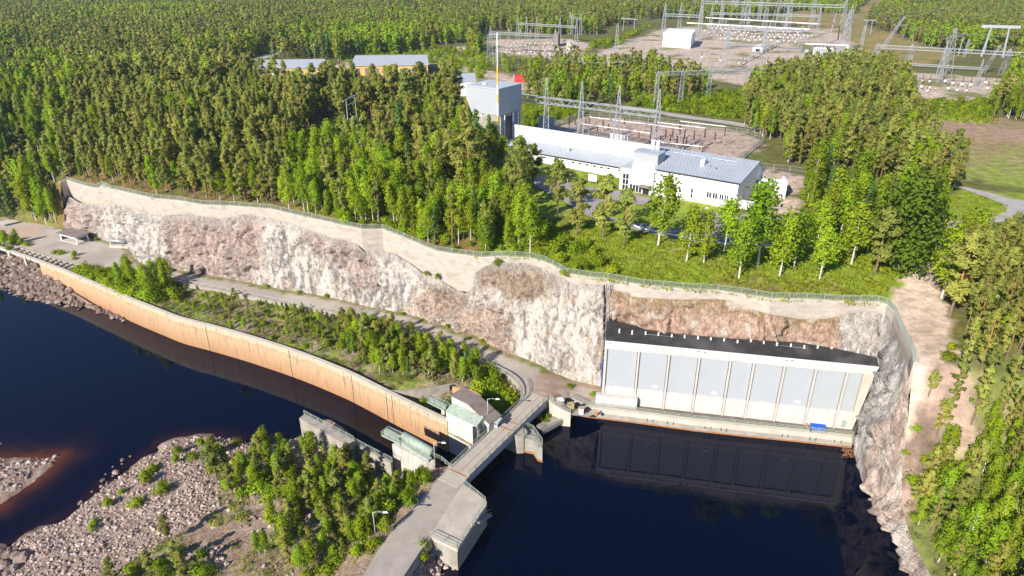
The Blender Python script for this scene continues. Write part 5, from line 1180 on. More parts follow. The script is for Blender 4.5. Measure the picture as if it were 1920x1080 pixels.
# fields of equipment in the far substations
ep = insul_proto(2.0, 3.2, .15, 'switchgear', True, 'switchgear column with brown insulator and white box in the large far substation', 'switchgear'); ep['group'] = 'switchgear of the large far substation'
first = True; placed = []
for row, (y0, x0, x1, n_) in enumerate(((51, 1325, 1500, 26), (56, 1330, 1510, 26), (62, 1322, 1520, 26), (68, 1335, 1500, 22), (74, 1350, 1490, 14))):
    for k in range(n_):
        a = x0 + (x1 - x0) * k / (n_ - 1) + rng.uniform(-2, 2); b = y0 + (a - 1320) * .045 + rng.uniform(-1.5, 1.5); q = P(a, b, UPZ); q.z = upper_h(q.x, q.y) 
        if first: ep.location = q; first = False
        else: copy_thing(ep, q, 0, rng.uniform(.8, 1.15))
for a, b, g_, lb_ in [(x, y, 'switchgear of the left far substation', 'switchgear column with white box in the left far substation') for x, y in [(948 + (k % 16) * 9.0 + rng.uniform(-2, 2), 84 + (k // 16) * 6 + rng.uniform(-1.5, 1.5)) for k in range(64)]]:
    q = P(a, b, UPZ); q.z = upper_h(q.x, q.y); o = copy_thing(ep, q, 0, rng.uniform(.6, .9), lb_); o['group'] = g_
for a, b in [(1715, 155), (1728, 157), (1742, 158), (1785, 162), (1802, 164), (1818, 165), (1846, 160), (1865, 163), (1712, 166), (1726, 168), (1741, 170), (1776, 172), (1793, 174), (1810, 175), (1850, 172), (1705, 160), (1770, 158), (1737, 176), (1520, 126), (1500, 128), (1482, 125), (1460, 128), (1438, 123), (1488, 120), (1392, 122), (1315, 112), (1350, 118)]:
    q = P(a, b, UPZ); q.z = upper_h(q.x, q.y); r_side = a > 1650; o = copy_thing(ep, q, 0, rng.uniform(.9, 1.15), 'tall switchgear column on pink gravel of the right substation' if r_side else 'switchgear column at the near edge of the large far substation'); o['group'] = 'switchgear of the right substation' if r_side else 'switchgear at the near edge of the large substation'
def gpx(name, pts, hb, ht, w, label, **kw):
    feet = [P(a, b, UPZ) for a, b in pts]
    for f in feet: f.z = upper_h(f.x, f.y)
    return gantry(name, feet, UPZ + ht, UPZ + hb, w, label, **kw)
gpx('gantry', [(919, 122), (935, 123)], 18, 20, 3.0, 'stout lattice tower pair at the left corner of the left substation', bw=1.5, r=0.087, n=8)
gpx('gantry', [(920, 96), (954, 98), (975, 99), (994, 100), (1040, 104)], 13, 17, 1.8, 'front gantry of slim masts in the left far substation', bw=1.4, r=0.099, n=6)
gpx('gantry', [(970, 72), (987, 73), (1006, 74), (1049, 77), (1080, 80)], 12, 18, 1.8, 'rear gantry of slim masts in the left far substation', bw=1.4, r=0.112, n=6)
gpx('gantry', [(1068, 64), (1072, 66), (1088, 67)], 14, 19, 1.5, 'tall narrow portal at the right end of the left substation', bw=1.2, r=0.112, n=6)
gpx('gantry', [(1242, 72), (1271, 73), (1309, 76)], 19, 28, 2.2, 'gantry of three masts behind the white box building', bw=1.8, r=0.124, n=7)
gpx('gantry', [(1313, 44), (1351, 46), (1391, 47), (1433, 49), (1477, 51), (1520, 53), (1577, 56)], 21, 33, 2.6, 'longest gantry row across the back of the large substation', bw=2.4, r=0.149, n=7)
gpx('gantry', [(1378, 36), (1400, 37), (1422, 38)], 34, 46, 2.2, 'tall rear masts rising to the top edge behind the large substation', bw=1.5, r=0.149, n=6)
gpx('gantry', [(1362, 92), (1431, 96), (1497, 98)], 15, 18, 2.0, 'low gantry beside the white trailer in the large substation', bw=1.6, r=0.099, n=7)
gpx('gantry', [(1356, 140), (1426, 137)], 16, 26, 2.8, 'pair of tall pale lattice masts at the near edge of the large substation', bw=1.5, r=0.087, n=9)
gpx('gantry', [(1576, 118), (1582, 96)], 26, 32, 3.0, 'tallest lattice mast at the right corner of the large substation', bw=1.5, r=0.112, n=9)
gpx('gantry', [(1228, 205), (1274, 200), (1326, 190), (1394, 195)], 15.5, 17, 1.3, 'long gantry with four masts rising from the bushes behind the yard', bw=1.5, r=0.062, n=9)
gpx('gantry', [(1637, 128), (1700, 130), (1764, 138), (1880, 142), (1960, 150)], 13, 15, 2.4, 'long horizontal gantry across the back of the right substation', bw=1.8, r=0.093, n=7)
gpx('gantry', [(1330, 62), (1400, 64), (1470, 67), (1530, 69)], 17, 25, 1.8, 'middle gantry row across the equipment field of the large substation', bw=1.4, r=.12, n=6)
gpx('gantry', [(1300, 30), (1340, 31), (1372, 32)], 24, 34, 2.0, 'thin gantry at the back left of the large substation', bw=1.4, r=.15, n=6)
gpx('gantry', [(1700, 152), (1760, 156), (1830, 161)], 9, 14, 1.2, 'light gantry over the front row of the right substation', bw=1.0, r=.08, n=6)
def tower(px, py, h, label, arm=9, w=4.5, n=9, r=.09, lean=None):
    b = P(px, py, UPZ); b.z = upper_h(b.x, b.y); t = thing('power_pylon', label, 'pylon', tuple(b)); m2 = MB(); lattice(m2, b, h, w, .8, n, r, lean); part(m2, 'lattice_mast', M['steel'], t)
    if arm:
        m2 = MB(); q = b + (Vector((0, 0, h)) if lean is None else Vector(lean)); truss(m2, q + Vector((-arm, 0, -1)), q + Vector((arm, 0, -1)), 1.0, 10, r * .8); part(m2, 'cross_arm', M['steel'], t)
tower(1768, 147, 27, 'broad lattice pylon in the middle of the right substation', 0, 6); tower(1153, 130, 27, 'slim pylon rising from the trees before the substation gravel', 0, 2.6)
tower(1460, 50, 60, 'great pylon with wide arm at the top edge above the substation', 22, 12, 9, .2); tower(1606, 128, 0.1 + 25, 'slim lattice mast standing in the trees left of the right substation', 0, 2.2)
tower(1640, 110, 24, 'leaning dark pylon leg at the left end of the right substation', 0, 2.4, lean=(14, 0, 27)); tower(1808, 108, 12, 'short lattice mast by the heath above the right substation', 0, 1.5); tower(1702, 135, 10, 'small pale lattice pylon at the back of the right substation', 0, 3); tower(1842, 138, 14, 'leaning slim mast at the right end of the right substation', 0, 1.5, lean=(6, 0, 16))
def hframe(a, b, h, ext, label, m_='steel', r=.25, bars=()):
    A_, B_ = P(*a, UPZ), P(*b, UPZ)
    for p in (A_, B_): p.z = upper_h(p.x, p.y)
    t = thing('power_line_frame', label, 'pylon', tuple(A_)); d_ = (B_ - A_).normalized(); up = Vector((0, 0, h))
    for p, s in ((A_, .12), (B_, -.12)): m2 = MB(); m2.tube(p, p + up + d_ * (h * s * .5), r, r * .7, 7); part(m2, 'pole', M[m_], t)
    m2 = MB(); m2.bar(A_ + up - d_ * ext, B_ + up + d_ * ext, r * 1.5, r * 2); part(m2, 'cross_arm', M[m_], t)
    m2 = MB()
    for k in range(3): q = (A_ - d_ * ext * .9).lerp(B_ + d_ * ext * .9, k / 2) + up; m2.tube(q, q - Vector((0, 0, 2.2)), r * .5)
    part(m2, 'insulator', M['brown_porcelain'], t)
    for z1_, z2_ in bars: m2 = MB(); m2.bar(A_ + Vector((0, 0, z1_)), B_ + Vector((0, 0, z2_)), r); part(m2, 'brace', M[m_], t)
hframe((655, 262), (673, 250), 14.5, 2.5, 'grey double pole power line frame beside the forest car park', r=.22, bars=((2, 4), (6, 7), (12.5, 12.0)))
hframe((1768, 112), (1797, 104), 14, 4, 'wooden double pole frame behind the right substation', r=.4); hframe((1840, 106), (1880, 108), 20, 5, 'wide grey portal pylon standing far right before the forest', r=.9)
hframe((1620, 65), (1632, 65), 12, 3, 'double pole frame at the right edge of the yellow field', r=.4); hframe((1552, 17), (1573, 16), 18, 5, 'double pole frame on the cleared line at the top edge', r=.5); hframe((1168, 58), (1189, 60), 11, 3, 'double pole frame at the forest edge left of the gravel hill', r=.4); hframe((1100, 52), (1109, 50), 10, 3, 'small double pole frame at the forest edge behind the left substation', r=.35); hframe((1555, 80), (1563, 50), 16, 3, 'slanting double pole frame beside the large substation', r=.4)
# conductors
def wire(a, b, sag, r=.07):
    pts = []; a, b = Vector(a), Vector(b)
    for k in range(17): t_ = k / 16; q = a.lerp(b, t_); q.z -= sag * 4 * t_ * (1 - t_); pts.append(q)
    m2 = MB()
    for p, q in zip(pts, pts[1:]): m2.tube(p, q, r, n=4, caps=False)
    return m2
WR = [(PY(925, 73, 470), PY(1175, 116, 330), 5, 'overhead conductor sagging from the left corner tower'), (P(1180, 48, 44), P(1380, -30, 70), 6, 'overhead conductor crossing the sky side above the white box building'), (PY(1242, 17, 560), PY(1800, 14, 640), 6, 'long overhead conductor across the top of the large substation'), (PY(1240, 150, 300), PY(1060, 245, 235), 4, 'overhead conductor from the bush gantry to the yard')]
WR += [(PY(a, b, y1), PY(c, d, y2), 3, lb_) for a, b, y1, c, d, y2, lb_ in ((1313, 12, 640, 1500, 98, 420, 'thin conductor slanting over the left of the equipment field'), (1391, 15, 640, 1560, 100, 420, 'thin conductor slanting over the middle of the equipment field'), (1477, 18, 640, 1600, 110, 400, 'thin conductor slanting over the right of the equipment field'), (1560, 22, 640, 1900, 70, 460, 'thin conductor from the large substation to the right pylons'), (1640, 20, 600, 1780, 70, 380, 'thin conductor above the yellow field'), (970, 185, 262, 760, 130, 420, 'thin conductor leaving the near gantry to the left'))]
for a, b, s_, lb_ in WR: tag(wire(a, b, s_).build('power_cable', M['steel'], None), lb_, 'cable')
# big pipes (bus ducts) in the main substation
for k, (a, b, z_, lb_) in enumerate((((1288, 51), (1518, 63), 38, 'nearer of the two long white overhead ducts in the large substation'), ((1323, 41), (1535, 53), 38, 'farther of the two long white overhead ducts in the large substation'), ((1385, 118), (1475, 70), 31, 'slanting white duct lying low across the gravel of the large substation'))):
    A_, B_ = (P(a[0], a[1] - (8 if z_ == 38 else 0), z_), P(b[0], b[1] - (8 if z_ == 38 else 0), z_)); t = thing('overhead_duct', lb_, 'duct', (A_.x, A_.y, UPZ)); m2 = MB(); m2.tube(A_, B_, .5 if z_ == 38 else .4, n=10); part(m2, 'pipe', M['white_metal'], t)
    for q in resample([A_, B_], 24)[1:-1]: m2 = MB(); m2.tube(wz(q, UPZ - 1), q, .35); part(m2, 'support', M['steel'], t)
# buildings in the distance
def shed(pl, z0, h, wallm, roofm, label, rise=.6, doors=0, doorm='white_metal', name='warehouse', cat='building'):
    a, b, c = [P(x, y, z0) for x, y in pl]; d_ = (c - b); d_.z = 0; a, b, c, d4 = a, b, c, a + (c - b)
    t = thing(name, label, cat, tuple(b)); mb = MB(); mb.prism([tuple(p.xy) for p in (a, b, c, d4)], z0 - 2, z0 + h); part(mb, 'walls', M[wallm], t)
    cx = (a + b + c + d4) / 4; e = [cx + (p - cx) * 1.03 for p in (a, b, c, d4)]
    mb = MB(); mb.prism([tuple(p.xy) for p in e], z0 + h, [z0 + h + .3, z0 + h + .3, z0 + h + .3 + rise, z0 + h + .3 + rise]); part(mb, 'roof', M[roofm], t)
    f_ = (b - a); Lf = f_.length; f_.normalize(); nn = Vector((f_.y, -f_.x, 0))
    for k in range(doors):
        q = a + f_ * (Lf * (k + .3) / doors) + nn * .08; m2 = MB(); m2.bar(wz(q, z0 + h * .38), wz(q + f_ * (Lf / doors * .45), z0 + h * .38), .12, h * .74); part(m2, 'door', M[doorm], t)
    return t
shed(((489, 148), (608, 146), (610, 133)), 28.5, 5.5, 'yellow_wall', 'grey_metal', 'left ochre warehouse with pale roof behind the pines', 1.2, 7)
shed(((662, 142), (803, 140), (800, 124)), 28.5, 5.5, 'yellow_wall', 'grey_metal', 'right ochre warehouse with pale roof behind the pines', 1.2, 8, 'brown_roof')
shed(((822, 182), (893, 180), (890, 166)), 28.5, 7, 'white_wall', 'grey_metal', 'white hall half hidden by trees left of the grey tower', .6, 2)
shed(((1242, 86), (1294, 90), (1302, 80)), 29, 9.5, 'white_metal', 'white_metal', 'large windowless white box building in the far substation', .1, 0)
shed(((1411, 96), (1429, 98), (1438, 92)), 28.7, 2.8, 'white_metal', 'white_metal', 'small white control hut in the middle of the large substation', .1, 1, 'dark', 'control_hut')
shed(((1038, 87), (1046, 88), (1050, 84)), 28.7, 9, 'brown_roof', 'brown_roof', 'dark upright block among the masts of the left substation', .1, 0, 'dark', 'switch_house'); shed(((1062, 91), (1074, 91), (1074, 86)), 28.7, 4.5, 'pale_concrete', 'pale_concrete', 'small cream hut at the right of the left substation', .1, 0, 'dark', 'switch_house')
shed(((1535, 130), (1552, 130), (1558, 124)), 28.7, 3.6, 'orange_paint', 'white_metal', 'orange container with white roof at the near edge of the large substation', .1, 0, 'dark', 'container', 'container')
shed(((963, 154), (983, 154), (985, 150)), 28.7, 2.8, 'red_paint', 'red_paint', 'bright red container in the clearing behind the grey tower', .05, 0, 'dark', 'container', 'container')
shed(((1585, 96), (1590, 96), (1591, 93)), 28.7, 3.5, 'white_metal', 'white_metal', 'tiny white cabinet at the right end of the large substation', .05, 0, 'dark', 'cabinet', 'cabinet')
shed(((1872, 18), (1902, 19), (1900, 13)), 31, 3.4, 'dark', 'dark', 'dark roofed house in the forest at the top right', 2.2, 0, 'dark', 'house', 'house'); shed(((1865, 16), (1871, 16), (1872, 13)), 31, 3.4, 'red_paint', 'dark', 'small red house beside the dark roofed house at the top right', 2.0, 0, 'dark', 'house', 'house')
# transformer
q = P(1512, 103, 28.7); d_ = (P(1556, 105, 28.7) - q); L_ = d_.length; d_.normalize(); n_ = Vector((-d_.y, d_.x, 0)); t = thing('transformer', 'wide grey transformer bank with radiators in the large substation', 'transformer', tuple(q))
mb = MB()
mb.hexa([q + d_ * 4, q + d_ * 18, q + d_ * 18 + n_ * 5, q + d_ * 4 + n_ * 5], [v + Vector((0, 0, 5.5)) for v in (q + d_ * 4, q + d_ * 18, q + d_ * 18 + n_ * 5, q + d_ * 4 + n_ * 5)]); part(mb, 'tank', M['grey_metal'], t)
for k in range(10): m2 = MB(); p = q + d_ * (4.5 + k * 1.45) - n_ * 1.2; m2.hexa([p, p + d_ * .7, p + d_ * .7 + n_ * 1.1, p + n_ * 1.1], [v + Vector((0, 0, 4.6)) for v in (p, p + d_ * .7, p + d_ * .7 + n_ * 1.1, p + n_ * 1.1)]); part(m2, 'radiator', M['steel'], t)
for k in range(6): m2 = MB(); p = q + d_ * (5 + k * 2.4) + n_ * 2.5 + Vector((0, 0, 5.5)); m2.tube(p, p + Vector((0, 0, 3)), .35, .2, 6); part(m2, 'bushing', M['brown_porcelain'], t)
for k in (-1.5, 20): m2 = MB(); p = q + d_ * k; m2.hexa([p, p + d_ * 2.5, p + d_ * 2.5 + n_ * 4, p + n_ * 4], [v + Vector((0, 0, 3.6)) for v in (p, p + d_ * 2.5, p + d_ * 2.5 + n_ * 4, p + n_ * 4)]); part(m2, 'cooler', M['steel'], t)
m2 = MB(); m2.tube(q + Vector((0, 0, 7.5)) - d_ * 2, q + Vector((0, 0, 7.5)) + d_ * 26, .5); part(m2, 'bus_duct', M['white_metal'], t)
#@@PART3
# ================================================================== TREES AND OTHER GROWTH
def leafq(mb, tones, p, s, asp, up=0.0, tone=0.0, dirv=None, e=None):
    """one small leaf or needle clump: a quad"""
    a = Vector((rng.gauss(0, 1), rng.gauss(0, 1), rng.gauss(0, 1) + up))
    if dirv is not None: a = a * .45 + dirv
    a.normalize(); b = a.cross(Vector((rng.gauss(0, 1), rng.gauss(0, 1), rng.gauss(0, 1)))).normalized()
    a = a * (s * .5); b = b * (s * .5 * asp)
    k = len(mb.v); mb.v += [tuple(p - a - b), tuple(p + a - b * .6), tuple(p + a + b * .6), tuple(p - a + b)]
    hn_ = Vector((p.x, p.y, 0)); hn_ = hn_.normalized() * .55 if hn_.length > .05 else Vector((0, 0, 0))
    if e is not None and (p - e).length > .01: hn_ = hn_ + (p - e).normalized() * .75
    hn_.z += .40; gn = a.cross(b).normalized(); flip = gn.dot(hn_) < 0
    if flip: gn = -gn
    hn_ = (hn_.normalized() * .62 + gn * .38).normalized()
    if not hasattr(mb, 'nh'): mb.nh = {}
    for i_ in range(4): mb.nh[k + i_] = tuple(hn_)
    f_ = (k, k + 1, k + 2, k + 3)
    n0 = (Vector(mb.v[k + 1]) - Vector(mb.v[k])).cross(Vector(mb.v[k + 2]) - Vector(mb.v[k + 1]))
    mb.f.append(f_ if n0.dot(hn_) > 0 else f_[::-1]); mb.mi.append(1); tones += [tone] * 4
def limb(mb, tones, a, b, r0, r1, n=4): k = len(mb.v); mb.tube(a, b, r0, r1, n, 0, False); tones += [0] * (len(mb.v) - k)
def g_trunk(h, r, n=7, bend=.25, seg=4):
    mb = MB(); t = []; p = Vector((0, 0, -.4)); b = Vector((rng.uniform(-bend, bend), rng.uniform(-bend, bend), 0))
    for k in range(seg):
        q = Vector((b.x * ((k + 1) / seg) ** 2, b.y * ((k + 1) / seg) ** 2, h * (k + 1) / seg)); limb(mb, t, p, q, r * (1 - .8 * k / seg), r * (1 - .8 * (k + 1) / seg), n); p = q
    return mb, t, b
def pine(h, rad, c0, nq, s, dense=1.0):
    """crown mesh and trunk mesh of a Scots pine: whorls of limbs, needles at their outer half"""
    tr, tt, b = g_trunk(h, .15 + h * .006); cr = MB(); tn = []
    nb = int(30 * dense); per = max(3, nq // nb)
    for i in range(nb):
        t = (i + rng.random()) / nb; z = h * (c0 + (1 - c0) * t); prof = math.sin(min(1, (t + .12) * 1.25) * math.pi * .5) * (1 - t ** 1.8) + .12
        R_ = rad * prof * rng.uniform(.6, 1.2); a = rng.random() * 6.283; d = Vector((math.cos(a), math.sin(a), rng.uniform(-.05, .35) + t * .5)); c = Vector((b.x * (z / h) ** 2, b.y * (z / h) ** 2, z)); tone = rng.random() ** 1.3
        limb(cr, tn, c, c + d * R_ * .8, .03, .01, 3)
        for k in range(per):
            u = rng.uniform(.25, 1.1) ** .7; q = c + d * (R_ * u) + Vector((rng.gauss(0, .22), rng.gauss(0, .22), rng.gauss(0, .16) + .12)) * (rad * .42)
            leafq(cr, tn, q, s * rng.uniform(.7, 1.25), .42, .5, min(1, max(0, tone * .7 + rng.random() * .3)), e=c + d * (R_ * .65))
    return tr, tt, cr, tn
def birch(h, rad, c0, nq, s, clumps=34):
    tr, tt, b = g_trunk(h * .95, .10 + h * .006, bend=.5); cr = MB(); tn = []
    per = max(3, nq // clumps)
    for i in range(clumps):
        t = (i + rng.random()) / clumps; z = h * (c0 + (1 - c0) * t); prof = (math.sin(math.pi * min(1, t * .82 + .16)) ** .7) * (1 - t * .25)
        R_ = rad * prof * (rng.random() ** .5); a = rng.random() * 6.283; c = Vector((b.x * (z / h) ** 2, b.y * (z / h) ** 2, z)); e = c + Vector((math.cos(a) * R_, math.sin(a) * R_, rng.uniform(.0, .8))); tone = rng.random()
        limb(cr, tn, c - Vector((0, 0, R_ * .6)), e, .04, .012, 3)
        sp_ = rad * rng.uniform(.26, .42)
        for k in range(per):
            q = e + Vector((rng.gauss(0, 1), rng.gauss(0, 1), rng.gauss(0, 1.15))) * sp_ * .62
            leafq(cr, tn, q, s * rng.uniform(.7, 1.3), .75, 0, min(1, max(0, tone * .65 + rng.random() * .35)), e=e)
    return tr, tt, cr, tn
def spruce(h, rad, c0, nq, s):
    tr, tt, b = g_trunk(h, .14 + h * .005, bend=.08); cr = MB(); tn = []; nb = 46; per = max(3, nq // nb)
    for i in range(nb):
        t = (i + rng.random() * .8) / nb; z = h * (c0 + (1 - c0) * t); R_ = rad * (1 - t) ** .85 * rng.uniform(.8, 1.12) + .12; a = rng.random() * 6.283; d = Vector((math.cos(a), math.sin(a), -.28 + t * .3)); c = Vector((0, 0, z)); tone = rng.random()
        limb(cr, tn, c, c + d * R_, .04, .01, 3)
        for k in range(per):
            u = rng.uniform(.15, 1); q = c + d * (R_ * u) + Vector((rng.gauss(0, .1), rng.gauss(0, .1), rng.gauss(0, .08) - .1 * u)) * rad * .9
            leafq(cr, tn, q, s * rng.uniform(.7, 1.2), .45, -.2, tone * .6 + rng.random() * .4, Vector((d.x, d.y, -.4)) * .5, e=c + d * (R_ * .5) - Vector((0, 0, .5)))
    return tr, tt, cr, tn
def bush(h, rad, nq, s):
    cr = MB(); tn = []; nc = 10
    for i in range(nc):
        a = rng.random() * 6.283; r_ = rad * .7 * rng.random() ** .6; e = Vector((math.cos(a) * r_, math.sin(a) * r_, h * rng.uniform(.3, .85) * (1 - .4 * r_ / rad))); tone = rng.random(); limb(cr, tn, Vector((0, 0, -.2)), e, .04, .012, 3)
        for k in range(nq // nc):
            q = e + Vector((rng.gauss(0, 1), rng.gauss(0, 1), rng.gauss(0, .85))) * rad * .30; q.z = max(.05, q.z); leafq(cr, tn, q, s * rng.uniform(.7, 1.3), .7, .1, min(1, tone * .6 + rng.random() * .4), e=e)
    return None, None, cr, tn
def tufts(n, rad, h, s):
    cr = MB(); tn = []
    for k in range(n):
        a = rng.random() * 6.283; r_ = rad * rng.random() ** .5; leafq(cr, tn, Vector((math.cos(a) * r_, math.sin(a) * r_, h * rng.uniform(.2, .9))), s * rng.uniform(.6, 1.2), .3, 1.6, rng.random())
    return None, None, cr, tn
def as_mesh(name, mb, tn, mats):
    me = bpy.data.meshes.new(name); me.from_pydata(mb.v, [], mb.f)
    for m in mats: me.materials.append(m)
    me.polygons.foreach_set('material_index', mb.mi if len(mats) > 1 else [0] * len(mb.f))
    at = me.attributes.new('tone', 'FLOAT', 'POINT'); at.data.foreach_set('value', tn[:len(mb.v)]); me.update()
    nh = getattr(mb, 'nh', None)
    if nh: me.polygons.foreach_set('use_smooth', [True] * len(mb.f)); me.normals_split_custom_set_from_vertices([nh.get(i, (0, 0, 0)) for i in range(len(mb.v))])
    return me
def joined(name, tp_, mats):
    tr, tt, cr, tn = tp_
    if tr is None: return as_mesh(name, cr, tn, mats)
    k = len(cr.v); cr2 = MB(); cr2.v = cr.v + tr.v; cr2.f = cr.f + [tuple(i + k for i in f) for f in tr.f]; cr2.mi = cr.mi + [0] * len(tr.f); cr2.nh = getattr(cr, 'nh', {}); return as_mesh(name, cr2, tn + tt, mats)
BARK = {'pine': 'pine_bark', 'birch': 'birch_bark', 'spruce': 'spruce_bark', 'bush': 'birch_bark', 'broad': 'spruce_bark'}
LEAF = {'pine': 'pine_leaf', 'birch': 'birch_leaf', 'spruce': 'spruce_leaf', 'bush': 'bush_leaf', 'broad': 'broad_leaf'}
M['broad_leaf'] = leafmat('broad_leaves', (.085, .150, .016), .15, .45, .012, (.17, .25, .03))
# unit templates are modelled at real size and scaled a little per tree
HI = {'pine': [pine(15, 2.6, .20, 2200, .58), pine(15, 2.3, .32, 2000, .56), pine(14.5, 2.1, .12, 2200, .55), pine(15, 3.1, .42, 2000, .60), pine(15, 3.3, .24, 3400, .62, 1.3)],
      'birch': [birch(12.5, 2.3, .28, 1900, .40), birch(12, 1.9, .20, 1700, .38), birch(13, 2.7, .32, 2100, .42, 42)],
      'spruce': [spruce(14, 2.3, .06, 1500, .50), spruce(13, 1.9, .05, 1300, .48)],
      'bush': [bush(2.6, 1.7, 520, .34), bush(2.2, 2.0, 520, .34), bush(3.2, 1.5, 560, .36)],
      'broad': [birch(13, 4.4, .10, 4200, .46, 80)]}
LO = {'pine': [pine(15, 2.4, .25, 260, 1.25, .5), pine(15, 2.1, .32, 240, 1.2, .5), pine(14.5, 2.7, .38, 260, 1.3, .5)],
      'birch': [birch(12.5, 2.5, .18, 300, .95, 16), birch(12, 2.1, .14, 280, .9, 16)],
      'spruce': [spruce(14, 2.2, .05, 260, 1.1), spruce(13, 1.9, .05, 240, 1.0)],
      'bush': [bush(2.6, 1.8, 150, .65), bush(2.2, 2.0, 150, .65)]}
HM = {}                                       # species -> list of (trunk mesh, crown mesh)
for sp_n, lst in HI.items():
    HM[sp_n] = []
    for tr, tt, cr, tn in lst:
        HM[sp_n].append((as_mesh('trunk', tr, tt, [M[BARK[sp_n]]]) if tr else None, as_mesh('crown', cr, tn, [M[BARK[sp_n]], M[LEAF[sp_n]]])))
def template_coll(name, meshes):
    c = bpy.data.collections.new(name)
    for i, me in enumerate(meshes): o = bpy.data.objects.new('%s_%d' % (name, i), me); c.objects.link(o)
    return c
def scatter(name, label, cat, pts, coll, nvar):
    """one stuff object: instances of the templates on its points (x, y, z, scale, rot, variant)"""
    me = bpy.data.meshes.new(name); me.from_pydata([p[:3] for p in pts], [], [])
    for an, ty in (('scl', 'FLOAT_VECTOR'), ('rot', 'FLOAT_VECTOR')): me.attributes.new(an, ty, 'POINT')
    me.attributes.new('idx', 'INT', 'POINT')
    me.attributes['scl'].data.foreach_set('vector', [x for p in pts for x in (p[3] * p[6] if len(p) > 6 else p[3], p[3] * p[6] if len(p) > 6 else p[3], p[3])])
    me.attributes['rot'].data.foreach_set('vector', [x for p in pts for x in (rng.uniform(-.05, .05), rng.uniform(-.05, .05), p[4])])
    me.attributes['idx'].data.foreach_set('value', [p[5] % nvar for p in pts])
    o = bpy.data.objects.new(name, me); COL.objects.link(o); tag(o, label, cat, kind='stuff')
    ng = bpy.data.node_groups.new(name, 'GeometryNodeTree'); ng.interface.new_socket('Geometry', in_out='INPUT', socket_type='NodeSocketGeometry'); ng.interface.new_socket('Geometry', in_out='OUTPUT', socket_type='NodeSocketGeometry')
    n, l = ng.nodes, ng.links; gi = n.new('NodeGroupInput'); go = n.new('NodeGroupOutput'); ci = n.new('GeometryNodeCollectionInfo'); ci.inputs['Collection'].default_value = coll; ci.inputs['Separate Children'].default_value = True; ci.inputs['Reset Children'].default_value = True
    mp = n.new('GeometryNodeMeshToPoints'); l.new(gi.outputs[0], mp.inputs['Mesh'])
    ip_ = n.new('GeometryNodeInstanceOnPoints'); l.new(mp.outputs[0], ip_.inputs['Points']); l.new(ci.outputs[0], ip_.inputs['Instance']); ip_.inputs['Pick Instance'].default_value = True
    for an, ty, sk in (('scl', 'FLOAT_VECTOR', 'Scale'), ('rot', 'FLOAT_VECTOR', 'Rotation'), ('idx', 'INT', 'Instance Index')):
        na = n.new('GeometryNodeInputNamedAttribute'); na.data_type = ty; na.inputs['Name'].default_value = an; l.new([s for s in na.outputs if s.enabled][0], ip_.inputs[sk])
    l.new(ip_.outputs[0], go.inputs[0]); md = o.modifiers.new('scatter', 'NODES'); md.node_group = ng
    return o
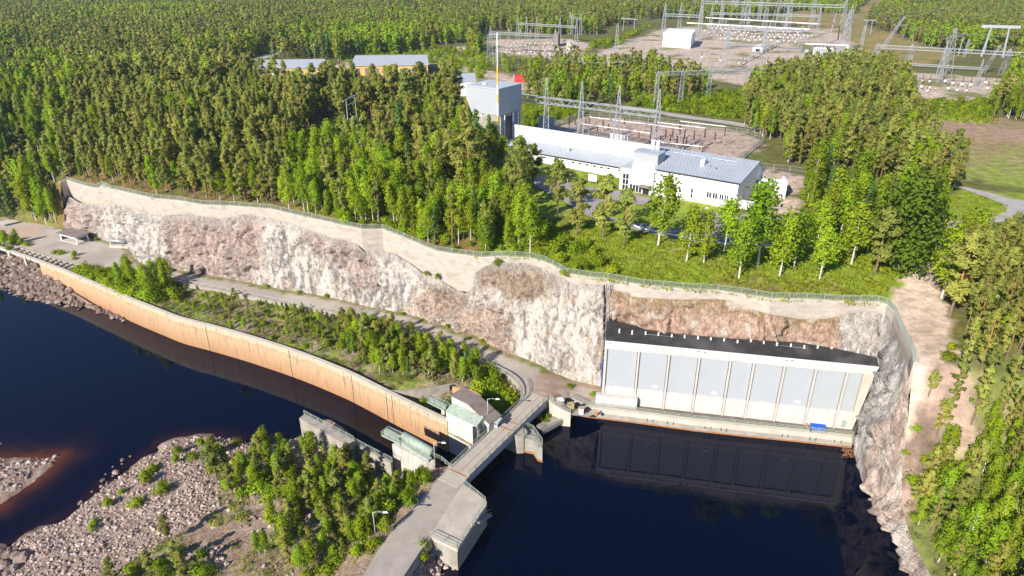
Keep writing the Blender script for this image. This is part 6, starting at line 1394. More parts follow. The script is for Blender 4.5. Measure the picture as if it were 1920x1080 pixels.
# ---- where the forest stands: outlines of tree feet on the photograph (sp: mix, gap in metres, height factor, label)
RIGHTF = Q(1760, 478, 1800, 430, 1880, 425, 1900, 432, 2400, 440, 2600, 1400, 1745, 1150, 1722, 1010, 1700, 960, 1700, 900, 1760, 820, 1792, 780, 1775, 730, 1742, 690, 1752, 655, 1790, 620, 1790, 590, 1772, 560, 1762, 520)
FOREST = [
 (RIGHTF, {'pine': .93, 'birch': .07}, 2.75, .78, 'pine', 'slender pine in the dense stand covering the right bank'),
 (Q(-500, 130, 135, 130, 150, 200, 120, 270, 118, 335, 100, 392, 60, 372, 60, 366, -500, 372), {'birch': .56, 'pine': .24, 'spruce': .2}, 4.0, 1.0, 'mix', 'in the mixed forest at the left edge above the lawn'),
 (Q(135, 205, 540, 205, 560, 300, 540, 345, 500, 388, 430, 382, 377, 379, 333, 371, 287, 367, 230, 354, 205, 348, 182, 348, 160, 343, 130, 333, 118, 300), {'pine': .9, 'birch': .1}, 3.35, .9, 'pine', 'in the slender pine stand above the left half of the cliff wall'),
 (Q(540, 345, 560, 300, 600, 300, 680, 300, 700, 330, 760, 360, 850, 380, 960, 400, 1000, 430, 1000, 470, 905, 476, 847, 468, 757, 438, 717, 424, 640, 415, 560, 398, 510, 386), {'birch': .78, 'pine': .17, 'spruce': .05}, 3.1, .84, 'birch', 'in the bright leafy stand above the middle of the cliff wall'),
 (Q(560, 300, 600, 300, 640, 285, 745, 268, 770, 235, 880, 230, 930, 300, 990, 345, 1000, 400, 960, 400, 850, 380, 760, 360, 700, 330, 680, 300), {'pine': .62, 'birch': .34, 'spruce': .04}, 4.1, .92, 'pine', 'in the open pine stand left of the power station'),
 (Q(150, 200, 380, 150, 470, 158, 500, 192, 600, 200, 700, 202, 850, 200, 860, 228, 760, 232, 700, 228, 640, 242, 600, 250, 560, 275, 540, 205), {'pine': .93, 'birch': .07}, 4.4, 1.18, 'pine', 'in the tall pine belt in front of the ochre warehouses'),
 (Q(985, 150, 1060, 125, 1130, 142, 1210, 132, 1310, 152, 1330, 178, 1300, 190, 1230, 192, 1180, 192, 1090, 205, 1040, 215, 1000, 200, 980, 175), {'pine': .5, 'birch': .34, 'spruce': .16}, 4.9, .85, 'pine', 'in the mixed belt behind the grey tower'),
 (Q(930, 118, 1050, 122, 1060, 135, 985, 150, 930, 135), {'pine': .3, 'birch': .7}, 6, .5, 'birch', 'in the low growth before the left substation'),
 (Q(1395, 245, 1390, 205, 1440, 165, 1540, 145, 1610, 130, 1690, 150, 1690, 185, 1700, 195, 1712, 240, 1770, 300, 1795, 360, 1760, 395, 1700, 385, 1640, 360, 1600, 330, 1560, 310, 1480, 312, 1450, 265, 1425, 262), {'pine': .80, 'birch': .2}, 3.5, .92, 'pine', 'in the pine wood between the two substations'),
 (Q(1500, 330, 1560, 345, 1600, 372, 1640, 395, 1700, 400, 1762, 400, 1765, 425, 1715, 455, 1680, 480, 1640, 490, 1600, 470, 1540, 450, 1505, 400), {'birch': .6, 'pine': .3, 'spruce': .1}, 5.2, .95, 'mix', 'in the loose group between power station and gravel pad'),
 (Q(1890, 150, 1960, 120, 2500, 120, 2500, 280, 1900, 232, 1850, 210, 1872, 190), {'birch': .75, 'pine': .25}, 3.8, .9, 'birch', 'in the leafy wood at the right edge beside the heath'),
]
BUSHES = [
 (Q(1200, 190, 1400, 178, 1410, 205, 1380, 225, 1290, 215, 1180, 198), 2.6, 1.3), (Q(1690, 190, 1880, 192, 1850, 222, 1720, 215), 2.9, 1.0), (Q(985, 205, 1100, 205, 1090, 225, 1010, 232, 980, 250), 2.6, 1.0),
 (Q(560, 395, 700, 422, 860, 470, 1000, 474, 1080, 500, 1060, 440, 1000, 400, 800, 380, 600, 340), 3.0, 1.0), (Q(1010, 430, 1140, 460, 1160, 500, 1090, 506, 1010, 480), 3.3, 1.0),
 (Q(640, 105, 900, 90, 930, 120, 900, 150, 840, 150, 820, 118, 640, 118), 5, 1.0), (Q(610, 248, 690, 228, 700, 238, 600, 262, 560, 262), 3, 1.2), (Q(1500, 330, 1640, 395, 1760, 420, 1720, 480, 1640, 500, 1560, 470, 1500, 400), 4, 1.2),
 (Q(1130, 100, 1240, 40, 1190, 60, 1100, 85), 6, 1.3), (Q(1765, 660, 1785, 640, 1790, 660, 1775, 680), 3.5, .6)]
CLEAR = [SUB_MAIN, SUB_LEFT, SUB_RIGHT, YARD, HEATH, FIELD_FAR, OPEN_MID, GRAVEL_PAD, Q(480, 122, 620, 122, 620, 152, 480, 152), Q(655, 115, 815, 115, 815, 148, 655, 148), Q(408, 120, 470, 108, 600, 70, 606, 80, 520, 106, 480, 122, 420, 132), Q(355, 138, 480, 118, 500, 126, 370, 152), Q(830, 158, 880, 158, 880, 195, 830, 195), Q(310, 2, 380, 2, 380, 6, 310, 6), Q(880, 170, 985, 150, 990, 260, 880, 275), Q(1155, 195, 1440, 235, 1450, 250, 1380, 240, 1155, 210), Q(1000, 300, 1500, 320, 1520, 470, 1290, 460, 1090, 410, 1000, 350), Q(560, 285, 600, 262, 700, 228, 775, 226, 765, 262, 690, 275, 640, 288, 590, 300)]
def bbox(pl): return min(p[0] for p in pl), max(p[0] for p in pl), min(p[1] for p in pl), max(p[1] for p in pl)
TREES = []                                   # (x, y, z, species, scale, slim, label, group)
def pick(mix):
    r_ = rng.random(); s_ = 0
    for k, v_ in mix.items():
        s_ += v_
        if r_ <= s_: return k
    return k
SPN = {'pine': 'pine', 'birch': 'birch', 'spruce': 'spruce'}
def bank_pt(px, py):                          # solve for the sloping right bank
    z = 27.0
    for _ in range(12): q = P(px, py, z); z = z * .5 + .5 * (upper_h(q.x, q.y))
    return P(px, py, z)
BBX = [bbox(f[0]) for f in FOREST]
RW = [Vector(v + (0,)) for v in ((67, 5), (66.2, 60), (66.5, 76), (67.6, 84), (68.8, 89), (71, 91.5), (73.5, 95), (76, 99), (79.5, 103), (83, 108))] + [P(a, b, 27) for a, b in ((1808, 632), (1806, 592), (1792, 560), (1782, 528), (1812, 508), (1880, 508), (1930, 515), (2400, 530))] + [Vector((260, 5, 0))]
for fi, (pl, mix, gap, hf, kind, lb) in enumerate(FOREST):
    wp_ = RW if fi == 0 else [P(a, b, UPZ) for a, b in pl]
    wp2 = [(p.x, p.y) for p in wp_]; x0, x1, y0, y1 = bbox(wp2); x0 = max(x0, -420); x1 = min(x1, 420)
    y = y0
    while y < y1:
        g = gap * (1 + max(0, y - 350) / 900) * (.84 if fi == 0 and y < 95 else 1); x = x0
        while x < x1:
            X, Y = x + rng.uniform(-.48, .48) * g, y + rng.uniform(-.48, .48) * g; x += g
            if not inpoly(X, Y, wp2): continue
            if fi == 0 and Y < 101 and X < ip([(-p.y, p.x) for p in CREST], -Y) + .4: continue
            if not on_terrace(X, Y): continue
            d_, i_, t_ = pld((X, Y), TOPW)
            if d_ < 2.2 and fi: continue
            Z = upper_h(X, Y); pa, pb = proj(X, Y, Z)
            if pa < -260 or pa > 2180 or pb > 1250: continue
            if fi and any(inpoly(pa, pb, c) for c in CLEAR[:8]): continue
            if fbm(X * .045, Y * .045, fi * 3.0) < (-.33 if fi else -.6): continue
            sp_k = pick(mix)
            if fi == 0 and X < 88 and Y < 94 and rng.random() < .78: sp_k = 'birch'
            sc = hf * rng.uniform(.62, 1.22)
            if fi == 0: sc *= rng.uniform(.85, 1.1) * (.85 if sp_k == 'birch' else 1)
            slim = (.82 if fi in (0, 2) else .85 if fi in (3, 1) else .95) * rng.uniform(.85, 1.2)
            TREES.append((X, Y, Z, sp_k, sc, slim, SPN[sp_k] + ' ' + lb if not lb.startswith('slender') else ('slender ' + sp_k + ' in the dense stand covering the right bank'), fi))
        y += g
near_n = len(TREES)
# the far forest behind everything
FB = [[P(a, b, UPZ).xy for a, b in pl] for pl, *_ in FOREST]
y = 250.0
while y < 1480:
    g = 4.6 + (y - 250) / 330; half = y * .86 + 30; x = -half
    while x < half:
        X, Y = x + rng.uniform(-.48, .48) * g, y + rng.uniform(-.48, .48) * g; x += g
        pa, pb = proj(X, Y, UPZ)
        if pa < -120 or pa > 2040: continue
        lim = 135 if pa < 350 else 112 if pa < 900 else 60 if pa < 1010 else 66 if pa < 1120 else 50 if pa < 1180 else 36 if pa < 1500 else 44 if pa > 1610 else 30
        if pa < 135: lim = 132
        elif pa < 380: lim = 205 - (pa - 135) * .2
        elif pa < 490: lim = 118
        if pa > 1610: lim = 100 + (pa - 1700) * .02 if pa > 1690 else 62
        if pb > lim + 6 * fbm(X * .02, Y * .02): continue
        if any(inpoly(pa, pb, c) for c in CLEAR[:13]): continue
        if fbm(X * .02, Y * .02, 4.4) < -.42: continue
        f_ = fbm(X * .006, Y * .006, 2.0); k = 'birch' if rng.random() < .30 + f_ else ('spruce' if rng.random() < .25 + .3 * fbm(X * .01, Y * .01, 7) else 'pine')
        TREES.append((X, Y, upper_h(X, Y), k, rng.uniform(.8, 1.15), rng.uniform(.9, 1.2) * 1.08, k + ' at the near edge of the vast far forest', 99))
    y += g
# single trees that stand out: foot on the photograph, top row, species
SOLO = [(88, 421, 338, 'birch', 'birch with white leaning stem at the left end of the cliff'), (70, 417, 330, 'birch', 'leafy birch on the lawn edge beside the left cliff end'), (1822, 500, 402, 'birch', 'tall leafy birch at the upper corner of the right bank stand'), (1862, 508, 415, 'pine', 'pine at the upper corner of the right bank stand'), (1130, 447, 332, 'pine', 'tall pine straight before the low wing with its trunk in the open'), (1081, 441, 340, 'pine', 'pine with lower left crown standing left of the tall pine before the sign'), (1170, 460, 358, 'pine', 'broad pine between the tall pine and the big white birch'), (1046, 400, 303, 'pine', 'pine rising beside the paved strip left of the sign board'),
 (1234, 460, 338, 'birch', 'largest birch with thick white trunk in front of the entrance block'), (1287, 490, 392, 'birch', 'first small birch right of the largest birch'), (1319, 494, 400, 'birch', 'second small birch right of the largest birch'), (1357, 474, 382, 'birch', 'small round birch below the white container'), (1385, 522, 418, 'birch', 'low birch nearest to the cliff wall in the middle of the row'), (1421, 498, 357, 'birch', 'tallest slim birch before the right end of the power station'),
 (1461, 520, 412, 'birch', 'slim birch right of the tallest one in the row'), (1488, 502, 400, 'birch', 'leaning birch with bright crown in the right part of the row'), (1527, 478, 378, 'birch', 'birch set back behind the right part of the row'), (1536, 525, 430, 'birch', 'low birch with bare white stem near the right end of the row'), (1596, 496, 385, 'birch', 'last birch of the row beside the dark pine'), (1640, 515, 395, 'pine', 'bushy greyish pine at the end of the birch row'),
 (1684, 505, 345, 'broad', 'big dense round leafy tree with pale trunk by the gravel pad'), (1615, 440, 340, 'spruce', 'blue grey spruce behind the birch row'), (1556, 430, 318, 'birch', 'leafy birch right of the annex wall'), (1780, 594, 440, 'pine', 'tall pine with long bare orange trunk at the edge of the gravel pad'), (1797, 492, 408, 'birch', 'birch with white stem at the near side of the asphalt road'), (1765, 560, 440, 'birch', 'thin birch at the right rim of the gravel pad'),
 (755, 300, 190, 'spruce', 'narrow dark spruce left of the grey tower'), (893, 320, 196, 'spruce', 'spruce in front of the grey tower base'), (920, 300, 216, 'spruce', 'rounded spruce close to the grey tower corner'), (880, 380, 240, 'pine', 'big pine below the tower at the left end of the wing'), (975, 372, 262, 'pine', 'pine before the left end of the low wing'), (1000, 350, 274, 'pine', 'thin pine before the white wall of the low wing')]
SOLO_T = []
for a, b, ty, sp_k, lb in SOLO:
    z_ = 5.0 if a < 112 else 27.6
    for _ in range(25 if a >= 112 else 0): q = P(a, b, z_); z_ = z_ * .7 + .3 * upper_h(q.x, q.y)
    q = P(a, b, z_); ht = H - ray(ty) * q.y - q.z
    base_h = {'pine': 15, 'birch': 12.5, 'spruce': 14, 'broad': 13}[sp_k]; SOLO_T.append((q, sp_k, ht / base_h, lb))
for q, sp_k, sc, lb in SOLO_T:               # keep other trees clear of them
    TREES = [t for t in TREES if (t[0] - q.x) ** 2 + (t[1] - q.y) ** 2 > 5.5]
def make_tree(x, y, z, sp_k, sc, slim, label, group, rz=None, name=None, var=None):
    tm, cm = HM[sp_k][rng.randrange(min(4, len(HM[sp_k]))) if var is None else var]
    nm = name or {'pine': 'pine_tree', 'birch': 'birch_tree', 'spruce': 'spruce_tree', 'broad': 'leafy_tree', 'bush': 'bush'}[sp_k]
    if tm is None:
        o = bpy.data.objects.new(nm, cm); COL.objects.link(o); o.location = (x, y, z); o.scale = (sc * slim, sc * slim, sc); o.rotation_euler = (0, 0, rng.random() * 6.28); return tag(o, label, 'bush', group)
    r = bpy.data.objects.new(nm, None); COL.objects.link(r); r.location = (x, y, z); r.rotation_euler = (rng.uniform(-.03, .03), rng.uniform(-.03, .03), rng.random() * 6.28); r.scale = (sc * slim, sc * slim, sc)
    tag(r, label, 'tree', group)
    for n_, me in (('trunk', tm), ('crown', cm)): c = bpy.data.objects.new(n_, me); COL.objects.link(c); c.parent = r
    return r
for q, sp_k, sc, lb in SOLO_T: make_tree(q.x, q.y, q.z, sp_k, sc, 1.1 if sp_k == 'pine' else 1.15, lb, None, var=4 if sp_k == 'pine' else None)
def app(t):                                   # apparent size
    return t[4] * (.15 if t[3] == 'bush' else 1) / (t[1] * ct + (H - t[2]) * st)
GL = {}
for sp_k, cap in (('pine', 285), ('birch', 285), ('spruce', 120)):
    ts = sorted([t for t in TREES if t[3] == sp_k], key=app, reverse=True)
    inv = [t for t in ts if -30 < proj(t[0], t[1], t[2])[0] < 1950 and proj(t[0], t[1], t[2] + 10 * t[4])[1] < 1075]
    pickd = set(id(t) for t in inv[:cap])
    for t in ts:
        if id(t) in pickd: make_tree(t[0], t[1], t[2], t[3], t[4], t[5], t[6], t[6] .replace('slender ', '').replace(sp_k, sp_k + 's', 1))
    rest = [t for t in ts if id(t) not in pickd]
    nr = [t for t in rest if t[1] < 330]; fr_ = [t for t in rest if t[1] >= 330]
    ch = template_coll(sp_k + '_near', [joined(sp_k, x_, [M[BARK[sp_k]], M[LEAF[sp_k]]]) for x_ in HI[sp_k]]); cl = template_coll(sp_k + '_far', [joined(sp_k + '_l', x_, [M[BARK[sp_k]], M[LEAF[sp_k]]]) for x_ in LO[sp_k]])
    if nr: scatter(sp_k + '_wood', 'dense ' + sp_k + ' wood filling the terrace behind the single trees', 'wood', [(t[0], t[1], t[2], t[4], rng.random() * 6.28, rng.randrange(9), t[5]) for t in nr], ch, len(HI[sp_k]))
    if fr_: scatter('far_' + sp_k + '_forest', 'distant ' + sp_k + ' forest stretching to the top edge', 'forest', [(t[0], t[1], t[2], t[4], rng.random() * 6.28, rng.randrange(9), t[5]) for t in fr_], cl, len(LO[sp_k]))
# ---- bushes and young trees
NB = []
def fill(pl, gap, fn_, z0):
    w_ = [(P(a, b, z0).x, P(a, b, z0).y) for a, b in pl]; x0, x1, y0, y1 = bbox(w_); y = y0
    while y < y1:
        x = x0
        while x < x1:
            X, Y = x + rng.uniform(-.5, .5) * gap, y + rng.uniform(-.5, .5) * gap; x += gap
            if inpoly(X, Y, w_): fn_(X, Y)
        y += gap
for pl, gap, sc in BUSHES:
    def add(X, Y):
        pa, pb = proj(X, Y, UPZ)
        if on_terrace(X, Y) and pld((X, Y), TOPW)[0] > 1.6 and rng.random() < .8 and not any(inpoly(pa, pb, c) for c in (SUB_MAIN, SUB_LEFT, SUB_RIGHT, YARD)): NB.append((X, Y, upper_h(X, Y) - .1, 'bush', sc * rng.uniform(.5, 1.2), rng.uniform(.9, 1.2), 'low green bush on the terrace behind the cliff wall', 1))
    fill(pl, gap, add, UPZ)
isl_xy = isl
def isl_add(pl, gap, kinds, lo, hi, z0=4.2, zf=isl_z, lb=''):
    def f(X, Y):
        if zf is isl_z and not inpoly(X, Y, isl_xy): return
        if zf is isl_z and (pld((X, Y), ow)[0] < 1.3 or pld((X, Y), ro)[0] < 1.5): return
        if zf is upper_h and (not on_terrace(X, Y) or Y > 100 or inpoly(*proj(X, Y, 27), GRAVEL_PAD)): return
        k = pick(kinds); s_ = rng.uniform(lo, hi); NB.append((X, Y, zf(X, Y) - .05, k, s_ if k != 'bush' else s_ * 1.9, rng.uniform(.85, 1.2) * (1.25 if k in ('pine',) else 1), lb.replace('plant', {'pine': 'young pine', 'birch': 'young birch', 'bush': 'bush', 'spruce': 'young spruce'}[k]), 2))
    fill(pl, gap, f, z0)
isl_add(Q(130, 500, 240, 506, 320, 525, 330, 560, 250, 560, 190, 530), 1.9, {'bush': 1}, .35, .65, lb='plant at the left tip of the island')
isl_add(Q(215, 525, 260, 510, 315, 520, 330, 545, 290, 570, 230, 548), 2.2, {'bush': .8, 'birch': .2}, .5, .75, lb='plant in the leafy clump at the left of the island')
isl_add(Q(330, 540, 560, 575, 660, 600, 640, 670, 560, 655, 400, 605, 330, 575), 2.7, {'pine': .5, 'bush': .3, 'birch': .2}, .14, .27, lb='small plant on the dry middle of the island')
isl_add(Q(500, 570, 640, 597, 700, 620, 700, 690, 640, 665, 560, 610), 2.3, {'birch': .5, 'bush': .3, 'pine': .2}, .14, .27, lb='plant on the island below the road')
isl_add(Q(640, 606, 700, 615, 770, 636, 830, 662, 900, 690, 905, 722, 830, 712, 740, 712, 690, 690, 650, 665), 2.2, {'birch': .62, 'pine': .33, 'spruce': .05}, .34, .56, lb='plant in the dense grove at the right end of the island')
isl_add(Q(890, 690, 960, 712, 972, 735, 950, 760, 900, 742), 2.0, {'bush': 1}, .4, .7, lb='plant under the road bend near the hoist house')
isl_add(Q(860, 770, 930, 755, 945, 770, 900, 800), 3.0, {'bush': 1}, .3, .4, lb='plant behind the hoist house')
isl_add(Q(760, 742, 830, 745, 840, 762, 800, 770), 2.2, {'bush': 1}, .2, .35, lb='plant inside the low curved wall')
SZ = lambda X, Y: spit_z(X, Y)
isl_add(Q(395, 868, 470, 850, 560, 850, 640, 862, 700, 905, 690, 960, 560, 960, 470, 935, 410, 920), 2.5, {'pine': .42, 'birch': .38, 'bush': .2}, .34, .58, 0, SZ, 'plant in the grove on the rubble bank')
isl_add(Q(480, 960, 700, 935, 765, 905, 740, 960, 700, 1010, 640, 1075, 560, 1100, 480, 1030), 2.7, {'pine': .35, 'birch': .35, 'bush': .3}, .28, .52, 1, SZ, 'plant between the grove and the road')
isl_add(Q(150, 1075, 260, 1060, 330, 1000, 420, 1010, 420, 1080, 300, 1130, 150, 1130), 3.6, {'pine': .4, 'bush': .6}, .25, .5, 0, SZ, 'plant at the lower edge of the rubble bank')
isl_add(Q(640, 850, 730, 880, 800, 880, 825, 895, 770, 960, 735, 1000, 700, 1060, 660, 1080, 640, 1040, 700, 940, 640, 880), 2.4, {'bush': .75, 'birch': .25}, .28, .5, 3, SZ, 'plant along the left verge of the road')
isl_add(Q(330, 850, 420, 830, 560, 835, 600, 850, 480, 860, 400, 880, 330, 930, 250, 960, 200, 1000, 130, 1010, 200, 940), 4.2, {'bush': 1}, .14, .48, -2, SZ, 'plant scattered on the bare rubble')
isl_add(Q(-60, 445, 0, 440, 60, 462, 20, 470, -60, 470), 3, {'birch': .3, 'bush': .7}, .3, .45, 4.8, lambda X, Y: 4.8, 'plant beside the beam pit')
isl_add(Q(190, 488, 30, 462, 70, 470, 150, 492), 3.4, {'bush': 1}, .2, .4, 4.8, lambda X, Y: 4.5, 'plant at the rim of the beam pit')
isl_add(Q(1665, 700, 1740, 690, 1790, 760, 1790, 860, 1720, 900, 1680, 860), 2.2, {'pine': .6, 'bush': .4}, .16, .42, 22, upper_h, 'small plant on the steep bare rock of the right bank')
isl_add(Q(775, 1005, 810, 1010, 850, 1030, 800, 1050, 765, 1060), 2.3, {'bush': 1}, .25, .4, 4, lambda X, Y: 3.2, 'plant on the stones below the platform')
for a, b, s_ in ((820, 520, .5), (800, 511, .4), (818, 545, .4), (933, 492, .6), (1058, 512, .5), (1082, 490, .5), (1012, 745, .0)):
    if s_: q = top_at(a); w_ = PY(a, b, q.y - 1.2); NB.append((w_.x, w_.y, w_.z - .5, 'bush', s_, 1, 'small shrub clinging to the cliff below the concrete wall', 3))
for a, b in ((560, 762), (500, 530), (612, 556), (755, 585), (840, 612), (905, 640), (1070, 712), (1112, 722), (1125, 722), (182, 462), (215, 467)): 
    q = P(a, ip(BASEPX, a) + 2, 4.8); NB.append((q.x, q.y, zroad(q.x), 'bush', rng.uniform(.25, .5), 1.4, 'small weed clump at the foot of the cliff', 3))
q = P(1012, 795, .2); 
for k in range(5): q = P(rng.uniform(1010, 1030), rng.uniform(785, 800), .3); NB.append((q.x, q.y, 0, 'bush', .7, .8, 'green bush growing in the dark bay corner beside the bridge', 3))
NBs = sorted(NB, key=lambda t: -t[4] * (.2 if t[3] == 'bush' else 1) / (t[1] * ct + 80 * st))
cnt = {'bush': 0, 'pine': 0, 'birch': 0, 'spruce': 0}; rest = {'bush': [], 'pine': [], 'birch': [], 'spruce': []}
CAPS = {'bush': 295, 'pine': 120, 'birch': 140, 'spruce': 50}
for t in NBs:
    if cnt[t[3]] < CAPS[t[3]]:
        cnt[t[3]] += 1; make_tree(t[0], t[1], t[2], t[3], t[4], t[5], t[6], t[6].replace('young pine', 'young pines').replace('young birch', 'young birches').replace('young spruce', 'young spruces').replace('bush', 'bushes', 1) if t[7] != 9 else None, name={'pine': 'young_pine', 'birch': 'young_birch', 'spruce': 'young_spruce'}.get(t[3]))
    else: rest[t[3]].append(t)
for k, ts in rest.items():
    if ts: scatter({'bush': 'scrub', 'pine': 'pine_scrub', 'birch': 'birch_scrub', 'spruce': 'spruce_scrub'}[k], 'low ' + ('green scrub' if k == 'bush' else k + ' scrub') + ' scattered over island, banks and terrace', 'scrub', [(t[0], t[1], t[2], t[4], rng.random() * 6.28, rng.randrange(9), t[5]) for t in ts], template_coll('scrub_' + k, [joined('s' + k, x_, [M[BARK[k]], M[LEAF[k]]]) for x_ in (HI[k] if k == 'bush' else HI[k][:2])]), 3 if k == 'bush' else 2)
# ---- grass tufts
gt_ = template_coll('grass_tufts', [joined('gt', tufts(60, 1.0, .45, .42), [M['grass'], M['grass']]), joined('gt', tufts(45, 1.3, .3, .38), [M['grass'], M['grass']])])
G = []
def gadd(zf, thr=-1.0, sc=1.0, cond=None):
    def f(X, Y):
        if fbm(X * .12, Y * .12, 11) > thr and (cond is None or cond(X, Y)): G.append((X, Y, zf(X, Y) - .03, sc * rng.uniform(.6, 1.3), rng.random() * 6.28, rng.randrange(2), 1.0))
    return f
TERR = lambda X, Y: on_terrace(X, Y)
fill(Q(880, 484, 1000, 440, 1010, 410, 1100, 405, 1200, 436, 1300, 456, 1500, 468, 1640, 470, 1700, 500, 1650, 558, 1500, 560, 1300, 543, 1140, 524, 1060, 508, 985, 486), 1.25, gadd(upper_h, -.6, 1.0, TERR), UPZ)
fill(Q(540, 395, 717, 430, 860, 478, 940, 480, 900, 440, 700, 400, 560, 370), 2.0, gadd(upper_h, -.3, 1.1, TERR), UPZ)
fill(Q(1640, 470, 1700, 400, 1800, 352, 1900, 385, 1880, 410, 1780, 420, 1740, 475, 1700, 500), 1.8, gadd(upper_h, -.4, .8), UPZ); fill(Q(1690, 195, 1870, 195, 1860, 232, 1700, 225), 2.6, gadd(upper_h, -.5, 1.8), UPZ)
scatter('terrace_grass', 'bright green tall grass and herbs on the terrace slope', 'grass', G, gt_, 2); G = []
M2g = [M['dry_grass'], M['dry_grass']]
dt_ = template_coll('dry_tufts', [joined('dt', tufts(50, 1.0, .35, .40), M2g), joined('dt', tufts(36, 1.3, .25, .36), M2g)])
GG = []
inisl = lambda X, Y: inpoly(X, Y, isl_xy) and pld((X, Y), ow)[0] > 1.2
fill(Q(100, 495, 240, 503, 420, 542, 640, 590, 700, 605, 690, 640, 640, 640, 450, 600, 240, 540), 1.9, lambda X, Y: (inisl(X, Y) and fbm(X * .15, Y * .15, 3) > -.1) and GG.append((X, Y, isl_z(X, Y), rng.uniform(.5, 1.0), rng.random() * 6, rng.randrange(2), 1.0)), 4)
fill(Q(100, 495, 240, 503, 420, 542, 640, 590, 830, 655, 970, 715, 960, 760, 840, 790, 640, 690, 450, 625, 240, 556), 1.15, gadd(isl_z, -.12, .8, inisl), 4)
fill(Q(400, 870, 640, 860, 830, 895, 680, 1090, 150, 1090, 420, 960), 1.7, gadd(spit_z, .02, .8), 0)
fill(Q(-150, 130, 560, 200, 540, 345, 500, 388, 230, 352, 120, 335, 100, 395, -100, 372), 3.0, gadd(upper_h, -.2, 1.3, TERR), UPZ)
fill(Q(1665, 690, 1740, 690, 1800, 760, 1800, 1100, 1720, 1080, 1660, 900), 1.1, gadd(upper_h, -.1, .8, lambda X, Y: on_terrace(X, Y) and Y < 99), 14)
fill(Q(400, 880, 640, 860, 830, 895, 680, 1090, 150, 1090, 420, 960), 2.0, lambda X, Y: fbm(X * .13, Y * .13, 9) > -.05 and pld((X, Y), RL)[0] > 1.0 and X < ip([(p.y, p.x) for p in RL[::-1]], Y) and GG.append((X, Y, spit_z(X, Y), rng.uniform(.6, 1.2), rng.random() * 6, rng.randrange(2), 1.0)), 0)
scatter('island_grass', 'fresh green grass patches on the island and the rubble bank', 'grass', GG, gt_, 2)
scatter('dry_grass', 'dry heather and grass between stones on island and banks', 'grass', G, dt_, 2)
# ---- stones
def rock_mesh(seed):
    import bmesh
    bm = bmesh.new(); bmesh.ops.create_icosphere(bm, subdivisions=2, radius=.5); sx, sy, sz = rng.uniform(.8, 1.3), rng.uniform(.7, 1.1), rng.uniform(.5, .8)
    for v_ in bm.verts:
        c = v_.co; k = 1 + .28 * noise.cell(c * 2.2 + Vector((seed, 0, 0))) + .3 * noise.noise(c * 2.5 + Vector((seed, 3, 1))); v_.co = Vector((c.x * k * sx, c.y * k * sy, c.z * k * sz))
    me = bpy.data.meshes.new('stone'); bm.to_mesh(me); bm.free(); me.materials.append(M['stone']); return me
def stonemat():
    m, n, l, b = node_mat('pink_granite_stone'); b.inputs['Roughness'].default_value = .9; b.inputs['Specular IOR Level'].default_value = .2; oi = n.new('ShaderNodeObjectInfo'); rp = n.new('ShaderNodeValToRGB'); e = rp.color_ramp.elements
    e[0].color = (.24, .165, .14, 1); e[1].color = (.72, .58, .50, 1); q = e.new(.5); q.color = (.50, .37, .31, 1); l.new(oi.outputs['Random'], rp.inputs[0]); g = n.new('ShaderNodeTexCoord'); nz = n.new('ShaderNodeTexNoise'); nz.inputs['Scale'].default_value = 4; l.new(g.outputs['Object'], nz.inputs[0])
    mx = n.new('ShaderNodeMixRGB'); mx.blend_type = 'MULTIPLY'; mx.inputs[0].default_value = .5; l.new(rp.outputs[0], mx.inputs[1]); l.new(nz.outputs[0], mx.inputs[2]); l.new(mx.outputs[0], b.inputs['Base Color']); return m
M['stone'] = stonemat(); M['boulder'] = mk('brown_boulder', (.23, .16, .13), (.12, .085, .07), 1.5, .9, .3, c3=(.38, .31, .27), scale3=.6, w3=.7)
sc_ = template_coll('stones', [rock_mesh(k * 3.7) for k in range(6)]); bms = [rock_mesh(k * 5.1 + 2) for k in range(5)]
for b_ in bms: b_.materials.clear(); b_.materials.append(M['boulder'])
bc_ = template_coll('boulders', bms)
def stones(pl, gap, z0, zf, lo, hi, thr=-1.0, p=1.0, cond=None):
    out = []
    def f(X, Y):
        if rng.random() < p and fbm(X * .1, Y * .1, 21) > thr and (cond is None or cond(X, Y)): s_ = lo + (hi - lo) * rng.random() ** 2.2; out.append((X, Y, zf(X, Y) + s_ * .12, s_, rng.random() * 6.28, rng.randrange(6), 1.0))
    fill(pl, gap, f, z0); return out
S = stones(Q(-60, 1100, 0, 1030, 43, 1002, 127, 955, 187, 905, 240, 868, 287, 838, 353, 810, 410, 808, 500, 824, 567, 808, 650, 838, 700, 862, 620, 880, 470, 865, 400, 900, 420, 960, 330, 1010, 260, 1080, 150, 1100), .55, -1.5, spit_z, .2, .75, -.55)
S += stones(Q(400, 900, 640, 860, 760, 900, 690, 1080, 300, 1100, 420, 960), 1.6, 0, spit_z, .4, 1.1, 0.0)
scatter('rubble_stones', 'pinkish broken stones covering the rubble bank at the lower left', 'stones', S, sc_, 6)
S = stones(Q(-120, 466, 0, 476, 72, 494, 110, 515, 150, 560, 150, 574, 100, 566, 45, 552, 0, 536, -120, 518), 1.25, -.5, rip_z, 1.2, 2.8)
S += stones(Q(150, 945, 187, 915, 233, 890, 250, 866, 262, 850, 250, 846, 228, 862, 190, 895, 160, 925, 140, 945), 1.8, -3, lambda X, Y: -3.0, .5, 1.6, -.3)
S += stones(Q(-20, 1040, 40, 1015, 60, 1060, 20, 1100, -40, 1100), 1.5, -2.5, spit_z, 1.0, 2.6)
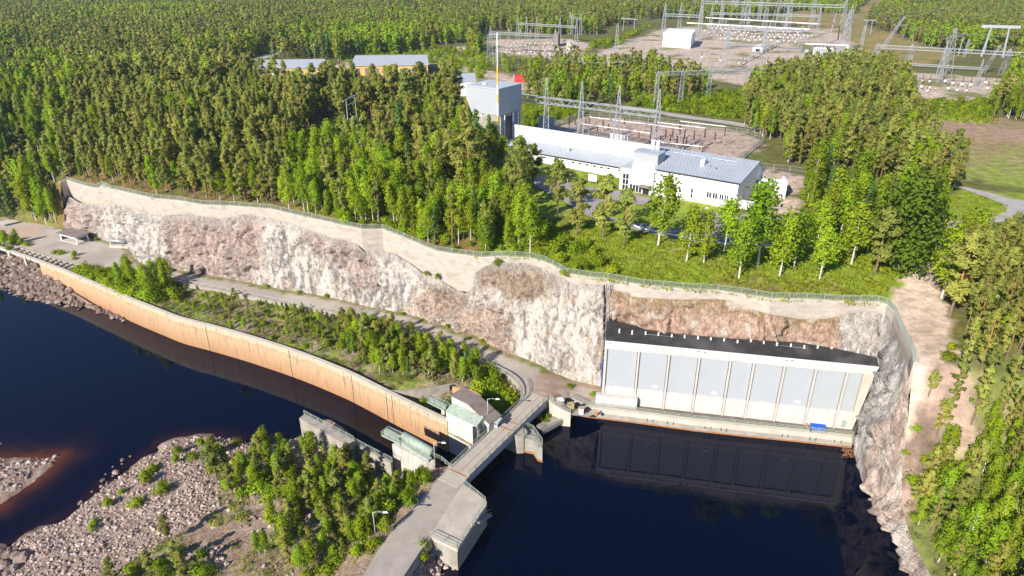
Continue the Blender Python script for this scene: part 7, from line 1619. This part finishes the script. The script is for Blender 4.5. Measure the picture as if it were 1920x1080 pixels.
S += stones(Q(150, 560, 190, 570, 225, 592, 240, 606, 215, 598, 180, 585), 1.3, -3, lambda X, Y: -3.0, .8, 2.0)
scatter('riprap_boulders', 'large brown boulders piled on the slope below the beams', 'boulders', S, bc_, 5)
S = stones(Q(-100, 862, 43, 858, 110, 853, 96, 873, 60, 905, 0, 945, -100, 1000), .9, -2.7, s2z, .35, 1.0, -.2)
S += stones(Q(-10, 822, 14, 828, 10, 834, -10, 834), 1.5, -3, lambda X, Y: -3.1, 1.2, 2)
S += stones(Q(800, 1008, 858, 1035, 850, 1080, 760, 1100, 775, 1040), .9, 2, lambda X, Y: 3.9 - 4.2 * sstep((X - (-19.5) - (Y - 78) * .2) / 9) if X > -22 else 3.9, .5, 1.3)
scatter('bank_stones', 'pale stones on the small gravel spit and below the platform', 'stones', S, sc_, 6)
vx = [P(a, b, c) for a, b, c in ((813, 1004, 4.3), (858, 1031, 2.5), (852, 1075, -.6), (800, 1180, -.6), (700, 1200, 4.0), (757, 1080, 4.3))]
sheet('stone_slope', [(p.x, p.y) for p in vx], grid_in(-30, 0, 50, 85, 1.2), lambda x, y: max(-1.5, 4.0 - 4.4 * sstep((x + 19.5 - (y - 78) * .2) / 9)) + .1 * fbm(x, y), M['isl'], lambda x, y: mixc((.40, .31, .26), (.25, .18, .14), .5 + fbm(x, y)))

# ---- thin summer haze over the whole valley
hz = MB(); hz.prism([(-2650, -60), (2650, -60), (2650, 3650), (-2650, 3650)], -11, 110)
hm = bpy.data.materials.new('haze'); hm.use_nodes = True; hn = hm.node_tree.nodes; hn.clear(); ho_ = hn.new('ShaderNodeOutputMaterial'); hv = hn.new('ShaderNodeVolumePrincipled')
hv.inputs['Color'].default_value = (.80, .88, 1, 1); hv.inputs['Density'].default_value = .00009; hv.inputs['Anisotropy'].default_value = .3; hm.node_tree.links.new(hv.outputs[0], ho_.inputs['Volume'])
o = hz.build('haze', hm, None); o['kind'] = 'stuff'; tag(o, 'thin pale summer haze over the whole valley', 'haze')
